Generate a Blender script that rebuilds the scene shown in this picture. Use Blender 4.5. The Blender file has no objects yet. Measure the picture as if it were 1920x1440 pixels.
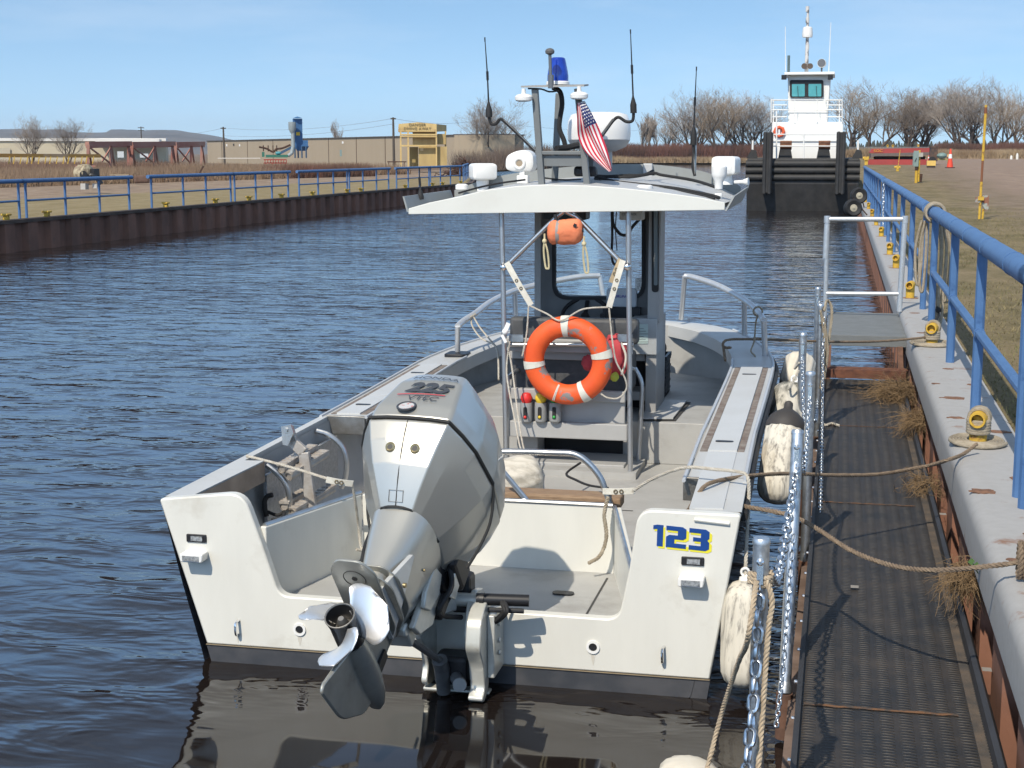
import bpy, bmesh, math, random
from mathutils import Vector as V, Matrix, noise
import numpy as np
R = math.radians
scene = bpy.context.scene
COL = scene.collection
rnd = random.Random(7)

# ------------------------------------------------------------------ camera, sky, sun, exposure
CAM = V((0, 0, 2.5)); FPX = 2800.0
PITCH = math.atan(433 / FPX); YAW = R(12.34)
cd = bpy.data.cameras.new('camera'); cam = bpy.data.objects.new('camera', cd); COL.objects.link(cam)
cam.location = CAM; cam.rotation_euler = (R(90) - PITCH, 0, YAW)
cd.sensor_width = 36; cd.lens = 36 * FPX / 1920; cd.clip_start = .05; cd.clip_end = 9000
scene.camera = cam
SUN_EL, SUN_AZ = R(47), R(195)          # azimuth clockwise from +Y: behind the camera, to the left
w = bpy.data.worlds.new('World'); scene.world = w; w.use_nodes = True
nt = w.node_tree; nt.nodes.clear()
o_ = nt.nodes.new('ShaderNodeOutputWorld'); bg = nt.nodes.new('ShaderNodeBackground')
sk = nt.nodes.new('ShaderNodeTexSky'); sk.sky_type = 'NISHITA'; sk.sun_disc = False
sk.sun_elevation = SUN_EL; sk.sun_rotation = SUN_AZ; sk.air_density = 1.0; sk.dust_density = .1; sk.ozone_density = 2.0
# thin wisps of cirrus high in the sky
tc = nt.nodes.new('ShaderNodeTexCoord'); mp = nt.nodes.new('ShaderNodeMapping'); mp.inputs['Scale'].default_value = (2.2, 2.2, 13)
nz = nt.nodes.new('ShaderNodeTexNoise'); nz.inputs['Scale'].default_value = 2.1; nz.inputs['Detail'].default_value = 7; nz.inputs['Roughness'].default_value = .62
rp = nt.nodes.new('ShaderNodeValToRGB'); rp.color_ramp.elements[0].position = .47; rp.color_ramp.elements[1].position = .85
rp.color_ramp.elements[1].color = (.24, .24, .24, 1)
mx = nt.nodes.new('ShaderNodeMix'); mx.data_type = 'RGBA'; mx.inputs['B'].default_value = (6.6, 6.9, 7.3, 1)
L = nt.links.new
# clear spring air: the pale band at the horizon is thin, so the sky is looked up a little higher than its true elevation
vm = nt.nodes.new('ShaderNodeVectorMath'); vm.operation = 'MULTIPLY_ADD'; vm.inputs[1].default_value = (1, 1, 1.5); vm.inputs[2].default_value = (0, 0, .14)
vn = nt.nodes.new('ShaderNodeVectorMath'); vn.operation = 'NORMALIZE'
L(tc.outputs['Generated'], vm.inputs[0]); L(vm.outputs[0], vn.inputs[0]); L(vn.outputs[0], sk.inputs[0])
L(tc.outputs['Generated'], mp.inputs['Vector']); L(mp.outputs[0], nz.inputs['Vector']); L(nz.outputs[0], rp.inputs[0])
sx = nt.nodes.new('ShaderNodeSeparateXYZ'); L(tc.outputs['Generated'], sx.inputs[0])
br = nt.nodes.new('ShaderNodeValToRGB'); br.color_ramp.interpolation = 'EASE'  # extra brightness and, overhead, a neutral tint added to lift water reflections and fill
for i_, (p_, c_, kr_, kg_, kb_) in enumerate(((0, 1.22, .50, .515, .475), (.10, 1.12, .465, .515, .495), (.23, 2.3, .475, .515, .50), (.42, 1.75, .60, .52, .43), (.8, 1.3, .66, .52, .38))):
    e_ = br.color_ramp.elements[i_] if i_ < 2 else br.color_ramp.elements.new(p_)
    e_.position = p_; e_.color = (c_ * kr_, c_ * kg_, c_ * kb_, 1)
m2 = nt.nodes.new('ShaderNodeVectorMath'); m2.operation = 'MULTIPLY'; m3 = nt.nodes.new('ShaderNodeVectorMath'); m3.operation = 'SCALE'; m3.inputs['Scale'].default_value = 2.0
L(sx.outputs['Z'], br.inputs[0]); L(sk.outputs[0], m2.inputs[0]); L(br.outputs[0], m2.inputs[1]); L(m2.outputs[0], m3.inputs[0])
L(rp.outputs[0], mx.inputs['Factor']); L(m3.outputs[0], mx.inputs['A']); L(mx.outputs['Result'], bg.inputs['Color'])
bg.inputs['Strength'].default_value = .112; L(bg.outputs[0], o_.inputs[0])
sl = bpy.data.lights.new('sun', 'SUN'); sl.energy = 3.25; sl.angle = R(.55); sl.color = (1, .92, .79)
so = bpy.data.objects.new('sun', sl); COL.objects.link(so)
SDIR = V((math.sin(SUN_AZ) * math.cos(SUN_EL), math.cos(SUN_AZ) * math.cos(SUN_EL), math.sin(SUN_EL)))
so.rotation_euler = SDIR.to_track_quat('Z', 'Y').to_euler(); so.location = SDIR * 50
scene.view_settings.view_transform = 'Standard'; scene.view_settings.look = 'None'
scene.view_settings.gamma = 1; scene.view_settings.exposure = 0.52
scene.render.engine = 'CYCLES'; scene.cycles.max_bounces = 7; scene.cycles.use_denoising = True
scene.cycles.caustics_reflective = False; scene.cycles.caustics_refractive = False
scene.render.resolution_x = 1024; scene.render.resolution_y = 768

# survey helper: the sight line of a photo point met with a measured plane X=, Y= or Z= gives a real position
_fw = V((-math.sin(YAW) * math.cos(PITCH), math.cos(YAW) * math.cos(PITCH), -math.sin(PITCH)))
_rt = V((math.cos(YAW), math.sin(YAW), 0)); _up = _rt.cross(_fw)
def at(x, y, X=None, Y=None, Z=None):
    d = _fw + _rt * ((x - 960) / FPX) - _up * ((y - 720) / FPX)
    t = (X - CAM.x) / d.x if X is not None else (Y - CAM.y) / d.y if Y is not None else (Z - CAM.z) / d.z
    return CAM + d * t

# ------------------------------------------------------------------ mesh helpers
def catmull(pts, n=6, closed=False):
    pts = [V(p) for p in pts]; m = len(pts); out = []
    for i in range(m if closed else m - 1):
        if closed: a, b, c, d = pts[i - 1], pts[i], pts[(i + 1) % m], pts[(i + 2) % m]
        else: a, b, c, d = pts[max(i - 1, 0)], pts[i], pts[i + 1], pts[min(i + 2, m - 1)]
        for k in range(n):
            t = k / n
            out.append(.5 * (2 * b + (c - a) * t + (2 * a - 5 * b + 4 * c - d) * t * t + (3 * b - a - 3 * c + d) * t ** 3))
    if not closed: out.append(pts[-1])
    return out
def rpoly(pts, rad, n=5):                # round the corners of a 2D polygon
    out = []; m = len(pts)
    for i in range(m):
        r = rad[i] if isinstance(rad, (list, tuple)) else rad
        p, a, b = V(pts[i]), V(pts[i - 1]), V(pts[(i + 1) % m])
        if r <= 0: out.append(p); continue
        u, v_ = (a - p), (b - p); k = min(r, u.length * .49, v_.length * .49)
        s, e = p + u.normalized() * k, p + v_.normalized() * k
        for j in range(n + 1):
            t = j / n; out.append(s * (1 - t) ** 2 + p * 2 * t * (1 - t) + e * t * t)
    return out
def rot3(ax, ang): return Matrix.Rotation(ang, 3, ax)
SPLIT = set('deck_panel side_frame quarter_cap track_slot slot_handle hatch_seam engine_pan brace_clamp cowl_latch latch_slot leg_screw window_wiper roof_light barge_bitt quarter_rib cap_end_plate air_horn whip_aerial eyelet tower_leg wall_seam step_leg concrete_block gantry_leg top_beam boom_strut tower_frame propeller_blade gunwale_lip plotter_bracket seat_cushion fence_post edge_bolt grab_hoop skid'.split())
class MB:
    def __init__(s): s.v = []; s.f = []; s.m = []
    def add(s, v, f, mi=0):
        o = len(s.v); s.v += [tuple(p) for p in v]; s.f += [tuple(i + o for i in q) for q in f]; s.m += [mi] * len(f); return s
    def box(s, x0, x1, y0, y1, z0, z1, mi=0):
        return s.add([(x, y, z) for z in (z0, z1) for y in (y0, y1) for x in (x0, x1)],
                     [(0, 2, 3, 1), (4, 5, 7, 6), (0, 1, 5, 4), (2, 6, 7, 3), (0, 4, 6, 2), (1, 3, 7, 5)], mi)
    def obox(s, c, size, M=None, mi=0):
        c = V(c); M = M or Matrix.Identity(3); x, y, z = (V(size) / 2)
        return s.add([c + M @ V((i * x, j * y, k * z)) for k in (-1, 1) for j in (-1, 1) for i in (-1, 1)],
                     [(0, 2, 3, 1), (4, 5, 7, 6), (0, 1, 5, 4), (2, 6, 7, 3), (0, 4, 6, 2), (1, 3, 7, 5)], mi)
    def beam(s, a, b, w, h, mi=0, upv=(0, 0, 1)):
        a, b = V(a), V(b); d = (b - a); l = d.length; d.normalize(); u = V(upv)
        x = d.cross(u)
        if x.length < 1e-4: x = d.cross(V((1, 0, 0)))
        x.normalize(); z = x.cross(d)
        return s.obox((a + b) / 2, (w, l, h), Matrix((x, d, z)).transposed(), mi)
    def loft(s, rings, caps=True, closed=True, mi=0):
        n = len(rings[0]); v = [p for r in rings for p in r]; f = []
        for i in range(len(rings) - 1):
            for j in range(n if closed else n - 1):
                k = (j + 1) % n; f.append((i * n + j, i * n + k, (i + 1) * n + k, (i + 1) * n + j))
        if caps and closed: f += [tuple(range(n))[::-1], tuple(range((len(rings) - 1) * n, len(rings) * n))]
        return s.add(v, f, mi)
    def tube(s, pts, r, n=8, closed=False, caps=True, mi=0):
        pts = [V(p) for p in pts]; m = len(pts); rings = []
        t0 = (pts[1] - pts[0]).normalized(); u = t0.orthogonal().normalized()
        for i, p in enumerate(pts):
            if closed: t = pts[(i + 1) % m] - pts[i - 1]
            else: t = pts[min(i + 1, m - 1)] - pts[max(i - 1, 0)]
            if t.length < 1e-9: t = t0.copy()
            t.normalize(); u = (u - t * u.dot(t))
            if u.length < 1e-6: u = t.orthogonal()
            u.normalize(); w_ = t.cross(u); rr = r[i] if isinstance(r, (list, tuple)) else r
            rings.append([p + (u * math.cos(a) + w_ * math.sin(a)) * rr for a in [2 * math.pi * k / n for k in range(n)]])
        if closed: rings.append(rings[0])
        return s.loft(rings, caps and not closed, True, mi)
    def lathe(s, prof, o=(0, 0, 0), ax=(0, 0, 1), n=20, mi=0, caps=True):
        o, ax = V(o), V(ax).normalized(); u = ax.orthogonal().normalized(); w_ = ax.cross(u)
        return s.loft([[o + ax * h + (u * math.cos(2 * math.pi * k / n) + w_ * math.sin(2 * math.pi * k / n)) * max(r, 1e-4) for k in range(n)] for r, h in prof], caps, True, mi)
    def prism(s, poly, vec, mi=0):
        p = [V(q) for q in poly]; vec = V(vec); return s.loft([p, [q + vec for q in p]], True, True, mi)
    def sheet(s, rows, mi=0): return s.loft(rows, False, False, mi)
    def torus(s, c, ax, R_, r, n=40, k=12, mi=0, a0=0, a1=2 * math.pi):
        c, ax = V(c), V(ax).normalized(); u = ax.orthogonal().normalized(); w_ = ax.cross(u)
        full = abs(a1 - a0 - 2 * math.pi) < 1e-6
        pts = [c + (u * math.cos(a0 + (a1 - a0) * i / n) + w_ * math.sin(a0 + (a1 - a0) * i / n)) * R_ for i in range(n if full else n + 1)]
        return s.tube(pts, r, k, full, True, mi)
    def ball(s, c, r, n=14, mi=0, sc=(1, 1, 1)):
        c = V(c); return s.loft([[c + V((math.cos(2 * math.pi * k / n) * math.sin(t) * r * sc[0], math.sin(2 * math.pi * k / n) * math.sin(t) * r * sc[1], -math.cos(t) * r * sc[2])) for k in range(n)]
                       for t in [max(.02, math.pi * i / (n // 2)) if i < n // 2 else math.pi - .02 for i in range(n // 2 + 1)]], True, True, mi)
    def islands(s):
        par = list(range(len(s.v)))
        def find(i):
            while par[i] != i: par[i] = par[par[i]]; i = par[i]
            return i
        for f in s.f:
            r = find(f[0])
            for k in f[1:]: par[find(k)] = r
        out = {}
        for f, m_ in zip(s.f, s.m): out.setdefault(find(f[0]), []).append((f, m_))
        res = []
        for fs in out.values():
            q = MB(); ix = {}
            for f, m_ in fs:
                for k in f:
                    if k not in ix: ix[k] = len(q.v); q.v.append(s.v[k])
                q.f.append(tuple(ix[k] for k in f)); q.m.append(m_)
            res.append(q)
        return res
    def build(s, name, mat, parent=None, smooth=35, bevel=0, fix=True, split=False):
        if split is not None and (split or name in SPLIT) and parent is not None:
            pcs = s.islands()
            if len(pcs) > 1: return [q.build(name, mat, parent, smooth, bevel, fix, split=None) if split is not None else None for q in pcs][0]
        me = bpy.data.meshes.new(name); me.from_pydata(s.v, [], s.f)
        for m_ in (mat if isinstance(mat, (list, tuple)) else [mat]): me.materials.append(m_)
        if any(s.m): me.polygons.foreach_set('material_index', s.m)
        if fix and len(s.v) < 60000:
            bm = bmesh.new(); bm.from_mesh(me); bmesh.ops.recalc_face_normals(bm, faces=bm.faces); bm.to_mesh(me); bm.free()
        if smooth:
            me.polygons.foreach_set('use_smooth', [True] * len(me.polygons)); me.set_sharp_from_angle(angle=R(smooth))
        o = bpy.data.objects.new(name, me); COL.objects.link(o)
        if parent is not None: adopt(o, parent)
        if bevel:
            b = o.modifiers.new('edge', 'BEVEL'); b.width = bevel; b.segments = 2; b.limit_method = 'ANGLE'; b.angle_limit = R(40)
        return o
def wloc(o):
    p = V(o.location)
    return p
def adopt(o, parent):
    """parent an object whose mesh is modelled in world coordinates"""
    o.parent = parent
    off = V((0, 0, 0)); q = parent
    while q is not None:
        if q.get('_root_loc') is not None: off = V(q['_root_loc'])
        q = q.parent
    if parent.get('_root_loc') is not None: o.matrix_parent_inverse = Matrix.Translation(-off)
def tag(o, label=None, cat=None, group=None, kind=None):
    if label: o['label'] = label
    if cat: o['category'] = cat
    if group: o['group'] = group
    if kind: o['kind'] = kind
    return o
def thing(name, loc, label, cat, group=None):
    o = bpy.data.objects.new(name, None); COL.objects.link(o); o.location = V(loc); o.empty_display_size = .2
    o['_root_loc'] = list(o.location); return tag(o, label, cat, group)
def dup(o, delta, label=None, group=None, parent=None):
    c = o.copy(); COL.objects.link(c)
    if parent is None:
        c.location = o.location + V(delta)
        if label: c['label'] = label
        if group: c['group'] = group
    else:
        c.parent = parent; c.matrix_parent_inverse = o.matrix_parent_inverse.copy()
    for ch in list(o.children): dup(ch, None, parent=c)
    return c
def text_mesh(txt, size, extrude=.001, shear=0, spacing=1, offset=0):
    """letters as a mesh in the XY plane, centred"""
    cu = bpy.data.curves.new('letters', 'FONT'); cu.body = txt; cu.size = size; cu.extrude = extrude; cu.shear = shear; cu.space_character = spacing; cu.offset = offset
    cu.align_x = 'CENTER'; cu.align_y = 'CENTER'
    ob = bpy.data.objects.new('letters', cu); COL.objects.link(ob)
    bpy.context.view_layer.update()
    me = bpy.data.meshes.new_from_object(ob); v = [V(q.co) for q in me.vertices]; f = [tuple(q.vertices) for q in me.polygons]
    bpy.data.objects.remove(ob); bpy.data.curves.remove(cu); bpy.data.meshes.remove(me)
    return v, f
def put_text(mb, txt, size, o, xd, yd, sx=1, sy=1, **k):
    mi = k.pop('mi', 0)
    v, f = text_mesh(txt, size, **k); o, xd, yd = V(o), V(xd).normalized(), V(yd).normalized(); zd = xd.cross(yd)
    return mb.add([o + xd * p.x * sx + yd * p.y * sy + zd * p.z for p in v], f, mi)

# ------------------------------------------------------------------ materials
MATS = {}
def M(name, col, rough=.5, metal=0, col2=None, scale=6, var=.12, bump=0, bscale=80, spec=.5, coat=0, stretch=None, contrast=(.35, .65), detail=5, dirt=None, dscale=3, dlim=(.55, .75), trans=0, alpha=1, ior=1.45, sub=0):
    if name in MATS: return MATS[name]
    m = bpy.data.materials.new(name); m.use_nodes = True; n = m.node_tree.nodes; l = m.node_tree.links.new
    p = n['Principled BSDF']; p.inputs['Roughness'].default_value = rough; p.inputs['Metallic'].default_value = metal
    p.inputs['Specular IOR Level'].default_value = spec; p.inputs['Coat Weight'].default_value = coat; p.inputs['IOR'].default_value = ior
    p.inputs['Transmission Weight'].default_value = trans; p.inputs['Alpha'].default_value = alpha
    c1 = V(col); c2 = V(col2) if col2 else c1 * (1 - var)
    tcn = n.new('ShaderNodeTexCoord'); mpn = n.new('ShaderNodeMapping')
    if stretch: mpn.inputs['Scale'].default_value = stretch
    l(tcn.outputs['Object'], mpn.inputs[0])
    a = n.new('ShaderNodeTexNoise'); a.inputs['Scale'].default_value = scale; a.inputs['Detail'].default_value = detail; a.inputs['Roughness'].default_value = .6
    l(mpn.outputs[0], a.inputs['Vector'])
    r = n.new('ShaderNodeValToRGB'); r.color_ramp.elements[0].position, r.color_ramp.elements[1].position = contrast
    r.color_ramp.elements[0].color = (*c1, 1); r.color_ramp.elements[1].color = (*c2, 1)
    l(a.outputs[0], r.inputs[0]); out = r.outputs[0]
    if dirt:
        d = n.new('ShaderNodeTexNoise'); d.inputs['Scale'].default_value = dscale; d.inputs['Detail'].default_value = 8; d.inputs['Roughness'].default_value = .65
        l(tcn.outputs['Object'], d.inputs['Vector'])
        dr = n.new('ShaderNodeMapRange'); dr.inputs['From Min'].default_value, dr.inputs['From Max'].default_value = dlim
        l(d.outputs[0], dr.inputs['Value']); x = n.new('ShaderNodeMix'); x.data_type = 'RGBA'; x.inputs['B'].default_value = (*dirt, 1)
        l(dr.outputs[0], x.inputs['Factor']); l(out, x.inputs['A']); out = x.outputs['Result']
    l(out, p.inputs['Base Color'])
    mr = n.new('ShaderNodeMapRange'); mr.inputs['To Min'].default_value = max(0, rough - .06); mr.inputs['To Max'].default_value = min(1, rough + .1)
    l(a.outputs[0], mr.inputs['Value']); l(mr.outputs[0], p.inputs['Roughness'])
    if bump:
        b = n.new('ShaderNodeBump'); b.inputs['Strength'].default_value = min(1, bump); b.inputs['Distance'].default_value = .01
        q = n.new('ShaderNodeTexNoise'); q.inputs['Scale'].default_value = bscale; q.inputs['Detail'].default_value = 4
        l(mpn.outputs[0], q.inputs['Vector']); l(q.outputs[0], b.inputs['Height']); l(b.outputs[0], p.inputs['Normal'])
    MATS[name] = m; return m
WHITE = M('white_paint', (.70, .685, .62), .32, var=.07, scale=3.5, stretch=(1.6, 1.6, .35), bump=.06, bscale=30, dirt=(.52, .49, .42), dscale=3.2, dlim=(.58, .8))
GREYP = M('grey_deck_paint', (.40, .395, .375), .55, var=.1, scale=5, bump=.12, bscale=150, dirt=(.3, .29, .27), dscale=2.5, dlim=(.54, .74))
GREYD = M('grey_side_paint', (.30, .30, .29), .5, var=.12, scale=5, bump=.08, bscale=120)
GREYL = M('light_grey_paint', (.49, .49, .475), .42, var=.07, scale=4, bump=.05, bscale=120, dirt=(.38, .38, .36), dscale=3, dlim=(.6, .85))
DSTRIPE = M('dark_bottom_paint', (.045, .048, .055), .4, col2=(.075, .075, .08), scale=7)
ALU = M('bare_aluminium', (.62, .62, .61), .33, 1, var=.18, scale=12, bump=.06, bscale=90)
ALUD = M('dull_aluminium', (.36, .35, .33), .48, 1, col2=(.24, .22, .19), scale=9, bump=.1, bscale=60)
GALV = M('galvanised_steel', (.60, .62, .63), .38, .9, col2=(.42, .44, .46), scale=28, contrast=(.42, .6), bump=.05)
BLACKP = M('black_plastic', (.016, .016, .018), .45, var=.2)
BLACKR = M('black_rubber', (.022, .022, .023), .7, var=.3, bump=.1)
WPLAST = M('white_plastic', (.8, .79, .76), .35, var=.05, scale=4)
ORANGE = M('orange_ring_vinyl', (.78, .11, .022), .55, col2=(.7, .085, .02), scale=5, bump=.1, bscale=200, dirt=(.22, .2, .19), dscale=4.2, dlim=(.545, .575))
STRAPW = M('white_webbing', (.7, .67, .58), .8, var=.12, scale=30, bump=.3, bscale=300)
ROPE = M('weathered_rope', (.42, .36, .27), .9, col2=(.30, .25, .18), scale=25, bump=.7, bscale=240)
ROPEW = M('pale_rope', (.62, .58, .5), .9, col2=(.48, .43, .35), scale=30, bump=.7, bscale=300)
SILVER = M('silver_engine_paint', (.50, .485, .435), .33, .6, var=.04, scale=3, coat=.4, bump=.02, bscale=12)
SILVERD = M('grey_engine_paint', (.42, .42, .38), .36, .5, col2=(.32, .315, .28), scale=6, coat=.25, dirt=(.16, .14, .11), dscale=6, dlim=(.58, .85))
CHROME = M('polished_steel', (.88, .87, .85), .2, 1, var=.08, scale=5)
WOOD = M('weathered_wood', (.34, .23, .14), .7, col2=(.22, .14, .085), scale=5, stretch=(3, 30, 30), bump=.3, bscale=40)
CREAM = M('fender_cream', (.68, .63, .53), .5, col2=(.58, .52, .42), scale=5)
GLASS = M('clear_glass', (.95, .98, .98), .02, trans=1, ior=1.02, spec=.6, var=.01)
BLUEP = M('blue_rail_paint', (.06, .135, .29), .5, col2=(.08, .17, .34), scale=5, bump=.1, bscale=60, dirt=(.03, .08, .2), dscale=7, dlim=(.6, .75))
YELLOW = M('yellow_paint', (.62, .40, .05), .55, col2=(.5, .3, .035), scale=7, dirt=(.2, .09, .035), dscale=9, dlim=(.56, .66))
RUST = M('rusty_steel', (.085, .042, .026), .85, col2=(.045, .025, .018), scale=6, bump=.5, bscale=25)

# ================================================================== THE SETTING
def ground_mat(name, bands, axis, nscale=.35, wob=3.0, fine=(.75, 1.15), bump=.5):
    """earth in bands along one ground direction, wobbling with noise; every band (limit, colour a, colour b)"""
    m = bpy.data.materials.new(name); m.use_nodes = True; n = m.node_tree.nodes; l = m.node_tree.links.new
    p = n['Principled BSDF']; p.inputs['Roughness'].default_value = .95; p.inputs['Specular IOR Level'].default_value = .15
    tcn = n.new('ShaderNodeTexCoord'); sp = n.new('ShaderNodeSeparateXYZ'); l(tcn.outputs['Object'], sp.inputs[0])
    n1 = n.new('ShaderNodeTexNoise'); n1.inputs['Scale'].default_value = nscale; n1.inputs['Detail'].default_value = 6; l(tcn.outputs['Object'], n1.inputs['Vector'])
    ma = n.new('ShaderNodeMath'); ma.operation = 'MULTIPLY_ADD'; l(n1.outputs[0], ma.inputs[0]); ma.inputs[1].default_value = wob * 2
    mb = n.new('ShaderNodeMath'); mb.operation = 'MULTIPLY_ADD'; l(sp.outputs['XYZ'.index(axis)], mb.inputs[0]); mb.inputs[1].default_value = 1; mb.inputs[2].default_value = -wob
    l(mb.outputs[0], ma.inputs[2])
    n2 = n.new('ShaderNodeTexNoise'); n2.inputs['Scale'].default_value = 1.3; n2.inputs['Detail'].default_value = 9; n2.inputs['Roughness'].default_value = .7
    mpn = n.new('ShaderNodeMapping'); mpn.inputs['Scale'].default_value = (1, .45, 1); l(tcn.outputs['Object'], mpn.inputs[0]); l(mpn.outputs[0], n2.inputs['Vector'])
    out = None
    for lim, ca, cb in bands:
        r = n.new('ShaderNodeValToRGB'); r.color_ramp.elements[0].position = .36; r.color_ramp.elements[1].position = .64
        r.color_ramp.elements[0].color = (*ca, 1); r.color_ramp.elements[1].color = (*cb, 1); l(n2.outputs[0], r.inputs[0])
        if out is None: out = r.outputs[0]; continue
        mr = n.new('ShaderNodeMapRange'); mr.inputs['From Min'].default_value = lim - .8; mr.inputs['From Max'].default_value = lim + .8; l(ma.outputs[0], mr.inputs['Value'])
        x = n.new('ShaderNodeMix'); x.data_type = 'RGBA'; l(mr.outputs[0], x.inputs['Factor']); l(out, x.inputs['A']); l(r.outputs[0], x.inputs['B']); out = x.outputs['Result']
    n3 = n.new('ShaderNodeTexNoise'); n3.inputs['Scale'].default_value = 14; n3.inputs['Detail'].default_value = 8; n3.inputs['Roughness'].default_value = .75; l(tcn.outputs['Object'], n3.inputs['Vector'])
    mr = n.new('ShaderNodeMapRange'); mr.inputs['From Min'].default_value = .3; mr.inputs['From Max'].default_value = .7; mr.inputs['To Min'].default_value, mr.inputs['To Max'].default_value = fine; l(n3.outputs[0], mr.inputs['Value'])
    hv = n.new('ShaderNodeMix'); hv.data_type = 'RGBA'; hv.blend_type = 'MULTIPLY'; hv.inputs['Factor'].default_value = 1; l(out, hv.inputs['A']); l(mr.outputs[0], hv.inputs['B'])
    l(hv.outputs['Result'], p.inputs['Base Color'])
    b = n.new('ShaderNodeBump'); b.inputs['Strength'].default_value = bump; b.inputs['Distance'].default_value = .06; l(n3.outputs[0], b.inputs['Height']); l(b.outputs[0], p.inputs['Normal'])
    return m
GRASS_A, GRASS_B = (.21, .165, .08), (.30, .24, .14)
DIRT_A, DIRT_B = (.27, .2, .15), (.19, .135, .1)
m_left = ground_mat('left_bank_earth', [(-9e3, (.21, .16, .11), (.15, .105, .075)), (-47, (.13, .085, .06), (.2, .14, .1)), (-40, (.34, .26, .185), (.2, .14, .1)), (-29.5, GRASS_A, GRASS_B)], 'X', .22, 3.0)
m_right = ground_mat('right_bank_earth', [(-9e3, (.135, .112, .055), (.25, .195, .115)), (4.6, (.18, .135, .09), (.25, .19, .135)), (6.8, (.30, .222, .165), (.235, .17, .13)), (45, (.2, .15, .1), (.14, .1, .07))], 'X', .16, 2.2)
def lot_z(Y): t = min(max((Y - 60) / 45, 0), 1); return .83 + .75 * t * t * (3 - 2 * t)
g = MB()
g.add([(-20.62, -80, .8), (-20.62, 83, .8), (-45, 190, .8), (-62, 335, .8), (-62, 1200, .8), (-3000, 6000, .8), (-3000, -80, .8)], [tuple(range(7))])
g.build('ground', m_left, smooth=0)['kind'] = 'structure'
g = MB(); ys = [-80, 0, 20, 40] + list(range(60, 108, 4)) + [120, 160, 240, 335, 1200, 6000]
g.sheet([[(x, y, lot_z(y) - (.04 if x < 1.04 else 0)) for y in ys] for x in (.72, 1.02, 1.15, 8, 30, 80, 400, 3000)])
g.build('ground', m_right, smooth=60)['kind'] = 'structure'
g = MB(); g.add([(-62, 335, .8), (.72, 335, .8), (.72, 1200, .8), (-62, 1200, .8)], [(0, 1, 2, 3)])
g.build('far_shore', m_left, smooth=0)['kind'] = 'structure'

# water: dark tannin-brown, wind ripples in the canal, calm in the lee of the boat
wm = bpy.data.materials.new('canal_water'); wm.use_nodes = True; n = wm.node_tree.nodes; l = wm.node_tree.links.new
p = n['Principled BSDF']; p.inputs['Base Color'].default_value = (.012, .009, .008, 1); p.inputs['Roughness'].default_value = .035; p.inputs['IOR'].default_value = 1.45
tcn = n.new('ShaderNodeTexCoord')
def wnoise(sc, stretch, det, rz=0, dist=0):
    mpn = n.new('ShaderNodeMapping'); mpn.inputs['Scale'].default_value = stretch; mpn.inputs['Rotation'].default_value = (0, 0, R(rz)); l(tcn.outputs['Object'], mpn.inputs[0])
    q = n.new('ShaderNodeTexNoise'); q.inputs['Scale'].default_value = sc; q.inputs['Detail'].default_value = det; q.inputs['Roughness'].default_value = .55; q.inputs['Distortion'].default_value = dist
    l(mpn.outputs[0], q.inputs['Vector']); return q.outputs[0]
def calc(op, a, b):
    q = n.new('ShaderNodeMath'); q.operation = op
    for i, s_ in enumerate((a, b)):
        if isinstance(s_, (int, float)): q.inputs[i].default_value = s_
        else: l(s_, q.inputs[i])
    return q.outputs[0]
WAVE = [wnoise(.95, (.62, 1.25, 1), 2.5, 14, .5), wnoise(2.5, (.6, 1.25, 1), 3, -8, .4), wnoise(9.5, (.7, 1.1, 1), 3, 20, .2)]
wind = calc('ADD', calc('MULTIPLY', calc('POWER', WAVE[0], 2.4), 1.0), calc('ADD', calc('MULTIPLY', calc('POWER', WAVE[1], 3.2), 1.0), calc('MULTIPLY', WAVE[2], .03)))
calm = calc('ADD', calc('MULTIPLY', wnoise(1.1, (.8, 1.1, 1), 1, 30), .15), calc('MULTIPLY', wnoise(3.6, (.7, 1.2, 1), 1, 10), .014))
ge = n.new('ShaderNodeVectorMath'); ge.operation = 'SUBTRACT'; l(tcn.outputs['Object'], ge.inputs[0]); ge.inputs[1].default_value = (-1.5, 5.2, 0)
ge2 = n.new('ShaderNodeVectorMath'); ge2.operation = 'MULTIPLY'; l(ge.outputs[0], ge2.inputs[0]); ge2.inputs[1].default_value = (.62, .8, 0)
ln = n.new('ShaderNodeVectorMath'); ln.operation = 'LENGTH'; l(ge2.outputs[0], ln.inputs[0])
wob = calc('ADD', ln.outputs['Value'], calc('MULTIPLY', calc('SUBTRACT', wnoise(1.6, (1, 1, 1), 2), .5), .5))
mr = n.new('ShaderNodeMapRange'); mr.interpolation_type = 'SMOOTHSTEP'; mr.inputs['From Min'].default_value = .72; mr.inputs['From Max'].default_value = 1.25; l(wob, mr.inputs['Value'])
mxw = n.new('ShaderNodeMix'); l(mr.outputs[0], mxw.inputs['Factor']); l(calm, mxw.inputs['A']); l(wind, mxw.inputs['B'])
gust = n.new('ShaderNodeMapRange'); gust.inputs['From Min'].default_value = .35; gust.inputs['From Max'].default_value = .65; gust.inputs['To Min'].default_value = .5; gust.inputs['To Max'].default_value = 1.2
l(wnoise(.11, (.5, 1, 1), 3), gust.inputs['Value'])
b = n.new('ShaderNodeBump'); b.inputs['Distance'].default_value = .08; l(calc('MULTIPLY', mxw.outputs['Result'], gust.outputs[0]), b.inputs['Height']); l(b.outputs[0], p.inputs['Normal']); b.inputs['Strength'].default_value = 1
g = MB(); g.add([(-3000, -400, 0), (3000, -400, 0), (3000, 6000, 0), (-3000, 6000, 0)], [(0, 1, 2, 3)])
g.build('water', wm, smooth=0)['kind'] = 'structure'

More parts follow.
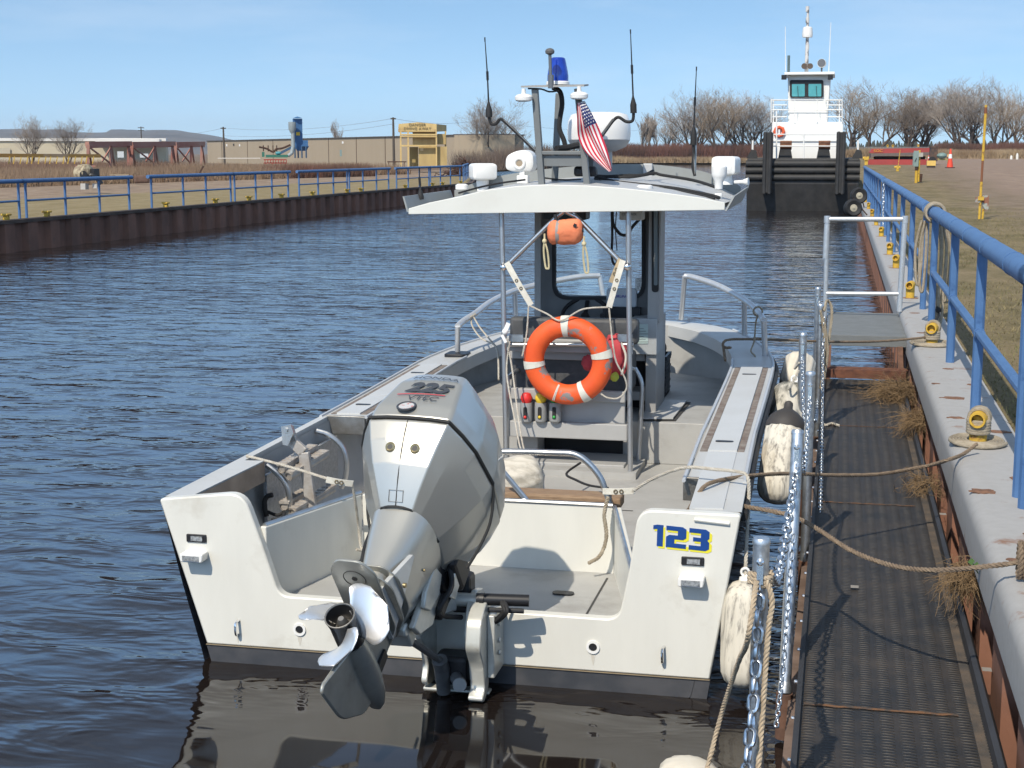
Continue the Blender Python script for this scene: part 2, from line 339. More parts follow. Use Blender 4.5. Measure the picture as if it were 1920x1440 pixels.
# ---- sheet-pile quays
PILE = M('rusty_sheet_piling', (.27, .125, .08), .85, col2=(.16, .08, .055), scale=1.4, stretch=(1, 1, .5), bump=.4, bscale=18, dirt=(.11, .075, .055), dscale=2.5, dlim=(.6, .8))
CAPM = M('quay_cap_paint', (.37, .36, .345), .65, col2=(.33, .32, .305), scale=17, contrast=(.3, .75), detail=9, bump=.07, bscale=160, dirt=(.24, .14, .09), dscale=4.6, dlim=(.60, .72))
CAPL = M('rusty_cap', (.11, .07, .05), .8, col2=(.06, .04, .03), scale=3)
def piling(a, b, zt, out, per, dep, phase=0.0):
    a, b, out = V(a), V(b), V(out); d = (b - a); ln_ = d.length; d.normalize(); pr = []
    k = -phase; prof = [(0, 0), (.42, 0), (.5, 1), (.92, 1)]
    while k * per < ln_:
        for t, h in prof:
            s_ = (k + t) * per
            if 0 <= s_ <= ln_: pr.append(a + d * s_ - out * (dep * h))
        k += 1
    mb = MB(); mb.sheet([[V((q.x, q.y, -1.2)) for q in pr], [V((q.x, q.y, zt)) for q in pr]]); return mb
lw = thing('quay_wall', (-20.6, 40, 0), 'long rusty brown sheet-pile quay wall along the far left side of the canal', 'quay wall')
mb = piling((-20.5, -60, 0), (-20.5, 83, 0), .74, (1, 0, 0), 1.12, .14)
mb2 = piling((-20.5, 83, 0), (-45, 190, 0), .74, (.97, .22, 0), 1.12, .14); mb.add(mb2.v, mb2.f)
mb.build('sheet_piling', PILE, lw, smooth=0)
mb = MB(); mb.box(-20.78, -20.47, -60, 83, .735, .825); mb.beam((-20.6, 83, .78), (-45.1, 190, .78), .3, .09); mb.build('cap', CAPL, lw, smooth=0)
rw = thing('quay_wall', (.8, 20, 0), 'rusty sheet-pile quay wall with a broad rounded grey steel cap beside the black walkway', 'quay wall')
mb = piling((.70, -6, 0), (.70, 335, 0), .72, (-1, 0, 0), .95, .2, .3); mb.build('sheet_piling', PILE, rw, smooth=0)
cap = [(1.07, .70), (1.07, .832), (.72, .835), (.685, .825), (.663, .80), (.655, .765), (.655, .60), (.675, .60), (.69, .70)]
mb = MB()
for k in range(0, 60):
    y0 = -6 + k * 5.2
    if y0 < 230: mb.loft([[(x, y0 + .004, z) for x, z in cap], [(x, y0 + 5.196, z) for x, z in cap]])
mb.build('cap', CAPM, rw, smooth=40)
SCAR = M('rust_scar', (.26, .13, .07), .9, col2=(.13, .07, .045), scale=25, bump=.5)
for x_, y_, r_ in ((.80, 10.55, .075), (.76, 9.75, .05), (.98, 9.3, .06), (.86, 12.0, .04), (.74, 7.6, .07), (.9, 6.75, .06), (.78, 14.4, .05), (.95, 7.95, .05), (.72, 11.2, .03), (.8, 16.2, .05), (.76, 6.3, .04), (.99, 11.2, .05)):
    mb = MB(); mb.prism([V((x_ + math.cos(2 * math.pi * i / 16) * r_ * (1 + .55 * noise.noise(V((math.cos(i) * 1.5, i * .7, y_)))), y_ + math.sin(2 * math.pi * i / 16) * r_ * (.75 + .4 * noise.noise(V((i * .9, 2, x_ * 9)))), .8335)) for i in range(16)], (0, 0, .004)); mb.build('rust_scar', SCAR, rw, smooth=0)
# ---- blue railings
def railing(pts, zb, zt, zm, rp_, rm, rr, label, group, postdirs=None, ends=True, spool=None):
    """pts: ground positions of the posts; one railing section = one thing"""
    pts = [V((x, y, 0)) for x, y in pts]; d = (pts[-1] - pts[0]).normalized()
    t = thing('blue_railing', (pts[0].x, pts[0].y, zb), label, 'railing', group)
    mb = MB(); a, b = pts[0] - d * .22, pts[-1] + d * .22
    mb.tube([a + V((0, 0, zt)), b + V((0, 0, zt))], rr, 16)
    k = .9
    while k < (b - a).length - .3:          # coupling sleeves
        c = a + d * k; mb.tube([c + V((0, 0, zt)), c + d * .02 + V((0, 0, zt))], rr * 1.05, 16); k += 1.35
    mb.build('top_rail', BLUEP, t)
    mb = MB(); mb.tube([pts[0] + V((0, 0, zm)), pts[-1] + V((0, 0, zm))], rm, 10)
    for q in pts[1:-1]: mb.tube([q - d * .06 + V((0, 0, zm)), q + d * .06 + V((0, 0, zm))], rm * 1.25, 10)
    mb.build('mid_rail', BLUEP, t)
    first = None
    for q in pts:
        if first is None:
            mb = MB(); mb.tube([q + V((0, 0, zb)), q + V((0, 0, zt - rr * .6))], rp_, 10); first = mb.build('post', BLUEP, t); q0 = q
        else:
            c = first.copy(); COL.objects.link(c); c.parent = t; c.matrix_parent_inverse = first.matrix_parent_inverse.copy(); c.location = first.location + (q - q0)
    return t
X0 = .90
secs = [([(X0, 4.9), (X0, 6.0), (X0, 7.28)], 'nearest blue pipe railing, its thick end post at the right edge of the picture'),
        ([(X0, 7.52), (X0, 10.03), (X0, 12.4), (X0, 15.05)], 'blue pipe railing with a rope coil slung over its far end'),
        ([(X0, 16.65), (X0, 19.8), (X0, 23), (X0, 26.2), (X0, 29.4), (X0, 31.6)], 'blue pipe railing beyond the rope coil, next to the boarding step'),
        ([(X0, 34.2), (X0, 37.4), (X0, 40.6), (X0, 43.8), (X0, 47), (X0, 50.2), (X0, 53.4), (X0, 56.6), (X0, 59.8), (X0, 63)], 'farthest blue pipe railing on the right quay, ending beside the black pushboat')]
for i, (pp, lab) in enumerate(secs):
    railing(pp, .825, 1.925, 1.35, .034, .03, .062, lab, 'blue railings along the right quay')
LX = -20.85
lsecs = [([(LX, y) for y in (28.2, 30.8, 33.2, 35.4)], 'blue railing on the left quay running out of the left edge of the picture'),
         ([(LX, y) for y in (35.75, 37.8, 39.75, 41.6)], 'blue railing on the left quay in front of the abandoned pump'),
         ([(LX, y) for y in (43.1, 45.4, 47.2, 49.3)], 'blue railing on the left quay just right of the first gap'),
         ([(LX, y) for y in (49.65, 51.6, 53.2, 54.9)], 'blue railing on the left quay below the green machinery'),
         ([(LX, y) for y in (56.1, 58.3, 60.2, 62)], 'blue railing on the left quay below the blue dust tower'),
         ([(LX, y) for y in (62.3, 64.2, 66.2, 68.1)], 'blue railing on the left quay left of the yellow steel tower'),
         ([(LX, y) for y in (69.4, 71.4, 73.4, 75.2)], 'blue railing on the left quay in front of the yellow steel tower'),
         ([(LX, y) for y in (75.5, 77.5, 79.6, 81.7)], 'blue railing on the left quay in front of the brush pile'),
         ([(-22.0, 87), (-22.9, 91), (-23.8, 95), (-24.7, 99)], 'last blue railing on the left quay, half hidden by the white spotlight')]
for pp, lab in lsecs:
    railing(pp, .8, 1.78, 1.27, .036, .03, .058, lab, 'blue railings along the left quay')
# ---- yellow mooring bollards
def bitt(x, y, z, side, lab, group, s=1.0):
    t = thing('mooring_bollard', (x, y, z), lab, 'bollard', group); mb = MB()
    mb.lathe([(.05 * s, 0), (.05 * s, .17 * s)], (x, y, z), (0, 0, 1), 16); mb.build('post', YELLOW, t)
    mb = MB(); c = V((x, y, z + .15 * s)); ax = V(side).normalized()
    mb.lathe([(.042 * s, -.085 * s), (.047 * s, -.08 * s), (.047 * s, .08 * s), (.044 * s, .085 * s), (.034 * s, .085 * s), (.032 * s, .0 * s), (.001, -.01)], c, ax, 16, caps=False)
    mb.build('crossbar', YELLOW, t)
    mb = MB(); mb.lathe([(.032 * s, .02 * s), (.03 * s, .022 * s)], c, ax, 14); mb.build('bore', BLACKP, t)
    mb = MB(); pr_ = [(.10 + .03 * noise.noise(V((math.cos(a) * 2, math.sin(a) * 2, y)))) for a in [2 * math.pi * i / 18 for i in range(18)]]
    mb.prism([V((x + math.cos(2 * math.pi * i / 18) * r, y + math.sin(2 * math.pi * i / 18) * r, z)) for i, r in enumerate(pr_)], (0, 0, .004)); mb.build('base_plate', M('rust_plate', (.2, .1, .05), .85, col2=(.3, .22, .17), scale=14), t)
    return t
rb = [(8.88, 'yellow bollard nearest the camera with coiled brown rope'), (13.5, 'yellow bollard tied with the bow line of the boat'), (17.9, 'yellow bollard beside the boarding step'),
      (22.6, 'yellow bollard just beyond the tall steel step frame'), (25.6, 'yellow bollard third beyond the boarding step'), (31.2, 'yellow bollard before the gap in the far blue railing'),
      (36, 'yellow bollard just past the gap in the right railings'), (41, 'yellow bollard on the cap beside the black wheel fender'), (46.5, 'yellow bollard on the right quay, third from the black pushboat'), (53, 'yellow bollard on the right quay, second from the black pushboat'), (60, 'yellow bollard on the right quay closest to the black pushboat')]
for y, lab in rb: bitt(.82, y, .835, (-.2, -1, 0), lab, 'yellow bollards along the right quay cap', 1.0)
lbol = [(12, 412, 'at the left edge of the picture'), (88, 404, 'below the old pump'), (311, 388, 'under the first railing gap'), (404, 381, 'left of the two close posts'), (467, 377, 'right of the two close posts'), (528, 371, 'below the blue dust tower'), (586, 367, 'under the second railing gap'), (651, 362, 'below the tan warehouse, mid wall'), (677, 360, 'close beside another, below the tan warehouse'), (760, 354, 'beside the thin whip aerial'), (811, 349, 'in front of the yellow tower'), (830, 347, 'right below the yellow tower'), (864, 344, 'below the brush pile')]
for px, py, lab in lbol:
    q = at(px, py, X=-20.66); t = thing('mooring_bollard', (q.x, q.y, .82), 'small yellow twin-headed bollard on the left quay ' + lab, 'bollard', 'yellow bollards along the left quay'); y = q.y
    mb = MB(); mb.box(q.x - .07, q.x + .07, y - .06, y + .06, .82, .93); mb.build('post', YELLOW, t, bevel=.02, smooth=0)
    mb = MB(); mb.box(q.x - .1, q.x + .1, y - .11, y + .11, .93, .985); mb.build('crossbar', YELLOW, t, bevel=.02, smooth=0)

# ================================================================== THE PATROL BOAT
XC, ROLL = -1.81, .0229
def zc(Y): return .848 + .012 * (Y - 6.65) + .004 * max(0, Y - 9) ** 2
def gz(x, Y, d=0): return zc(Y) + ROLL * (x - XC) + d
OUT = [(6.65, 1.415), (7.6, 1.395), (8.5, 1.38), (9.6, 1.38), (10.6, 1.38), (11.1, 1.375), (11.45, 1.345), (11.85, 1.28), (12.4, 1.13), (12.82, .95), (13.05, .78), (13.25, .55), (13.42, .25), (13.46, 0)]
def hb(Y, tab=OUT):
    for (a, p), (b, q) in zip(tab, tab[1:]):
        if Y <= b: return p + (q - p) * (Y - a) / (b - a)
    return 0
half = catmull([V((h, y, 0)) for y, h in OUT], 4)
outline = [V((XC - q.x, q.y, 0)) for q in half] + [V((XC + q.x, q.y, 0)) for q in reversed(half[:-1])]
def lev(kx, ky, z=None, dz=0):
    r = []
    for q in outline:
        x, y = XC + (q.x - XC) * kx, 6.65 + (q.y - 6.65) * ky
        r.append(V((x, y, gz(q.x, q.y, dz) if z is None else z + ROLL * (x - XC))))
    return r
NAVY = M('dark_hull_paint', (.028, .032, .042), .35, col2=(.05, .05, .055), scale=4, coat=.3)
boat = thing('patrol_boat', (XC, 9.8, 0), 'white and grey open patrol boat with an arched hard top, moored stern-first to the walkway', 'boat')
mb = MB(); mb.sheet([lev(1, 1, dz=-.012), lev(.985, .992, dz=-.1), lev(.93, .97, .42), lev(.868, .945, .095)]); hull = mb.build('hull', NAVY, boat, smooth=40)
mb = MB(); mb.sheet([lev(.868, .945, .095), lev(.85, .93, -.02), lev(.6, .88, -.3)]); mb.build('bottom', DSTRIPE, hull, smooth=40)
mb = MB(); mb.tube([q + V((0, 0, -.05)) for q in lev(1.004, 1.001, dz=0) if q.y > 6.8], .022, 8); mb.build('rub_rail', BLACKR, boat)
# transom with its motor notch
tp = [V((-3.236, .815)), V((-2.795, .868)), V((-2.705, .62)), V((-2.62, .36)), V((-.948, .354)), V((-.9, .60)), V((-.862, .884)), V((-.395, .882)), V((-.52, .096)), V((-3.008, .09))]
tr = rpoly(tp, [.02, .085, 0, .055, .06, 0, .075, .02, 0, 0], 6)
mb = MB(); mb.prism([V((q.x, 6.65, q.y)) for q in tr], (0, .06, 0)); transom = mb.build('transom', WHITE, boat, smooth=25, bevel=.008)
mb = MB(); mb.prism([V(q) for q in [(-3.012, 6.654, .088), (-.518, 6.654, .094), (-.54, 6.654, -.05), (-.75, 6.654, -.3), (-1.81, 6.654, -.42), (-2.85, 6.654, -.3), (-2.975, 6.654, -.05)]], (0, .05, 0)); mb.build('bottom_stripe', DSTRIPE, transom, smooth=0)
mb = MB(); mb.prism([V(q) for q in [(-3.01, 6.646, .090), (-.52, 6.646, .096), (-.5205, 6.646, .0925), (-3.011, 6.646, .0865)]], (0, .006, 0)); mb.build('waterline_pinstripe', M('tan_pinstripe', (.3, .235, .15), .5), transom, smooth=0)
NUMB = M('number_blue', (.012, .06, .25), .35); NUMY = M('number_yellow', (.8, .72, .05), .4)
# block numerals, drawn as solid strokes with a yellow drop edge
def numeral(ch):
    if ch == '1': return [[(.0, .78), (.0, .95), (.2, 1), (.5, 1), (.5, 0), (.2, 0), (.2, .8)]]
    if ch == '2': return [[(0, .8), (0, 1), (.82, 1), (1, .9), (1, .5), (.85, .4), (.42, .4), (.42, .2), (1, .2), (1, 0), (0, 0), (0, .48), (.15, .58), (.58, .58), (.58, .8)]]
    return [[(0, .8), (0, 1), (.82, 1), (1, .9), (1, .6), (.9, .5), (1, .4), (1, .1), (.82, 0), (0, 0), (0, .2), (.58, .2), (.58, .41), (.2, .41), (.2, .59), (.58, .59), (.58, .8)]]
nb, ny = MB(), MB(); cur = 0
o, ux, uz = V((-.793, 6.65, .720)), V((1, 0, -.055)), V((.02, 0, 1))
for ch, wd in (('1', .30), ('2', .30), ('3', .30)):
    W_ = .092; Hh = .10
    base = o + ux * cur
    for poly in numeral(ch):
        nb.prism([base + ux * (a * W_) + uz * (c * Hh) + V((0, -.004, 0)) for a, c in poly], (0, .003, 0))
        ny.prism([base + ux * (a * (W_ + .006) + .006) + uz * (c * Hh - .010) + V((0, -.002, 0)) for a, c in poly], (0, .0015, 0))
    cur += (.06 if ch == '1' else .105)
nb.build('hull_number', NUMB, transom, smooth=0); ny.build('hull_number_edge', NUMY, transom, smooth=0)
LENS = M('lamp_lens', (.55, .55, .52), .12, .4, col2=(.2, .2, .2), scale=90, coat=1)
for px in (369, 1299):
    pz = at(px, 1009 if px < 600 else 1052, Y=6.65); sx = .052
    mb = MB(); mb.prism([V((q.x, 6.642, q.y)) for q in rpoly([V((pz.x - sx, pz.z - .02)), V((pz.x + sx, pz.z - .02)), V((pz.x + sx, pz.z + .02)), V((pz.x - sx, pz.z + .02))], .006)], (0, .01, 0)); f = mb.build('nav_light', BLACKP, transom, bevel=.002)
    mb = MB(); mb.box(pz.x - .026, pz.x + .034, 6.636, 6.643, pz.z - .012, pz.z + .012); mb.build('lens', LENS, f, smooth=0)
    z2 = pz.z - .083
    mb = MB(); mb.prism([V((q.x, 6.575, q.y)) for q in rpoly([V((pz.x - .06, z2 - .022)), V((pz.x + .055, z2 - .022)), V((pz.x + .06, z2 + .022)), V((pz.x - .06, z2 + .022))], .012)], (0, .076, 0)); f = mb.build('work_light', WPLAST, transom, bevel=.005)
    mb = MB(); mb.box(pz.x - .045, pz.x + .04, 6.57, 6.576, z2 - .013, z2 + .012); mb.build('lens', LENS, f, smooth=0)
for px, py in ((562, 1180), (1112, 1213)):
    c = at(px, py, Y=6.65)
    mb = MB(); mb.lathe([(.032, .0), (.032, .008), (.02, .008), (.018, -.02)], c + V((0, 0, 0)), (0, -1, 0), 20, caps=False); f = mb.build('drain_fitting', WPLAST, transom)
    mb = MB(); mb.lathe([(.019, .001), (.019, .003)], c, (0, -1, 0), 16); mb.build('drain_hole', BLACKP, f)
for px, py in ((447, 1176), (1243, 1226)):
    c = at(px, py, Y=6.65); mb = MB()
    mb.tube(catmull([c + V((.004, 0, .036)), c + V((0, -.03, .03)), c + V((0, -.038, 0)), c + V((0, -.03, -.03)), c + V((-.004, 0, -.036))], 4), .007, 8); mb.build('lifting_eye', CHROME, transom)
mb = MB(); a, b = at(1302, 974, Y=6.645), at(1368, 982, Y=6.645); mb.tube([a, b], .009, 8); mb.build('weld_bead', WHITE, transom)
# rust weeps and scuffs below the fittings
STN = M('faint_stain', (.55, .51, .43), .45, col2=(.62, .59, .52), scale=30, stretch=(3, 1, .4))
for px, py, wd_, ln2 in ((562, 1190, 5, 22), (1112, 1223, 5, 26), (446, 1190, 3, 16), (1243, 1240, 3, 18)):
    q = rpoly([V((px - wd_, py)), V((px + wd_, py)), V((px + wd_ * .5, py + ln2 * .6)), V((px + .5, py + ln2)), V((px - wd_ * .6, py + ln2 * .5))], 2)
    mb = MB(); mb.prism([at(p.x, p.y, Y=6.6495) for p in q], (0, -.0006, 0)); mb.build('rust_stain', STN, transom, smooth=0)
# gunwale cap: top strip, inner flange, lips, panels
INN = [(8.9, 1.075), (9.6, 1.065), (10.7, 1.065), (11.26, 1.05), (11.62, 1.01), (12.08, .93), (12.47, .79), (12.79, .63), (13.1, .38), (13.17, .3), (13.19, 0)]
INR = [(7.39, 1.095)] + INN
def caps(side, tab, y0):
    ys = [y0 + (11.0 - y0) * i / 8 for i in range(8)] + [11.0 + .2 * i for i in range(11)] + [13.05, 13.12, 13.17]
    rows = []
    for Y in ys:
        ho, hi = hb(Y), hb(Y, tab); xo, xi = XC + side * ho, XC + side * hi
        rows.append((V((xo, Y, gz(xo, Y, -.03))), V((xo, Y, gz(xo, Y, 0))), V((xo - side * .03, Y, gz(xo, Y, .004))), V((xi + side * .02, Y, gz(xi, Y, .004))), V((xi, Y, gz(xi, Y, -.006))), V((xi, Y, gz(xi, Y, -.105))), V((xi + side * .01, Y, gz(xi, Y, -.11)))))
    xo = XC + side * .12
    rows.append((V((xo, 13.45, gz(xo, 13.45, -.03))), V((xo, 13.45, gz(xo, 13.45))), V((xo, 13.42, gz(xo, 13.42, .004))), V((xo, 13.22, gz(xo, 13.2, .004))), V((xo, 13.19, gz(xo, 13.2, -.006))), V((xo, 13.19, gz(xo, 13.2, -.105))), V((xo, 13.2, gz(xo, 13.2, -.11)))))
    return rows
mb = MB()
for side, tab, y0 in ((1, INR, 7.39), (-1, INN, 8.9)):
    rows = caps(side, tab, y0); mb.sheet([list(r) for r in rows])
xo = XC + .12; xo2 = XC - .12
mb.box(xo2, xo, 13.19, 13.45, gz(XC, 13.3, -.1), gz(XC, 13.3, .003))
gun = mb.build('gunwale', GREYL, boat, smooth=40)
mb = MB()
for side, y0, y1 in ((1, 7.3, 12.9), (-1, 8.85, 12.9)):
    for off in (.0, .30):
        pts = []
        Y = y0
        while Y < 11.4 if off else Y < y1:
            x = XC + side * (hb(Y) - .012 - off); pts.append(V((x, Y, gz(x, Y, .006)))); Y += .25
        mb.tube(pts, .011, 6)
mb.build('gunwale_lip', M('blue_grey_lip', (.46, .475, .49), .35, var=.05), gun)
GAP = M('dirty_track', (.14, .10, .08), .8, col2=(.25, .22, .19), scale=18)
PANEL = M('pale_deck_panel', (.52, .525, .515), .45, var=.06, scale=3, dirt=(.42, .43, .43), dscale=4, dlim=(.6, .85))
tr_, pn, sl_ = MB(), MB(), MB()
for side, y0 in ((1, 7.45), (-1, 8.95)):
    for yy0, yy1 in (((6.74, 8.0), (8.02, 10.95)) if side > 0 else ((y0, 9.6), (9.62, 10.95))):
        def strip(m_, o0, o1, dz0, dz1):
            for a, b in ((yy0, (yy0 + yy1) / 2), ((yy0 + yy1) / 2, yy1)):
                q = []
                for Y, o in ((a, o0), (b, o0), (b, o1), (a, o1)):
                    x = XC + side * (hb(Y) - o); q.append(V((x, Y, gz(x, Y, dz0))))
                m_.prism(q, (0, 0, dz1 - dz0))
        if yy0 > 7.5 or side < 0:
            strip(tr_, .045, .082, .0045, .007); strip(tr_, .245, .285, .0045, .007)
        strip(pn, .085, .24, .002 if yy0 > 7 else -.02, .014 if yy0 > 8 or side < 0 else .009)
    for Y in ((8.25, 10.6) if side > 0 else (9.25, 10.55)):
        x = XC + side * (hb(Y) - .165); sl_.prism([V((q.x, q.y, gz(x, Y, .0145))) for q in rpoly([V((x - .05, Y - .02)), V((x + .05, Y - .02)), V((x + .05, Y + .02)), V((x - .05, Y + .02))], .018)], (0, 0, .003))
tr_.build('track_slot', GAP, gun, smooth=0); pn.build('deck_panel', PANEL, gun, smooth=0); sl_.build('slot_handle', BLACKP, gun, smooth=0)
# end boxes of the cap, stern quarters
mb = MB(); x0, x1 = XC + hb(7.4) - .32, XC + hb(7.4) - .14
mb.box(x0, x1, 7.375, 7.395, gz(x0, 7.4, -.115), gz(x0, 7.4, .006)); mb.box(x0, x0 + .02, 7.395, 7.9, gz(x0, 7.4, -.115), gz(x0, 7.4, 0))
x0, x1 = XC - 1.37, XC - 1.085
mb.box(x0 + .03, x1, 8.875, 8.895, gz(x1, 8.9, -.115), gz(x1, 8.9, .004)); mb.box(x1 - .004, x1 + .012, 8.895, 10.4, gz(x1, 9, -.115), gz(x1, 9, 0))
mb.build('cap_end_plate', ALUD, gun, smooth=0, bevel=.004)
mb = MB()
for side, o_in, y0, y1 in ((1, .215, 6.7, 7.39), (-1, .13, 6.7, 7.55), (-1, .05, 7.55, 8.9)):
    q = []
    for Y in (y0, y1):
        xo, xi = XC + side * hb(Y), XC + side * (hb(Y) - o_in * (1 if side > 0 or Y < 7.54 or o_in < .1 else 1.25))
        q.append([V((xo, Y, gz(xo, Y, -.02))), V((xo, Y, gz(xo, Y, .003))), V((xi, Y, gz(xi, Y, .003))), V((xi, Y, gz(xi, Y, -.10))), V((xi - side * -.006, Y, gz(xi, Y, -.10)))])
    mb.sheet(q)
mb.build('quarter_cap', M('quarter_cap_paint', (.52, .515, .49), .4, var=.1, scale=3), gun, smooth=0)
mb = MB(); a = XC - hb(6.9) + .132
mb.add([(XC - 1.41 + .136, 6.72, gz(-3, 6.7, -.004)), (XC - hb(7.55) + .166, 7.55, gz(-3, 7.5, -.004)), (XC - hb(7.55) + .166, 7.55, gz(-3, 7.5, -.115)), (XC - 1.41 + .136, 6.72, gz(-3, 6.7, -.115))], [(0, 1, 2, 3)])
mb.prism([V((XC - hb(7.55) + .165, 7.552, gz(-3, 7.5, -.004))), V((XC - hb(7.55) + .01, 7.552, gz(-3, 7.5, -.004))), V((XC - hb(7.55) + .04, 7.552, gz(-3, 7.5, -.115))), V((XC - hb(7.55) + .165, 7.552, gz(-3, 7.5, -.115)))], (0, -.01, 0))
mb.build('quarter_flange', M('brownish_aluminium', (.36, .31, .27), .45, .8, col2=(.26, .22, .19), scale=5), gun, smooth=0)
# inner side liner, floors
def liner(k, dz=None, z=None, off=.06):
    r = []
    for q in outline:
        if q.y > 13.3: continue
        s_ = 1 if q.x > XC else -1; h = max(abs(q.x - XC) - off, .02)
        x = XC + s_ * h * k; y = min(q.y, 13.3) if q.y < 12.5 else q.y - (q.y - 12.5) * .14
        r.append(V((x, y - .06 * (q.y > 12.5), gz(x, q.y, dz) if z is None else z + ROLL * (x - XC))))
    return r
mb = MB(); mb.sheet([liner(1, dz=-.02), liner(.985, dz=-.25), liner(.9, z=.33), liner(.87, z=.27)]); mb.build('inner_side', GREYP, boat, smooth=40)
FL = .30
mb = MB(); mb.add([(XC - 1.24, 6.7, FL), (XC + 1.24, 6.7, FL), (XC + 1.24, 11.2, FL), (XC + .9, 12.9, FL), (XC - .9, 12.9, FL), (XC - 1.24, 11.2, FL)], [(0, 1, 2, 3, 4, 5)])
deck = mb.build('deck', GREYP, boat, smooth=0)
mb = MB()
for q in ([(-1.14, 6.72, .003), (-1.135, 7.5, .003), (-1.125, 7.5, .003), (-1.13, 6.72, .003)], [(-.86, 6.75, .003), (-.74, 7.4, .003), (-.735, 7.4, .003), (-.855, 6.75, .003)], [(-2.3, 9.0, .003), (-1.2, 9.0, .003), (-1.2, 9.012, .003), (-2.3, 9.012, .003)], [(-.9, 7.6, .003), (-.72, 9, .003), (-.712, 9, .003), (-.892, 7.6, .003)]):
    mb.add([(x, y, FL + z) for x, y, z in q], [(0, 1, 2, 3)])
mb.build('hatch_seam', M('seam_dark', (.06, .058, .055), .8), deck, smooth=0)
c = at(1056, 1114, Z=FL); mb = MB(); mb.prism([V((q.x, q.y, FL + .003)) for q in rpoly([V((c.x - .055, c.y - .03)), V((c.x + .055, c.y - .03)), V((c.x + .055, c.y + .03)), V((c.x - .055, c.y + .03))], .03)], (0, 0, .006)); mb.build('hatch_handle', BLACKP, deck, smooth=0)
# raised foredeck with hatch
zf = at(1240, 792, Y=10.46).z
mb = MB(); mb.prism([V(q) for q in [(XC - 1.2, 10.46, FL), (XC + 1.2, 10.46, FL), (XC + 1.2, 11.3, FL), (XC + .9, 12.6, FL), (XC + .3, 13.0, FL), (XC - .3, 13.0, FL), (XC - .9, 12.6, FL), (XC - 1.2, 11.3, FL)]], (0, 0, zf - FL)); fd = mb.build('foredeck', GREYP, boat, smooth=0, bevel=.006)
a, b, c_, d_ = [at(x, y, Z=zf + .012) for x, y in ((1200, 786), (1262, 786), (1288, 753), (1200, 751))]
mb = MB(); mb.prism([a, b, c_, d_], (0, 0, .012)); mb.build('foredeck_hatch', GREYL, fd, smooth=0)
mb = MB(); mb.add([a + V((0, -.02, -.006)), b + V((.02, -.02, -.006)), c_ + V((.03, .02, -.006)), d_ + V((0, .02, -.006))], [(0, 1, 2, 3)]); mb.build('hatch_gutter', M('seam_dark', (.06, .058, .055), .8), fd, smooth=0)
c = at(1234, 652, Y=12.9); mb = MB(); mb.lathe([(.075, 0), (.075, .02), (.06, .025)], c, (0, -1, 0), 24); mb.build('speaker', BLACKP, fd)
# motor well walls
mb = MB()
wl = [V((-2.70, 6.70)), V((-2.50, 7.6)), V((-1.11, 7.6)), V((-.90, 6.70))]
wz = [.69, .66, .66, .55]
for i in range(3):
    a, b = wl[i], wl[i + 1]; nrm = V((-(b - a).y, (b - a).x)).normalized() * .035
    v = []
    for q, z in ((a, wz[i]), (b, wz[i + 1])):
        for w2 in (q, q + nrm):
            v += [V((w2.x, w2.y, FL - .01)), V((w2.x, w2.y, z))]
    mb.add(v, [(0, 1, 5, 4), (2, 3, 7, 6), (1, 3, 7, 5), (0, 1, 3, 2), (4, 5, 7, 6)])
well = mb.build('motor_well_wall', WHITE, boat, smooth=0, bevel=.006)
mb = MB(); mb.tube([V((-2.715, 6.72, .692)), V((-2.515, 7.61, .668))], .013, 8); mb.tube([V((-2.47, 7.605, .665)), V((-1.12, 7.605, .668))], .013, 8); mb.tube([V((-1.11, 7.6, .66)), V((-.90, 6.75, .552))], .013, 8); mb.build('well_rail', ALU, well)
a, b = at(925, 936, Y=7.69), at(1166, 941, Y=7.69)
mb = MB(); mb.box(a.x - .25, b.x, 7.64, 7.79, .635, .70); mb.build('wooden_plank', WOOD, boat, smooth=0, bevel=.012)
# steel hoop over the well
Yh = 7.62
hp = [at(x, y, Y=Yh) for x, y in ((912, 945), (914, 880), (922, 852), (945, 847), (1040, 849), (1078, 852), (1103, 868), (1125, 895), (1137, 925), (1146, 950))]
mb = MB(); mb.tube(catmull(hp, 5), .017, 12); mb.tube([at(938, 878, Y=Yh), at(990, 941, Y=Yh)], .015, 10); mb.tube([at(992, 850, Y=Yh) * 0 + at(912, 945, Y=Yh), at(1148, 948, Y=Yh)], .012, 8)
mb.build('well_hoop', ALU, boat)
# bow rails
def bowrail(side, pts, posts):
    mb = MB(); mb.tube(catmull(pts, 6), .025, 12)
    for a, b in posts: mb.tube([a, b], .022, 12)
    return mb.build('bow_rail', M('rail_aluminium', (.66, .67, .68), .38, .55, var=.12, scale=14), boat)
RY = [(1284, 518, 12.95), (1300, 520, 12.9), (1345, 535, 12.6), (1395, 562, 12.1), (1420, 583, 11.75), (1432, 601, 11.45)]
pr = [at(x, y, Y=Y) for x, y, Y in RY]
pr2 = [at(858, 612, Y=11.45), at(870, 601, Y=11.6), at(892, 587, Y=11.8), at(920, 566, Y=12.2), at(965, 545, Y=12.7), at(1020, 531, Y=13.0), at(1085, 519, Y=13.2), at(1124, 517, Y=13.3)]
br = bowrail(1, pr, [(pr[0], at(1277, 598, Y=13.1)), (pr[3], at(1396, 628, Y=12.15)), (pr[5], at(1435, 667, Y=11.5))])
bowrail(-1, pr2, [(pr2[0], at(858, 664, Y=11.5)), (pr2[4], at(967, 605, Y=12.75)), (pr2[7], at(1138, 592, Y=13.3))])
mb = MB(); c = at(858, 665, Y=11.45); mb.prism([V((q.x, q.y, c.z - .012)) for q in rpoly([V((c.x - .085, c.y - .12)), V((c.x + .09, c.y - .12)), V((c.x + .09, c.y + .1)), V((c.x - .085, c.y + .1))], .04)], (0, 0, .03)); mb.build('rail_foot', BLACKP, boat, bevel=.006)

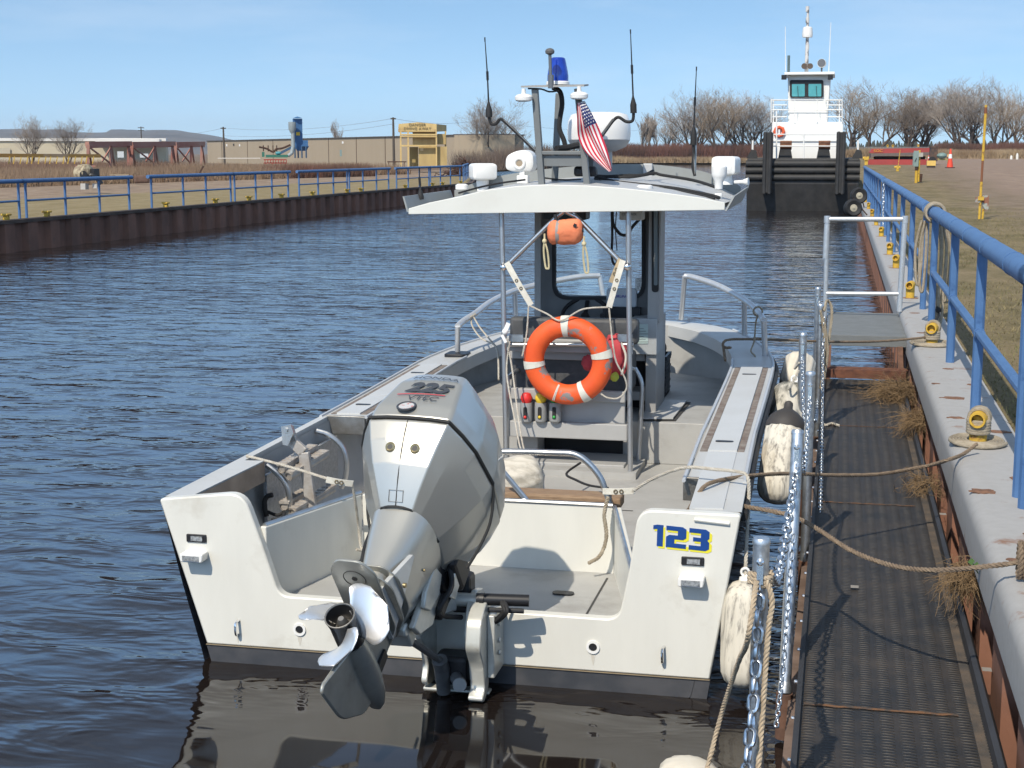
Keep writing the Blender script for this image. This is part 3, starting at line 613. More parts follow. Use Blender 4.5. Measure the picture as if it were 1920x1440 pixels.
# ---- leaning post, seat and console
def pbox(mb, x0, y0, x1, y1, Y, dy, mi=0):
    a, b = at(x0, y1, Y=Y), at(x1, y0, Y=Y); return mb.box(a.x, b.x, a.y, a.y + dy, a.z, b.z, mi)
YP = 9.97
POLE = M('pole_aluminium', (.52, .53, .54), .36, .85, var=.12, scale=14)
mb = MB(); mb.tube([at(940, 396, Y=YP), at(944, 560, Y=YP), at(949, 870, Y=YP)], .018, 12); mb.tube([at(1178, 394, Y=YP), at(1180, 640, Y=YP), at(1182, 898, Y=YP)], .018, 12)
tp_ = mb.build('top_support', POLE, boat)
mb = MB(); mb.tube([at(948, 500, Y=YP - .03), at(1042, 408, Y=YP - .03), at(1056, 397, Y=YP - .03)], .017, 12); mb.tube([at(1172, 500, Y=YP - .03), at(1080, 406, Y=YP - .03), at(1062, 397, Y=YP - .03)], .017, 12)
mb.tube([at(1074, 394, Y=YP - .03), at(1078, 404, Y=YP - .03)], .014, 10); mb.build('diagonal_brace', ALU, tp_)
mb = MB()
for x, y in ((944, 501), (1176, 500)): mb.ball(at(x, y, Y=YP - .05), .026, 12)
mb.build('brace_clamp', CHROME, tp_)
seat = MB(); pbox(seat, 952, 736, 1172, 805, 10.05, .03); pbox(seat, 950, 797, 1176, 818, 10.0, .06); pbox(seat, 955, 735, 1172, 748, 10.02, .05)
pbox(seat, 950, 640, 1186, 658, 10.1, .04); pbox(seat, 955, 663, 1176, 672, 10.2, .03)
pbox(seat, 955, 815, 1008, 880, 10.2, .3); pbox(seat, 955, 873, 1170, 893, 10.05, .5)
sb_ = seat.build('leaning_post', M('grey_seat_paint', (.38, .375, .36), .5, var=.08), boat, smooth=0, bevel=.006)
mb = MB(); pbox(mb, 955, 600, 1196, 641, 10.3, .12); pbox(mb, 958, 670, 1178, 736, 10.25, .45); mb.build('seat_cushion', M('charcoal_vinyl', (.05, .052, .055), .55, col2=(.085, .085, .085), scale=12, bump=.15), sb_, bevel=.025)
mb = MB(); pbox(mb, 1000, 816, 1168, 872, 10.45, .02); mb.build('locker_opening', M('locker_dark', (.02, .02, .021), .8), sb_, smooth=0)
mb = MB(); a, b = at(952, 646, Y=10.07), at(1188, 646, Y=10.07); mb.tube([a, b], .016, 12)
for x in (968, 1172): c = at(x, 634, Y=10.06); mb.obox(c, (.1, .02, .05))
mb.build('seat_bar', ALU, sb_)
mb = MB()
for x, y, x2, y2 in ((953, 718, 950, 897), (1196, 690, 1205, 722)): pass
mb.tube(catmull([at(1190, 690, Y=10.35), at(1203, 718, Y=10.35), at(1203, 760, Y=10.35), at(1196, 872, Y=10.35)], 5), .016, 10)
mb.tube(catmull([at(976, 690, Y=10.3), at(956, 706, Y=10.1), at(951, 725, Y=10.0), at(951, 890, Y=10.0)], 5), .016, 10)
mb.tube([at(1183, 690, Y=10.0), at(1190, 692, Y=10.35)], .012, 8)
mb.build('seat_frame_tube', POLE, sb_)
mb = MB(); pbox(mb, 985, 888, 1192, 898, 9.9, .5); mb.build('seat_plinth', GREYP, sb_, smooth=0)
# console
CONS = M('console_paint', (.33, .325, .315), .5, var=.1, scale=4, bump=.05)
CONSD = M('console_dark', (.15, .15, .148), .55, var=.15)
YC = 10.75
con = MB()
pbox(con, 1208, 600, 1232, 866, YC, .55)                 # outer right cheek
pbox(con, 1004, 600, 1012, 866, YC, .6)
for y0, y1 in ((655, 676), (735, 750), (793, 805), (850, 866)): pbox(con, 1170, y0, 1210, y1, YC + .03, .3)
pbox(con, 1004, 598, 1150, 866, YC + .45, .1)
cons = con.build('console', CONS, boat, smooth=0, bevel=.004)
mb = MB(); pbox(mb, 1150, 676, 1210, 850, YC + .3, .05); mb.build('shelf_recess', M('locker_dark', (.02, .02, .021), .8), cons, smooth=0)
mb = MB(); pbox(mb, 1182, 598, 1232, 664, YC - .03, .4); mb.build('side_shelf', M('console_light', (.36, .375, .38), .5, var=.1), cons, smooth=0, bevel=.004)
a, b, d_ = at(1182, 664, Y=YC - .034), at(1232, 664, Y=YC - .034), at(1182, 598, Y=YC - .034)
k = lambda u, v_: a + (b - a) * u + (d_ - a) * v_
mb = MB(); mb.prism([k(.2, .3), k(.66, .3), k(.66, .85), k(.2, .85)], (0, -.002, 0)); pl = mb.build('capacity_plate', M('plate_green', (.42, .52, .5), .4, var=.1, scale=30), cons, smooth=0)
mb = MB()
for i in range(6): v0 = .34 + .075 * i; mb.prism([k(.32, v0), k(.66 - .08 * (i % 3), v0), k(.66 - .08 * (i % 3), v0 + .02), k(.32, v0 + .02)], (0, -.003, 0))
mb.build('plate_print', M('print_grey', (.2, .24, .24), .6), pl, smooth=0)
mb = MB(); pbox(mb, 1004, 560, 1206, 604, YC + .35, .2); dash = mb.build('dashboard', CONSD, cons, smooth=0, bevel=.01)
mb = MB(); mb.prism([at(x, y, Y=YC + .28) for x, y in ((1086, 588), (1118, 575), (1125, 590), (1108, 605), (1090, 605))], (0, .03, 0)); mb.build('gauge_plate', M('gauge_grey', (.55, .56, .56), .4), dash, smooth=0)
wc, wa = at(1097, 594, Y=YC + .12), V((0, -.72, .69))
mb = MB(); mb.torus(wc, wa, .175, .015, 32, 8)
u_ = V((1, 0, 0)); w3 = wa.normalized().cross(u_)
for ang in (R(90), R(210), R(330)): mb.beam(wc, wc + u_ * math.cos(ang) * .17 + w3 * math.sin(ang) * .17, .03, .012, upv=wa)
mb.lathe([(.035, -.01), (.03, .02)], wc, wa, 16); mb.build('steering_wheel', BLACKP, cons)
# windscreen wall with a rounded, rubber-gasketed pane
YW = 10.97
def prect(x0, y0, x1, y1, r): return rpoly([V((x0, y1)), V((x1, y1)), V((x1, y0)), V((x0, y0))], r, 6)
op = prect(1041, 388, 1203, 556, 26); og = prect(1035, 384, 1210, 562, 30); fr_ = prect(1006, 380, 1218, 602, 1)
def ring(mb, A, B, Y, dy):
    a = [at(q.x, q.y, Y=Y) for q in A]; b = [at(q.x, q.y, Y=Y) for q in B]; n_ = len(a)
    mb.loft([a, b, [q + V((0, dy, 0)) for q in b], [q + V((0, dy, 0)) for q in a], a], False, True)
mb = MB(); ring(mb, fr_, og, YW, .03); ws = mb.build('windscreen_frame', CONSD, boat, smooth=0)
mb = MB(); ring(mb, og, op, YW - .012, .05); mb.build('gasket', BLACKR, ws, smooth=30)
mb = MB(); mb.prism([at(q.x, q.y, Y=YW + .01) for q in op], (0, .006, 0)); mb.build('pane', GLASS, ws, smooth=0)
mb = MB()
pbox(mb, 1214, 388, 1236, 606, YC, .03); a, b = at(1236, 606, Y=YC), at(1236, 388, Y=YC); mb.box(a.x - .012, a.x, YC, YW + .05, a.z, b.z)
pbox(mb, 1002, 388, 1014, 606, YC + .1, .03); mb.build('side_frame', CONS, ws, smooth=0)
mb = MB(); mb.prism([at(q.x, q.y, Y=YC - .006) for q in prect(1222, 384, 1235, 548, 6)], (0, .004, 0)); mb.build('side_gasket', BLACKR, ws, smooth=0)
mb = MB(); mb.prism([at(q.x, q.y, Y=YC - .009) for q in prect(1226, 384, 1233, 535, 3)], (0, .002, 0)); mb.build('side_pane', M('smoked_glass', (.16, .19, .2), .08, spec=.8), ws, smooth=0)
mb = MB(); a = at(1138, 577, Y=YC + .2); mb.prism([at(q.x, q.y, Y=YC + .2) for q in prect(1137, 541, 1194, 577, 5)], (0, .05, 0)); es = mb.build('chart_plotter', M('plotter_grey', (.5, .52, .54), .4), dash, bevel=.008)
mb = MB(); put_text(mb, 'FURUNO', .03, at(1163, 556, Y=YC + .197), (1, 0, 0), (0, 0, 1), extrude=.0008, shear=.2); mb.build('plotter_print', M('print_blue', (.05, .04, .3), .5), dash, smooth=0)
mb = MB(); pbox(mb, 1130, 577, 1200, 590, YC + .15, .1); pbox(mb, 1125, 590, 1180, 600, YC + .15, .08); mb.build('plotter_bracket', BLACKP, dash, smooth=0)
mb = MB(); pbox(mb, 1138, 560, 1146, 640, YC + .0, .03); mb.build('throttle_lever', BLACKP, cons, bevel=.006)
mb = MB(); pbox(mb, 1191, 522, 1203, 545, YW - .01, .008); mb.build('sticker', M('sticker_white', (.75, .75, .72), .5, col2=(.3, .3, .3), scale=90), ws, smooth=0)
mb = MB(); pbox(mb, 1161, 392, 1205, 413, 10.4, .14); rb_ = mb.build('radio_box', M('box_beige', (.5, .5, .47), .5), boat, bevel=.01)
mb = MB(); put_text(mb, 'CONTROL', .022, at(1180, 402, Y=10.397), (1, 0, 0), (0, 0, 1), extrude=.0006); mb.build('box_print', BLACKP, rb_, smooth=0)
mb = MB(); mb.tube(catmull([at(1148, 396, Y=10.4), at(1150, 420, Y=10.4), at(1162, 438, Y=10.4), at(1175, 440, Y=10.4), at(1186, 425, Y=10.4), at(1200, 410, Y=10.45)], 5), .011, 8)
mb.tube(catmull([at(1147, 396, Y=10.42), at(1148, 440, Y=10.42), at(1147, 480, Y=10.42), at(1152, 496, Y=10.42), at(1160, 488, Y=10.42)], 5), .009, 8)
mb.tube(catmull([at(1156, 396, Y=10.42), at(1154, 430, Y=10.42), at(1157, 470, Y=10.42)], 4), .004, 6); mb.build('microphone_cable', BLACKR, rb_)
mb = MB(); pbox(mb, 1018, 392, 1098, 412, 10.5, .2); mb.build('overhead_console', BLACKP, boat, bevel=.01)

# ---- hard top (surveyed on planes set back by the overhang)
at_plain = at
def at(x, y, X=None, Y=None, Z=None): return at_plain(x, y, X, None if Y is None else Y + .42, Z)
YR, YF = 9.45, 11.0
TOPP = M('hardtop_paint', (.47, .475, .475), .45, var=.08, scale=2.5, dirt=(.36, .36, .36), dscale=3, dlim=(.58, .85))
FLG = M('hardtop_flange_grey', (.28, .295, .29), .5, var=.12, scale=3)
arch = [(766, 392), (805, 381), (859, 370), (914, 357), (969, 350), (1027, 347), (1100, 349), (1169, 354), (1242, 362), (1315, 372), (1359, 381)]
bot = [(766, 402), (1359, 394)]
ra = [at(x, y, Y=YR) for x, y in arch]
front = [(852, 357), (907, 337), (954, 327), (1005, 319), (1080, 312), (1162, 308), (1217, 308), (1265, 313), (1315, 321), (1360, 335), (1389, 350)]
fa = [at(x, y, Y=YF) for x, y in front]; dn = V((0, 0, -.08))
mb = MB(); rows = []
for i in range(7):
    t = i / 6; rows.append([a.lerp(b + dn, t) for a, b in zip(ra, fa)])
mb.sheet(rows); mb.sheet([[p + V((0, 0, -.03)) for p in r] for r in rows])
top = mb.build('hard_top', TOPP, boat, smooth=50)
mb = MB(); a, b = at(*bot[0], Y=YR), at(*bot[1], Y=YR)
mb.prism([p + V((0, -.004, .004)) for p in ra] + [b + V((0, -.004, 0)), a + V((0, -.004, 0))], (0, .025, 0)); mb.build('fascia', M('fascia_white', (.66, .655, .60), .4, var=.04, scale=3, dirt=(.6, .58, .52), dscale=3, dlim=(.6, .9)), top, smooth=30, bevel=.004)
mb = MB()
def wallstrip(p, q, h, t): # upright flange plate between two polylines
    lo = p; hi = [a_ + V((0, 0, h)) for a_ in p]; mb.loft([[a_, b_, b_ + V(t), a_ + V(t)] for a_, b_ in zip(lo, hi)], True, True)
wallstrip([p + dn for p in fa], None, .082, (0, .012, 0))
l0, l1 = ra[0], fa[0] + dn; r0, r1 = ra[-1], fa[-1] + dn
mb.loft([[l0 + V((0, 0, -.02)), l0 + V((-.03, 0, .085)), l0 + V((-.042, 0, .085)), l0 + V((-.012, 0, -.02))], [l1, l1 + V((-.03, 0, .082)), l1 + V((-.042, 0, .082)), l1 + V((-.012, 0, 0))]], True, True)
mb.loft([[r0 + V((0, 0, -.05)), r0 + V((.05, .02, .045)), r0 + V((.062, .02, .045)), r0 + V((.012, 0, -.05))], [r1 + V((0, 0, -.03)), r1 + V((.05, 0, .082)), r1 + V((.062, 0, .082)), r1 + V((.012, 0, -.03))]], True, True)
mb.build('flange', FLG, top, smooth=30)
mb = MB(); a = at(1215, 309, Y=YF - .03); mb.obox(a + V((0, 0, -.05)), (.07, .05, .12)); mb.build('flange_gusset', TOPP, top, smooth=0, bevel=.006)
mb = MB(); c = at(1209, 350, Y=9.75); mb.lathe([(.055, -.03), (.055, .004), (.04, .012)], c, (0, 0, 1), 24); mb.build('vent_cap', WPLAST, top)
mb = MB(); c = at(866, 350, Y=10.9); mb.lathe([(.05, -.02), (.05, .012), (.03, .022)], c, (0, 0, 1), 20); mb.build('vent_cap', WPLAST, top)
# cables lying on the hard top
mb = MB()
for pts, r_ in (([(1117, 331), (1150, 340), (1200, 346), (1270, 354), (1330, 366), (1348, 371)], .013), ([(1115, 335), (1145, 346), (1190, 349), (1268, 357), (1340, 372)], .008), ([(1120, 330), (1180, 332), (1226, 325), (1240, 328), (1300, 338), (1345, 352)], .011), ([(1118, 332), (1170, 329), (1205, 328), (1224, 320)], .010), ([(860, 362), (900, 351), (940, 343), (985, 337)], .007), ([(1010, 332), (1050, 337), (1090, 337)], .006)):
    m_ = [];
    for i, (x, y) in enumerate(pts):
        Yc = 9.6 + .9 * (1 - (y - 318) / 55)
        m_.append(at(x, y, Y=max(9.6, min(10.9, Yc))))
    mb.tube(catmull(m_, 4), r_, 7)
mb.build('cable_loom', BLACKR, top)
# equipment mast
YM = 9.72
MAST = M('mast_grey', (.17, .18, .18), .5, var=.12, scale=6)
mb = MB()
for (x0, y0, x1, y1), Y in (((1003, 166, 1016, 346), YM), ((1083, 166, 1101, 346), YM), ((1048, 175, 1040, 340), 10.25), ((1108, 292, 1108, 330), 10.25)):
    mb.beam(at(x0, y0, Y=Y), at(x1, y1, Y=Y), .042, .05, upv=(0, 1, 0))
pbox(mb, 1003, 283, 1100, 290, YM - .02, .5); pbox(mb, 1016, 291, 1092, 312, YM + .005, .012)
mast = mb.build('mast', MAST, boat, smooth=0, bevel=.004)
mb = MB(); a, b = at(980, 165, Y=YM), at(1098, 163, Y=YM); mb.add([a + V((0, -.06, 0)), b + V((0, -.06, 0)), b + V((-.03, .3, .02)), a + V((.03, .3, .02)), a + V((0, -.06, .012)), b + V((0, -.06, .012)), b + V((-.03, .3, .032)), a + V((.03, .3, .032))], [(0, 1, 2, 3), (4, 5, 6, 7), (0, 1, 5, 4), (1, 2, 6, 5), (2, 3, 7, 6), (3, 0, 4, 7)])
mb.build('mast_plate', M('mast_plate_grey', (.34, .33, .31), .5), mast, smooth=0)
mb = MB(); pbox(mb, 1075, 312, 1117, 331, YM + .1, .1); mb.build('siren_speaker', BLACKP, mast, bevel=.02)
mb = MB(); mb.tube(catmull([at(x, y, Y=YM + .12) for x, y in ((1036, 164), (1050, 172), (1054, 195), (1050, 222), (1049, 242), (1058, 265), (1060, 281))], 4), .017, 8); mb.tube([at(1043, 279, Y=YM + .02), at(1062, 277, Y=YM + .1), at(1085, 272, Y=YM + .15)], .022, 8)
mb.tube(catmull([at(x, y, Y=YM - .03) for x, y in ((990, 166), (1015, 167), (1030, 172), (1048, 170))], 3), .006, 6); mb.build('cable_loom', BLACKR, mast)
BEAC = M('blue_beacon_lens', (.006, .05, .42), .12, col2=(.004, .03, .3), scale=60, stretch=(1, 1, .15), coat=.6)
c = at(1046, 154, Y=YM + .12); k = 2800 / (YM + .4)
mb = MB(); mb.lathe([(.073, 0), (.073, .04), (.068, .075), (.056, .135), (.05, .158), (.04, .165)], c, (0, 0, 1), 24); bc = mb.build('blue_beacon', BEAC, mast)
mb = MB(); mb.lathe([(.08, -.018), (.08, 0), (.073, .006)], c, (0, 0, 1), 24); mb.build('beacon_base', WPLAST, bc)
mb = MB(); a, b = at(1033, 160, Y=YM - .05), at(1031, 100, Y=YM - .05); mb.tube([a, b], .011, 10); mb.tube([a + V((0, 0, -.02)), a + V((0, 0, .07))], .02, 10); gp = mb.build('aerial_stub', M('stub_grey', (.2, .2, .2), .4, .6), mast)
mb = MB(); mb.lathe([(.012, -.01), (.03, 0), (.032, .016), (.024, .028), (.01, .034)], b, (0, 0, 1), 18); mb.build('gps_aerial', M('gps_grey', (.12, .12, .12), .4), gp)
for px, py in ((982, 183), (1086, 179)):
    c = at(px, py, Y=YM - .06); mb = MB()
    mb.lathe([(.052, -.022), (.06, -.012), (.06, .008), (.045, .02), (.015, .026), (.013, .06)], c, (0, -.1, 1), 22); f = mb.build('floodlight', WPLAST, mast)
    mb = MB(); mb.lathe([(.05, -.024), (.03, -.027)], c, (0, -.1, 1), 22); mb.build('lens', LENS, f)
c = at(1123, 262, Y=10.55)
mb = MB(); mb.lathe([(.228, 0), (.232, .05), (.228, .13), (.205, .18), (.15, .197), (.05, .2)], c, (0, 0, 1), 40); rd = mb.build('radar_dome', WPLAST, boat, smooth=50)
mb = MB(); mb.lathe([(.12, -.085), (.2, -.05), (.228, -.002)], c, (0, 0, 1), 40); mb.lathe([(.1, -.2), (.1, -.085)], c, (0, 0, 1), 16); mb.build('dome_base', M('dome_base_grey', (.36, .37, .38), .5), rd, smooth=50)
def spot(px0, py0, px1, py1, Y, turn):
    a, b = at(px0, py1, Y=Y), at(px1, py0, Y=Y); c = (a + b) / 2; W_, Hh = (b.x - a.x), (b.z - a.z)
    Mz = rot3('Z', turn); mb = MB(); rr = []
    prof = rpoly([V((-.5, -.5)), V((.5, -.5)), V((.5, .5)), V((-.5, .5))], .2, 4)
    for dy, s_ in ((-.5, .8), (-.45, .95), (-.2, 1), (.3, .98), (.45, .9), (.5, .75)):
        rr.append([c + Mz @ V((q.x * W_ * s_, dy * W_ * 1.1, q.y * Hh * s_)) for q in prof])
    mb.loft(rr); return mb, c, W_, Hh
mb, c, W_, Hh = spot(882, 306, 928, 337, 10.95, R(25)); s1 = mb.build('spotlight', WPLAST, boat, smooth=45)
mb = MB(); mb.lathe([(.045, -Hh * .5 - .09), (.05, -Hh * .5 - .01), (.04, -Hh * .4)], c, (0, 0, 1), 18); mb.build('spotlight_foot', WPLAST, s1)
mb, c, W_, Hh = spot(1338, 293, 1386, 328, 10.8, R(-10)); s2 = mb.build('spotlight', WPLAST, boat, smooth=45)
mb = MB(); mb.lathe([(.05, -Hh * .5 - .07), (.04, -Hh * .5 - .0), (.06, -Hh * .4)], c, (0, 0, 1), 18); mb.build('spotlight_foot', WPLAST, s2)
c = at(980, 303, Y=10.5); mb = MB()      # thermal camera head with a ring
pr_ = rpoly([V((-.125, -.06)), V((-.06, -.075)), V((.075, -.075)), V((.095, -.03)), V((.095, .055)), V((.03, .09)), V((-.06, .075)), V((-.12, .04))], .035, 4)
mb.loft([[c + V((q.x * s_, dy, q.y * s_)) for q in pr_] for dy, s_ in ((-.06, .8), (-.05, .95), (0, 1), (.09, 1), (.11, .85))]); ch = mb.build('camera_head', WPLAST, boat, smooth=45)
mb = MB(); o = c + V((-.012, -.062, -.012)); mb.torus(o, (0, 1, 0), .036, .012, 24, 8); mb.build('pivot_ring', WPLAST, ch)
mb = MB(); mb.lathe([(.03, .002), (.03, -.002)], o, (0, 1, 0), 20); mb.build('pivot_plug', M('plug_tan', (.35, .28, .2), .4), ch)
mb = MB(); mb.obox(c + V((.01, -.03, -.13)), (.085, .07, .06)); mb.obox(c + V((.005, -.03, -.085)), (.04, .04, .06)); mb.build('camera_foot', WPLAST, ch, smooth=0, bevel=.008)
c0, c1 = at(1349, 312, Y=9.95), at(1347, 368, Y=9.95)
mb = MB(); ax = (c1 - c0).normalized(); h = (c1 - c0).length
mb.lathe([(.045, -.004), (.052, .004), (.052, .055), (.045, .075), (.03, .1), (.027, h * .75)], c0, ax, 20); ho = mb.build('hailer', WPLAST, boat)
mb = MB(); mb.obox(c1 + V((0, 0, -.01)), (.05, .05, .06)); mb.lathe([(.02, -.03), (.02, .03)], c1 + V((.0, -.02, 0)), (0, 1, 0), 12); mb.build('hailer_bracket', WPLAST, ho, bevel=.006)
mb = MB(); c = at(1392, 341, Y=10.7); mb.lathe([(.012, -.06), (.014, 0), (.03, .045)], c, (1, -.2, .05), 14); mb.build('horn', WPLAST, boat)
def whip(tip, ferr, base, foot, Y, extra=None):
    mb = MB(); mb.tube([at(*base, Y=Y), at(*ferr, Y=Y), at(*tip, Y=Y)], [.006, .005, .0028], 8)
    f = at(*ferr, Y=Y); d = (at(*base, Y=Y) - f).normalized(); mb.tube([f - d * .03, f + d * .03], .009, 8); mb.tube([at(*tip, Y=Y), at(*tip, Y=Y) + d * .03], .005, 6)
    o = mb.build('whip_aerial', BLACKP, boat); mb = MB()
    b0, b1 = at(*base, Y=Y), at(*foot, Y=Y); mb.lathe([(.006, 0), (.02, .05), (.023, .06), (.023, (b1 - b0).length)], b0, (b1 - b0), 14); mb.build('aerial_base', BLACKR, o)
    if extra:
        mb = MB(); mb.tube(catmull([at(x, y, Y=Y_) for x, y, Y_ in extra], 5), .011, 8); mb.build('aerial_cable', BLACKR, o)
        a, b = extra[-3], extra[-1]; mb = MB(); mb.beam(at(a[0], a[1] - 3, Y=a[2]), at(b[0], b[1] - 3, Y=b[2]), .02, .006); mb.build('aerial_arm', ALUD, o)
whip((909, 70), (914, 142), (916, 190), (917, 220), YM, [(917, 218, YM), (921, 232, YM), (930, 232, YM), (937, 224, YM), (945, 227, YM), (975, 255, YM), (1005, 285, YM)])
whip((1182, 55), (1185, 130), (1187, 180), (1188, 212), 10.1, [(1188, 210, 10.1), (1186, 226, 10.1), (1174, 228, 10.1), (1160, 220, 10.1), (1150, 226, 10.1), (1138, 242, 10.05), (1128, 256, 10.0)])
whip((1306, 125), (1303, 190), (1301, 236), (1300, 272), 10.6, [(1300, 270, 10.6), (1301, 290, 10.6), (1299, 312, 10.6), (1303, 330, 10.6)])
mb = MB(); mb.beam(at(1305, 240, Y=10.63), at(1303, 325, Y=10.63), .015, .01, upv=(0, 1, 0)); mb.build('aerial_bracket', ALU, boat, smooth=0)
whip((786, 314), (787, 340), (788, 352), (789, 374), 9.9)

at = at_plain; YM += .42
# ---- outboard motor, tilted up; modelled in its own frame: s to starboard, f forward, u up the leg
P0 = V((-1.87, 5.60, .455)); TILT = R(54); STEER = R(0)
u_ = V((0, math.sin(TILT), math.cos(TILT))); s_ = V((1, 0, 0)); f_ = u_.cross(s_)
if f_.y < 0: f_ = -f_
Mst = Matrix.Rotation(STEER, 3, u_); s_, f_ = Mst @ s_, Mst @ f_
Myaw = rot3('Z', R(-6)); s_, f_, u_ = Myaw @ s_, Myaw @ f_, Myaw @ u_
def O(s, f, u): return P0 + s_ * s + f_ * f + u_ * u
def csec(u, wc, r, ws, fs, wm, ff, wf):
    h = [(0, -r - .010), (wc * .55, -r - .007), (wc, -r + .002), ((wc + ws) / 2 + .004, (-r + fs) / 2 - .004), (ws, fs), (wm, .0), (wm, .1), (wm * .97, ff * .6), (wf, ff - .03), (wf * .8, ff)]
    return [O(a, b, u) for a, b in h] + [O(0, ff, u)] + [O(-a, b, u) for a, b in reversed(h[1:])]
ML = M('engine_seam', (.025, .025, .024), .6)
low = [(.615, .075, .185, .115, -.09, .145, .27, .10), (.70, .10, .245, .155, -.125, .19, .33, .13), (.80, .13, .305, .195, -.155, .24, .37, .17), (.92, .16, .355, .24, -.185, .285, .40, .2), (1.02, .182, .385, .268, -.2, .305, .41, .22), (1.035, .185, .385, .268, -.2, .305, .41, .22)]
hi_ = [(1.05, .185, .385, .27, -.19, .304, .41, .22), (1.12, .182, .384, .268, -.18, .303, .41, .22), (1.30, .148, .335, .222, -.14, .255, .37, .19), (1.40, .122, .27, .175, -.09, .20, .3, .15), (1.46, .08, .16, .11, -.05, .13, .2, .1)]
low = [(.65 + (q[0] - .615) * .335 / .42, *q[1:]) for q in low]; hi_ = [(1.0 + (q[0] - 1.05) * .46 / .415, *q[1:]) for q in hi_]
mb = MB(); mb.loft([csec(*q) for q in low]); om = mb.build('outboard_motor', SILVER, boat, smooth=60)
mb = MB(); mb.loft([csec(*q) for q in hi_]); lid = mb.build('cowl_lid', SILVER, om, smooth=60)
for q_ in (om, lid):
    bv = q_.modifiers.new('soft_crease', 'BEVEL'); bv.width = .026; bv.segments = 4; bv.limit_method = 'ANGLE'; bv.angle_limit = R(7); bv.harden_normals = True
nrm = (-f_ - u_ * .45).normalized()
def onback(s, u):       # a point on the rear centre panel
    tab = low if u < .99 else hi_
    for q, q2 in zip(tab, tab[1:]):
        if q[0] <= u <= q2[0] or q2 is tab[-1]:
            t = (u - q[0]) / max(q2[0] - q[0], 1e-6); r = q[2] + (q2[2] - q[2]) * t; wc = q[1] + (q2[1] - q[1]) * t; break
    return O(s, -r - .012 + .016 * min(1, abs(s) / wc) ** 2, u)
# dark seam: round the back, then down the flank
sm = csec(.9925, .186, .388, .271, -.2, .308, .41, .22)
mb = MB(); ns = len(sm); back = [sm[i] for i in (-5, -4, -3, -2, -1, 0, 1, 2, 3, 4, 5)]
mb.tube(back, .008, 8)
for sg in (1, -1):
    mb.tube(catmull([O(sg * .306, -.0, .995), O(sg * .306, .07, .95), O(sg * .297, .14, .87), O(sg * .26, .2, .78), O(sg * .215, .25, .70)], 5), .007, 8)
mb.tube([O(a * 1.0, b - .001, .652) for a, b in [(-.147, .02), (-.117, -.09), (-.067, -.183), (-.035, -.194), (0, -.198), (.035, -.194), (.067, -.183), (.117, -.09), (.147, .02)]], .006, 8)
mb.tube([onback(0, u) + nrm * .0005 for u in (.655, .75, .85, .93, .985)], .0022, 6)
mb.build('seam_gasket', ML, om)
mb = MB()
for s in (-.055, .06):
    c = onback(s, .86); mb.torus(c, nrm, .017, .006, 18, 6)
lt = mb.build('cowl_latch', M('latch_brass', (.45, .36, .2), .35, .8), om)
mb = MB()
for s in (-.055, .06): c = onback(s, .86); mb.lathe([(.014, .002), (.014, .003)], c, nrm, 14)
mb.build('latch_slot', BLACKP, lt)
mb = MB(); q = [onback(s, u) + nrm * .002 for s, u in ((-.035, .668), (.03, .668), (.03, .705), (-.035, .705))]; mb.tube(q, .002, 5, closed=True); mb.build('flush_cover', M('seam_grey', (.25, .25, .24), .5), om)
nu = (-f_ + u_ * .38).normalized(); xd = s_; yd = nu.cross(xd)
if yd.dot(u_) < 0: yd = -yd
def lidpt(s, u): return onback(s, u) + nu * .004
def lidtext(mb, txt, size, s, u, **k):
    v, f = text_mesh(txt, size, extrude=.0006, **{q: w_ for q, w_ in k.items() if q in ('shear', 'spacing', 'offset')})
    mb.add([lidpt(s + p.x * k.get('sx', 1), min(max(u + p.y * k.get('sy', 1), 1.01), 1.44)) + nu * (p.z + .003) for p in v], f)
DEC = M('decal_charcoal', (.06, .065, .075), .4); DECR = M('decal_red', (.5, .06, .08), .4)
mb = MB(); lidtext(mb, '225', .10, .015, 1.205, sx=1.3, sy=1.0, shear=.25, offset=.004); lidtext(mb, 'HONDA', .045, .02, 1.30, sx=1.3); lidtext(mb, 'VTEC', .045, .02, 1.12, sx=1.35, shear=.1); mb.build('cowl_lettering', DEC, lid, smooth=0)
mb = MB()
for i in range(8): q = [lidpt(-.11 + .028 * (i + d), 1.146 + .001 * (i + d) + h) + nu * .002 for d, h in ((0, 0), (1, 0), (1, .006), (0, .006))]; mb.prism(q, nu * .001)
mb.build('red_stripe', DECR, lid, smooth=0)
mb = MB(); c = lidpt(-.03, 1.055) + nu * .003; mb.torus(c, nu, .04, .0055, 28, 6); bd = mb.build('round_badge', DEC, lid)
mb = MB(); mb.lathe([(.036, 0), (.036, .001)], c, nu, 24); mb.build('badge_disc', M('badge_grey', (.5, .5, .5), .4, col2=(.45, .12, .1), scale=60, contrast=(.55, .6)), bd)
# leg
def lsec(u, w, r, ff, sq=.6): return [O(math.copysign(abs(math.sin(a)) ** sq, math.sin(a)) * w, (-r if math.cos(a) > 0 else ff) * abs(math.cos(a)) ** .9, u) for a in [2 * math.pi * i / 28 for i in range(28)]]
mb = MB(); mb.loft([lsec(.652, .146, .188, .26), lsec(.56, .132, .18, .25), lsec(.46, .113, .178, .24), lsec(.36, .088, .18, .22), lsec(.27, .068, .182, .2), lsec(.215, .056, .18, .19), lsec(.185, .05, .175, .19)]); leg = mb.build('midsection', SILVER, om, smooth=40)
mb = MB()
for sg in (1,):
    mb.loft([[O(sg * w, f, u), O(sg * w2, f2, u), O(sg * (w2 - .02), f2, u), O(sg * (w - .02), f, u)] for u, w, f, w2, f2 in ((.47, .118, -.11, .122, -.10), (.36, .105, -.15, .105, -.03), (.25, .075, -.17, .085, .05), (.18, .06, -.17, .07, .1))])
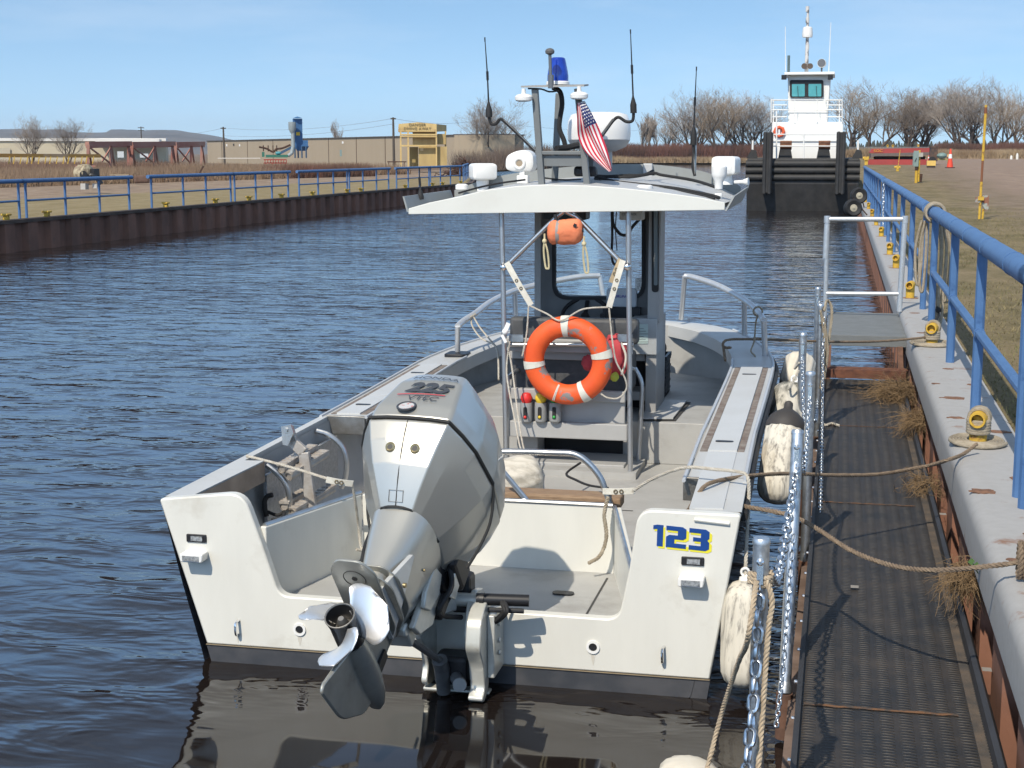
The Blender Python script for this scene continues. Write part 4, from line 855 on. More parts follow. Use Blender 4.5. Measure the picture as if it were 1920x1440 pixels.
mb.build('leg_panel', M('engine_light', (.66, .67, .66), .3, .4, var=.03, coat=.5), leg, smooth=30)
mb = MB(); c = O(.116, -.08, .33); mb.lathe([(.011, -.004), (.011, .008)], c, s_, 14); c = O(.12, .03, .5); mb.lathe([(.006, 0), (.006, .01)], c, s_, 12); mb.build('leg_screw', M('latch_brass', (.45, .36, .2), .35, .8), leg)
# gearcase, plates, skeg
mb = MB()
mb.loft([lsec(.19, .05, .17, .19), lsec(.12, .042, .15, .2), lsec(.05, .036, .12, .22), lsec(-.01, .03, .10, .24)])
mb.loft([[O(math.cos(a) * r, f, math.sin(a) * r) for a in [2 * math.pi * i / 24 for i in range(24)]] for f, r in ((-.115, .056), (-.08, .062), (.02, .068), (.14, .066), (.24, .055), (.31, .036), (.35, .012))])
gc = mb.build('gearcase', SILVERD, om, smooth=50)
mb = MB()
for u, r0, f1, wd, th in ((.185, .40, .17, .10, .012), (.25, .23, .2, .108, .01), (.315, .21, .21, .11, .008)):
    pl_ = rpoly([V((-.035, f1)), V((.035, f1)), V((wd, f1 - .15)), V((wd, -r0 + .07)), V((wd * .55, -r0)), V((-wd * .55, -r0)), V((-wd, -r0 + .07)), V((-wd, f1 - .15))], .03, 4)
    mb.prism([O(q.x, q.y, u) for q in pl_], u_ * th)
ap = mb.build('cavitation_plate', SILVERD, gc, smooth=30, bevel=.003)
mb = MB(); mb.torus(O(0, -.29, .184), u_, .048, .0016, 30, 5); mb.lathe([(.012, .182), (.012, .187)], O(0, -.29, 0), u_, 14); mb.build('tab_mark', ML, gc)
mb = MB(); pts = rpoly([V((.24, -.04)), V((-.115, -.045)), V((-.205, -.27)), V((-.19, -.30)), V((.06, -.26)), V((.22, -.12))], [0, .02, .02, .02, .06, .05], 4)
mb.loft([[O(t * (1 if abs(q.y) < .2 else .55), q.x, q.y) for q in pts] for t in (-.014, .014)]); mb.build('skeg', SILVERD, gc, smooth=30, bevel=.006)
mb = MB(); c = O(.045, .13, .085); mb.obox(O(.043, .13, .085), (.012, .05, .09), Matrix((s_, f_, u_)).transposed()); mb.build('intake_grille', BLACKP, gc, smooth=0)
# propeller
mb = MB(); mb.loft([[O(math.cos(a) * r, f, math.sin(a) * r) for a in [2 * math.pi * i / 28 for i in range(28)]] for f, r in ((-.118, .054), (-.13, .056), (-.24, .056), (-.285, .062), (-.29, .0625), (-.285, .056), (-.24, .050), (-.2, .05))], caps=False)
pp = mb.build('propeller', M('prop_hub_black', (.03, .03, .032), .3, .3, var=.2), om, smooth=40)
mb = MB(); mb.loft([[O(math.cos(a) * r, f, math.sin(a) * r) for a in [2 * math.pi * i / 14 for i in range(14)]] for f, r in ((-.2, .05), (-.205, .03), (-.25, .022), (-.27, .012))]); mb.torus(O(0, -.287, 0), f_, .060, .0035, 28, 6); mb.build('hub_nut', M('hub_steel', (.35, .33, .3), .4, .8), pp)
mb = MB()
for ba in (38, 158, 278):
    rows = []; NR, NC = 10, 10
    for i in range(NR + 1):
        t = i / NR; rr = .05 + .142 * t
        half_ = math.radians(66) * math.sqrt(max(0, 1 - max(0, (t - .42) / .58) ** 2.2)) * (.62 + .38 * min(1, t * 2.2)) + .004
        row = []
        for j in range(NC + 1):
            a_ = -half_ + 2 * half_ * j / NC; ang = math.radians(ba) + a_ * (.8 - .1 * t)
            row.append(O(math.cos(ang) * rr, -.195 - a_ * .075 - .03 * t - .012 * (a_ / .9) ** 2, math.sin(ang) * rr))
        rows.append(row)
    mb.sheet(rows)
mb.build('propeller_blade', M('blade_steel', (.9, .88, .85), .33, .75, var=.06, scale=4), pp, smooth=60)
for bl in pp.children:
    if bl.name.startswith('propeller_blade'): md = bl.modifiers.new('thick', 'SOLIDIFY'); md.thickness = .004
# transom bracket: clamp plates, swivel, tilt rams
BRK = M('bracket_silver', (.66, .65, .59), .36, .35, col2=(.52, .51, .45), scale=8, coat=.2, dirt=(.2, .17, .12), dscale=9, dlim=(.62, .8))
XB = at(850, 1150, Y=6.5).x
mb = MB(); prof = rpoly([V((6.645, .47)), V((6.50, .50)), V((6.40, .44)), V((6.36, .30)), V((6.45, .22)), V((6.50, .12)), V((6.46, .05)), V((6.5, .02)), V((6.645, .01))], .03, 4)
for sx in (.085, -.15): mb.prism([V((XB + sx, q.x, q.y)) for q in prof], (.03, 0, 0))
prof2 = rpoly([V((6.52, .47)), V((6.42, .46)), V((6.33, .40)), V((6.30, .28)), V((6.37, .19)), V((6.40, .06)), V((6.34, .03)), V((6.38, .0)), V((6.47, .04)), V((6.50, .2))], .03, 4)
mb.prism([V((XB + .105, q.x, q.y)) for q in prof2], (.07, 0, 0)); mb.box(XB + .175, XB + .21, 6.44, 6.64, .10, .40)
for zz in (.34, .26, .20): mb.lathe([(.014, 0), (.014, .012)], (XB + .21, 6.52, zz), (1, 0, 0), 8)
mb.tube([V((XB - .15, 6.47, .46)), V((XB + .15, 6.47, .46))], .032, 14); mb.box(XB - .15, XB + .17, 6.5, 6.56, -.02, .01)
br_ = mb.build('clamp_bracket', BRK, om, smooth=30, bevel=.008)
mb = MB()
a = V((XB - .02, 6.47, .46)); b = O(.0, .28, .62); c = O(0, .28, .30)
mb.loft([[p + V((sx, 0, 0)) + d for sx, d in ((-.06, f_ * -.05), (.06, f_ * -.05), (.06, f_ * .05), (-.06, f_ * .05))] for p in (b, (b + c) / 2, c)])
mb.beam(a, (b + c) / 2, .11, .10); mb.tube([O(-.1, .26, .60), O(.1, .26, .60)], .03, 12); mb.tube([O(-.07, .2, .3), O(.07, .2, .3)], .03, 12)
mb.prism([O(.075, f, u) for f, u in ((.17, .62), (.33, .60), (.36, .45), (.27, .33), (.18, .30))], s_ * .03)
mb.build('swivel_bracket', BRK, om, smooth=30, bevel=.008)
mb = MB(); mb.tube([V((XB - .03, 6.43, .02)), V((XB - .03, 6.40, .14)), V((XB - .03, 6.36, .2))], [.032, .036, .036], 14); mb.tube([V((XB - .03, 6.36, .2)), O(0, .2, .3)], .017, 10); mb.tube([V((XB + .03, 6.42, .1)), V((XB + .06, 6.38, .09))], .03, 16)
mb.build('tilt_ram', M('ram_grey', (.16, .16, .16), .45, .4, var=.25, scale=20), om)
mb = MB(); c = V((XB + .065, 6.36, .09)); mb.lathe([(.032, 0), (.032, .012)], c, (.2, -1, .1), 18); mb.build('ram_cap', M('ram_cap_grey', (.3, .3, .29), .5), om)
mb = MB()
mb.obox(O(.0, .34, .72), (.24, .16, .22), Matrix((s_, f_, u_)).transposed()); mb.obox(O(.06, .22, .66), (.12, .1, .1), Matrix((s_, f_, u_)).transposed()); mb.box(XB - .02, XB + .08, 6.5, 6.62, .38, .56); mb.obox(V((XB, 6.5, .12)), (.16, .14, .14))
mb.obox(O(.15, .30, .74), (.05, .2, .14), Matrix((s_, f_, u_)).transposed()); mb.obox(O(.05, .36, .56), (.16, .08, .12), Matrix((s_, f_, u_)).transposed())
mb.build('engine_pan', BLACKP, om, smooth=0, bevel=.02)
mb = MB(); mb.tube(catmull([O(.12, .2, .72), O(.16, .28, .62), O(.12, .33, .5), V((XB + .05, 6.45, .38))], 5), .012, 7); mb.tube(catmull([O(.10, .24, .74), O(.14, .34, .66), O(.1, .4, .55)], 5), .010, 7); mb.tube(catmull([O(.04, .22, .68), O(.10, .24, .58), O(.09, .22, .46), O(.07, .2, .36)], 5), .011, 7)
mb.build('engine_hose', BLACKR, om)
mb = MB(); mb.obox(O(.175, .2, .80), (.012, .03, .035), Matrix((s_, f_, u_)).transposed()); mb.prism([O(.10, f, u) for f, u in ((.12, .60), (.22, .63), (.27, .55), (.24, .44), (.17, .40), (.13, .46))], s_ * .025); mb.prism([O(.15, f, u) for f, u in ((.20, .83), (.34, .84), (.36, .60), (.30, .57))], s_ * .015); mb.build('steering_arm', BRK, om, smooth=20, bevel=.006)
mb = MB(); mb.tube([V((XB + .12, 6.46, .47)), V((XB + .36, 6.50, .465))], .028, 12); mb.tube([V((XB + .12, 6.46, .42)), V((XB + .34, 6.48, .42))], .012, 10); mb.lathe([(.03, 0), (.03, .02)], V((XB + .14, 6.46, .47)), (1, 0, 0), 12); mb.build('steering_cylinder', BLACKP, om)
mb = MB(); hs = [(942, 1128, 6.45), (948, 1142, 6.42), (935, 1158, 6.45), (912, 1172, 6.52), (904, 1195, 6.6), (904, 1230, 6.63), (908, 1270, 6.63), (908, 1310, 6.63)]
for j in range(4): mb.tube(catmull([at(x + (j % 2) * 5 - 2, y + (j // 2) * 4, Y=Y - .012 * (j // 2)) for x, y, Y in hs], 5), .0085, 8)
for x, y, Y in ((914, 1168, 6.5), (906, 1266, 6.61)): mb.tube([at(x - 9, y, Y=Y - .02), at(x + 9, y + 4, Y=Y - .02)], .016, 8)
mb.build('rigging_hose', BLACKR, om)
mb = MB(); mb.tube(catmull([O(-.14, -.05, .62), O(-.17, .02, .55), O(-.15, .1, .45), V((XB - .12, 6.5, .5)), V((XB - .1, 6.9, .40))], 6), .014, 8); mb.build('fuel_hose', BLACKR, om)

# ================================================================== LOOSE GEAR ABOARD
def rope(mb, pts, r, strands=0, pitch=.05, n=6, closed=False):
    if not strands: return mb.tube(pts, r, n, closed)
    L_ = 0; P = [V(p) for p in pts]; dense = []
    for a, b in zip(P, P[1:]):
        k = max(1, int((b - a).length / (pitch / 7)))
        for i in range(k): dense.append(a.lerp(b, i / k))
    dense.append(P[-1]); m = len(dense)
    u = (dense[1] - dense[0]).orthogonal().normalized()
    paths = [[] for _ in range(strands)]
    for i, p in enumerate(dense):
        t = (dense[min(i + 1, m - 1)] - dense[max(i - 1, 0)]).normalized(); u = (u - t * u.dot(t)).normalized(); w3 = t.cross(u)
        if i: L_ += (p - dense[i - 1]).length
        for s in range(strands):
            a = 2 * math.pi * (s / strands + L_ / pitch); paths[s].append(p + (u * math.cos(a) + w3 * math.sin(a)) * r * .52)
    for q in paths: mb.tube(q, r * .56, 5)
    return mb
def hang(a, b, sag, n=14):
    a, b = V(a), V(b); return [a.lerp(b, i / n) - V((0, 0, sag * 4 * (i / n) * (1 - i / n))) for i in range(n + 1)]
YL = 9.86
# life ring
c = at(1065, 676, Y=YL); ax = V((.02, 1, .06)).normalized(); RR, rr = at(1149, 676, Y=YL).x - c.x, .07
RR = RR - rr
ring_ = thing('life_ring', c, 'scuffed orange life ring with white bands hanging on the frame behind the helm seat', 'life ring')
mb = MB(); pts = []
uu = ax.orthogonal(); uu = V((1, 0, 0)) - ax * ax.x; uu.normalize(); ww = uu.cross(ax); ww = V((ww.x, ww.y, abs(ww.z)))
rings = []
for i in range(64):
    a = 2 * math.pi * i / 64; d = uu * math.cos(a) + ww * math.sin(a); rings.append([c + d * (RR + math.cos(b) * rr) + ax * (math.sin(b) * rr * .85) for b in [2 * math.pi * k / 16 for k in range(16)]])
mb.loft(rings + [rings[0]], False); mb.build('ring_body', ORANGE, ring_, smooth=60)
for deg in (93, 187, 12, 298):
    mb = MB(); rows = []
    for i in range(5):
        a = math.radians(deg - 5.5 + 11 * i / 4); d = uu * math.cos(a) + ww * math.sin(a); rows.append([c + d * (RR + math.cos(b) * (rr + .004)) + ax * (math.sin(b) * (rr * .85 + .004)) for b in [2 * math.pi * k / 18 for k in range(19)]])
    mb.loft([r[:-1] for r in rows], False); mb.build('ring_band', STRAPW, ring_, smooth=60)
mb = MB()
grab = []
for i in range(40):
    a = 2 * math.pi * i / 39
def rp(deg, e, dy=0): a = math.radians(deg); d = uu * math.cos(a) + ww * math.sin(a); return c + d * (RR + rr + e) + ax * dy
pth = [at(993, 573, Y=YL - .02), at(1025, 588, Y=YL - .05), at(1052, 601, Y=YL - .08), at(1092, 580, Y=YL - .06), at(1140, 576, Y=YL - .02)]
rope(mb, catmull(pth, 6), .006, 3, .03)
rope(mb, catmull([at(991, 574, Y=YL - .02), at(988, 620, Y=YL - .03), at(983, 650, Y=YL - .05), at(979, 668, Y=YL - .06)], 6), .006, 3, .03)
rope(mb, catmull([at(1142, 578, Y=YL - .02), at(1146, 620, Y=YL - .03), at(1150, 652, Y=YL - .05), at(1156, 680, Y=YL - .03), at(1172, 710, Y=YL - .01), at(1174, 730, Y=YL), at(1160, 746, Y=YL), at(1140, 746, Y=YL), at(1126, 738, Y=YL)], 6), .006, 3, .03)
mb.build('grab_line', ROPEW, ring_, smooth=60)
mb = MB()
for deg, w_ in ((252, .010), (250, .008)): 
    a = math.radians(deg); 
    q = []
    for b in (2.4, 2.8, 3.3, 3.8, 4.2):
        d = uu * math.cos(a) + ww * math.sin(a); q.append(c + d * (RR + math.cos(b + math.pi / 2 + math.pi) * (rr + .002)) - ax * (abs(math.sin(b - math.pi / 2 + math.pi / 2 * 0)) * 0 + math.sqrt(max(0, 1 - math.cos(b + math.pi / 2 + math.pi) ** 2)) * (rr * .85 + .002)))
    mb.tube(q, .0035, 5)
mb.build('scuff_mark', STRAPW, ring_)
# canvas straps
def strap(p, q, w_, name_label, tan=False):
    t = thing('cleat_strap', p, name_label, 'strap', 'white webbing straps with brass eyelets'); a, b = V(p), V(q); d = (b - a).normalized(); x = d.cross(V((0, 1, 0))).normalized()
    mb = MB(); mb.loft([[k + x * w_ * s_ + V((0, y, 0)) for s_, y in ((-1, -.004), (1, -.004), (1, .004), (-1, .004))] for k in [a.lerp(b, i / 5) + V((0, -.012 * math.sin(i / 5 * math.pi), 0)) for i in range(6)]])
    mb.build('webbing', M('tan_webbing', (.5, .39, .24), .85, var=.15, scale=30) if tan else STRAPW, t, smooth=30)
    mb = MB()
    for f in (.42, .6): mb.torus(a.lerp(b, f) + V((0, -.018, 0)), (0, 1, 0), .009, .0035, 14, 6)
    mb.build('eyelet', M('eyelet_brass', (.3, .24, .16), .4, .8), t)
    return t
strap(at(950, 492, Y=YP - .06), at(996, 572, Y=YP - .06), .02, 'white webbing strap knotted to the left end of the frame above the life ring')
strap(at(1168, 488, Y=YP - .06), at(1142, 576, Y=YP - .06), .02, 'white webbing strap hanging from the right end of the frame above the life ring')
strap(at(1164, 486, Y=YP - .05), at(1146, 530, Y=YP - .04), .018, 'short tan strap tucked behind the right white strap', True)
strap(at(612, 899, Y=7.3), at(662, 907, Y=7.35), .016, 'white strap on the thin line crossing to the left of the engine')
strap(at(1130, 921, Y=7.55), at(1190, 920, Y=7.55), .016, 'white strap wrapped round the steel hoop beside the wooden plank')
# orange throw bag
c = at(1060, 437, Y=YP - .1)
tb = thing('throw_bag', c, 'faded orange rescue throw bag with a grey band tied under the hard top', 'rescue bag')
mb = MB(); rows = []
for i in range(15):
    t = i / 14; x = -.118 + .236 * t; r = .078 * (1 - abs(2 * t - 1) ** 7) ** .5 + .006 if 0 < t < 1 else .04
    r *= 1 - .12 * math.exp(-((t - .28) / .06) ** 2)
    row = []
    for k in range(22):
        a = 2 * math.pi * k / 22; n_ = noise.noise(V((x * 9, math.cos(a) * 2.6, math.sin(a) * 2.6))) * .012 + noise.noise(V((x * 40, math.cos(a) * 2, math.sin(a) * 2))) * .005
        row.append(c + V((x, math.cos(a) * (r * .85 + n_), math.sin(a) * (r + n_) + .012 * t + .01 * max(0, t - .7) * 3 * max(0, math.sin(a)))))
    rows.append(row)
mb.loft(rows); mb.build('bag_body', M('faded_orange_cloth', (.78, .25, .12), .85, col2=(.72, .20, .09), scale=6, bump=.4, bscale=45), tb, smooth=60)
mb = MB(); x = -.045; mb.loft([[c + V((x + dx, math.cos(a) * .069, math.sin(a) * .079 + .004)) for a in [2 * math.pi * k / 22 for k in range(22)]] for dx in (-.012, .012)], False); mb.build('reflective_band', M('band_grey', (.3, .27, .25), .6), tb, smooth=60)
mb = MB(); mb.obox(c + V((.078, -.073, .055)), (.022, .006, .022), rot3('Y', .5)); mb.tube([c + V((-.06, .0, .07)), c + V((-.075, .02, .12))], .012, 8); mb.tube([c + V((.11, -.01, .05)), c + V((.118, -.02, .01))], .011, 8); mb.build('buckle', BLACKP, tb)
mb = MB()
for x0, y0, x1, y1 in ((1021, 452, 1026, 500), (1095, 457, 1100, 508)):
    mb = MB(); a, b = at(x0, y0, Y=YP - .12), at(x1, y1, Y=YP - .12); dx = V((.013, 0, 0))
    rope(mb, catmull([a, a * .6 + b * .4 - dx, b - dx * .9, b + V((0, 0, -.012)), b + dx * .9, a * .6 + b * .4 + dx, a], 6), .007, 3, .035); mb.ball(a, .017, 10); mb.tube([a, a + V((.0, 0, .05))], .007, 6)
    mb.build('bag_line', M('cream_line', (.62, .54, .34), .85, col2=(.5, .42, .25), scale=40), tb)
# air-horn canisters in grey holders
for px, colr, lab in ((987, (.7, .035, .03), 'red'), (1014, (.72, .5, .04), 'yellow'), (1041, (.03, .35, .06), 'green')):
    p = at(px, 792, Y=9.99); t = thing('flare_canister', p, f'grey signal canister with {colr and lab} cap clipped under the life ring', 'canister', 'three signal canisters under the life ring')
    mb = MB(); mb.lathe([(.02, -.005), (.04, .012), (.043, .03), (.043, .125), (.041, .14)], p + V((0, .0, 0)), (0, 0, 1), 20); mb.build('holder', M('canister_grey', (.3, .3, .29), .55, var=.1), t)
    mb = MB(); mb.lathe([(.030, .14), (.041, .165), (.040, .18), (.028, .205), (.01, .21)], p, (0, 0, 1), 20); mb.build('cap', M('cap_' + lab, colr, .4), t)
    mb = MB(); mb.prism([V((p.x + q.x, p.y - .046, p.z + q.y)) for q in rpoly([V((-.013, .03)), V((.013, .03)), V((.013, .115)), V((-.013, .115))], .011)], (0, .004, 0)); mb.build('slot', M('locker_dark', (.02, .02, .021), .8), t, smooth=0)
    mb = MB(); mb.ball(p + V((0, -.046, .045)), .011, 10); mb.build('indicator', M('cap_' + lab, colr, .4), t)
# red float coat bundled behind the ring
c = at(1153, 668, Y=10.05); t = thing('red_float_coat', c, 'bundled red and white float coat stuffed behind the right side of the life ring', 'coat')
def lump(mb, c, sx, sy, sz, amp, n=22, seed=0):
    rows = []
    for i in range(n // 2 + 1):
        th = max(.03, min(math.pi - .03, math.pi * i / (n // 2))); row = []
        for k in range(n):
            a = 2 * math.pi * k / n; d = V((math.cos(a) * math.sin(th), math.sin(a) * math.sin(th), -math.cos(th))); q = 1 + amp * noise.noise(d * 2.1 + V((seed, 0, 0))) + amp * .5 * noise.noise(d * 5 + V((0, seed, 0)))
            row.append(V(c) + V((d.x * sx * q, d.y * sy * q, d.z * sz * q)))
        rows.append(row)
    mb.loft(rows); return mb
mb = MB(); lump(mb, c + V((-.01, .03, 0)), .095, .06, .14, .35, 26, 3); lump(mb, c + V((-.19, .05, -.06)), .05, .04, .055, .3, 18, 5); mb.build('coat_body', M('faded_red_cloth', (.5, .07, .08), .85, col2=(.42, .05, .06), scale=9, bump=.4, bscale=40), t, smooth=60)
mb = MB(); mb.tube(catmull([c + V((.045, -.03, .10)), c + V((.078, -.035, .02)), c + V((.075, -.035, -.05)), c + V((.05, -.03, -.12))], 5), .008, 6); mb.build('coat_piping', STRAPW, t)
mb = MB(); lump(mb, c + V((.0, .0, -.14)), .03, .03, .035, .2, 14, 9); mb.build('coat_patch', M('lime_cloth', (.55, .6, .08), .8), t)
# black crate on the foredeck
a, b = at(1216, 748, Y=11.6), at(1249, 668, Y=11.6); t = thing('black_crate', (b.x - .15, 11.6, zf), 'black plastic crate standing on the foredeck behind the console', 'crate')
mb = MB(); x0, x1, y0, y1, z0, z1 = b.x - .33, b.x, 11.55, 11.9, zf + .002, b.z
for q in ((x0, x1, y0, y0 + .012), (x0, x1, y1 - .012, y1), (x0, x0 + .012, y0, y1), (x1 - .012, x1, y0, y1)): mb.box(*q, z0, z1)
mb.box(x0, x1, y0, y1, z0, z0 + .012)
for i in range(5): mb.box(x0 - .005, x1 + .005, y0 - .006, y0, z0 + .03 + i * .06, z0 + .045 + i * .06); mb.box(x1, x1 + .006, y0, y1, z0 + .03 + i * .06, z0 + .045 + i * .06)
mb.box(x0 - .008, x1 + .008, y0 - .01, y0, z1 - .03, z1 + .002); mb.box(x1, x1 + .01, y0, y1, z1 - .03, z1 + .002)
mb.build('crate_body', BLACKP, t, smooth=0)
# fenders
FEND = M('scuffed_fender', (.62, .57, .47), .6, col2=(.2, .18, .155), scale=13, stretch=(3.5, 3.5, .22), contrast=(.5, .68), detail=7, dirt=(.25, .19, .12), dscale=3, dlim=(.56, .8))
def fender(name, top, botm, r, label, cat='fender', ribs=12, mat=None, black=False, eye=True):
    top, botm = V(top), V(botm); ax = (top - botm).normalized(); h = (top - botm).length
    t = thing(name, botm, label, cat, 'fenders along the boat'); u = ax.orthogonal().normalized(); w3 = ax.cross(u)
    prof = [(.22, 0), (.55, .02), (.82, .07), (.97, .15), (1, .25), (1, .75), (.97, .85), (.82, .93), (.55, .98), (.25, 1)]
    rows = []
    for k, z in prof:
        rows.append([botm + ax * (h * z) + (u * math.cos(a) + w3 * math.sin(a)) * r * k * (1 + .03 * math.cos(a * ribs)) for a in [2 * math.pi * i / (ribs * 4) for i in range(ribs * 4)]])
    mb = MB(); mb.loft(rows); bd = mb.build('fender_body', mat or FEND, t, smooth=50)
    if not eye: return t
    mb = MB(); mb.lathe([(r * .28, 0), (r * .25, r * .2), (r * .1, r * .25)], top - ax * r * .05, ax, 14); mb.torus(top + ax * r * .36, (0, 1, 0), r * .17, r * .06, 16, 6); mb.build('eye', BLACKR if black else WPLAST, t)
    if black:
        mb = MB(); mb.loft([[botm + ax * (h * z) + (u * math.cos(a) + w3 * math.sin(a)) * r * k for a in [2 * math.pi * i / 28 for i in range(28)]] for k, z in ((1.03, .80), (1.0, .86), (.84, .935), (.57, .985), (.24, 1.03), (.2, 1.1))]); mb.build('end_cap', M('fender_black', (.05, .045, .042), .6, var=.2), t, smooth=50)
    return t
fa1 = at(1397, 1088, Y=6.72); fb1 = at(1393, 1290, Y=6.62); fender('fender', fa1, fb1, .105, 'long scuffed cream fender hanging nearest the camera beside the number')
fa2 = at(1477, 772, Y=8.55); fb2 = at(1452, 944, Y=8.3); fender('fender', fa2, fb2, .112, 'cream fender with a black end cap hanging between boat and walkway', black=True)
fa3 = at(1488, 722, Y=10.4); fb3 = at(1472, 810, Y=10.2); fender('fender', fa3, fb3, .13, 'grey-stained fender hanging just beyond the black-capped one', mat=M('stained_fender', (.5, .47, .4), .6, col2=(.1, .1, .085), scale=9, stretch=(2, 2, .2), contrast=(.45, .62)))
fa4 = at(1503, 668, Y=11.5); fb4 = at(1488, 732, Y=11.3); fender('fender', fa4, fb4, .12, 'clean white fender farthest forward along the right side of the boat', mat=CREAM)
fd0, fd1 = at(1030, 885, Y=8.7), at(930, 905, Y=8.35)
fender('fender', at(1012, 886, Y=8.75), at(905, 915, Y=8.55), .135, 'ribbed cream fender lying on the deck behind the wooden plank', eye=False, mat=M('deck_fender', (.62, .57, .48), .55, col2=(.4, .36, .29), scale=12, stretch=(.2, 2, 2), contrast=(.45, .65)))
p = at(1288, 1462, Z=.02); fender('mooring_buoy', p + V((.02, 0, .08)), p + V((-.02, 0, -.26)), .13, 'white fender floating in the water at the bottom edge of the picture', mat=CREAM, eye=False)
# lines aboard
def line(name, paths, r, mat, label, cat='rope', strands=3, pitch=.045, group=None):
    mb = MB()
    for q in paths: rope(mb, q, r, strands, pitch)
    o = mb.build(name, mat, smooth=60); return tag(o, label, cat, group)
line('hanging_line', [catmull([at(948, 628, Y=9.9), at(960, 690, Y=9.85), at(973, 790, Y=9.6), at(985, 850, Y=9.2), at(1002, 868, Y=8.85)], 6), catmull([at(956, 640, Y=9.88), at(950, 700, Y=9.85), at(966, 790, Y=9.6), at(978, 845, Y=9.2), at(1000, 866, Y=8.85)], 6)], .006, ROPEW, 'pale double line hanging from the left seat pole down to the fender on deck')
tag(MB().ball(at(947, 622, Y=9.88), .022).obox(at(951, 612, Y=9.88), (.03, .01, .05), rot3('Y', .4)).obox(at(945, 635, Y=9.86), (.02, .01, .06), rot3('Y', -.5)).build('rag_knot', WPLAST), 'knotted white rag on the left seat pole beside the life ring', 'rag')
line('rail_line', [catmull([at(885, 592, Y=11.7), at(884, 606, Y=11.65), at(892, 622, Y=11.5), at(905, 636, Y=11.3), at(928, 648, Y=11.1), at(934, 670, Y=10.9), at(935, 712, Y=10.7)], 6), catmull([at(887, 592, Y=11.7), at(900, 614, Y=11.5), at(918, 636, Y=11.3), at(932, 655, Y=11.1), at(935, 690, Y=10.9)], 6), [at(878, 597, Y=11.66) , at(892, 588, Y=11.66)]], .007, ROPEW, 'thin pale line tied to the left bow rail and hanging inside the boat')
line('rail_line', [catmull([at(1421, 590, Y=11.6), at(1417, 606, Y=11.6), at(1414, 640, Y=11.6), at(1408, 658, Y=11.55), at(1416, 668, Y=11.45), at(1412, 676, Y=11.4)], 6)] + [[at(1421, 584, Y=11.62) + V((math.cos(a) * .035, .012 * k, math.sin(a) * .035)) for a in [2 * math.pi * i / 12 for i in range(13)]] for k in (-1, 0, 1)], .007, ROPE, 'frayed line end knotted round the right bow rail')
line('strap_line', [catmull([at(462, 855, Y=7.62), at(480, 859, Y=7.6), at(545, 876, Y=7.45), at(613, 897, Y=7.3)], 5), catmull([at(660, 907, Y=7.35), at(666, 940, Y=7.4), at(672, 985, Y=7.5), at(676, 1022, Y=7.5), at(680, 1032, Y=7.48), at(668, 1030, Y=7.45)], 5)], .008, ROPEW, 'thin pale line stretched from the left gunwale to the strap by the engine')
line('strap_line', [catmull([at(1186, 921, Y=7.52), at(1225, 897, Y=7.45), at(1282, 877, Y=7.3), at(1340, 880, Y=7.25), at(1386, 885, Y=7.2), at(1402, 895, Y=7.15), at(1404, 940, Y=7.1), at(1401, 1000, Y=6.85), at(1397, 1086, Y=6.72)], 6)], .009, ROPEW, 'pale line led from the hoop strap over the right gunwale down to the near fender')
line('dangling_line', [catmull([at(1140, 932, Y=7.52), at(1133, 965, Y=7.5), at(1137, 1000, Y=7.5), at(1133, 1025, Y=7.5), at(1122, 1045, Y=7.48), at(1103, 1056, Y=7.45)], 6)], .011, ROPE, 'knotted rope end dangling inside the motor well beside the hoop')
tag(MB().tube(catmull([at(1088, 868, Y=9.5), at(1062, 888, Y=9.2), at(1080, 900, Y=9.0), at(1105, 910, Y=8.8), at(1140, 915, Y=8.7)], 6), .008, 6).build('deck_cable', BLACKR), 'thin black cable lying loose on the deck under the seat', 'cable')
# flag
cl = V((0, 1, 0)); Yf = YM - .07
topE = catmull([at(1096, 189, Y=Yf), at(1110, 215, Y=Yf - .03), at(1125, 247, Y=Yf + .02), at(1140, 285, Y=Yf - .02), at(1148, 318, Y=Yf)], 6)
botE = catmull([at(1083, 193, Y=Yf), at(1083, 232, Y=Yf - .01), at(1087, 262, Y=Yf + .03), at(1104, 292, Y=Yf), at(1142, 323, Y=Yf)], 6)
NU, NV = len(topE), 27; v = []; f = []; mi = []
for i in range(NU):
    for j in range(NV):
        t = j / (NV - 1); p = topE[i].lerp(botE[i], t); p = p + V((0, .028 * math.sin(t * 9 + i * .18) * min(1, i / 5), 0)); v.append(p)
for i in range(NU - 1):
    for j in range(NV - 1):
        f.append((i * NV + j, i * NV + j + 1, (i + 1) * NV + j + 1, (i + 1) * NV + j)); mi.append(2 if i < 9 and j < 17 else (0 if (j // 2) % 2 == 0 else 1))
mb = MB(); mb.v = [tuple(q) for q in v]; mb.f = f; mb.m = mi
FR, FW, FB = M('flag_red', (.55, .03, .06), .8, var=.1), M('flag_white', (.78, .75, .73), .8, var=.06), M('flag_blue', (.035, .045, .16), .8, var=.1)
flag = tag(mb.build('flag', [FR, FW, FB], smooth=60, fix=False), 'small stars and stripes flag drooping from the right leg of the mast', 'flag')
mb = MB()
for i in range(8):
    for j in range(5 if i % 2 else 6):
        a = (.7 + i * 1.05, 1.6 + j * 2.9 + (1.4 if i % 2 else 0)); ii, jj = int(a[0]), int(a[1])
        if jj > 15: continue
        p = V(v[ii * NV + jj]); e1 = (V(v[(ii + 1) * NV + jj]) - p); e2 = (V(v[ii * NV + jj + 1]) - p); p = p + e1 * (a[0] - ii) + e2 * (a[1] - jj); nn = e1.cross(e2).normalized(); nn = nn if nn.y < 0 else -nn
        e1.normalize(); e3 = nn.cross(e1)
        mb.prism([p + nn * .0022 + (e1 * math.cos(k * math.pi / 5) + e3 * math.sin(k * math.pi / 5)) * (.0075 if k % 2 == 0 else .0035) for k in range(10)], nn * .0008)
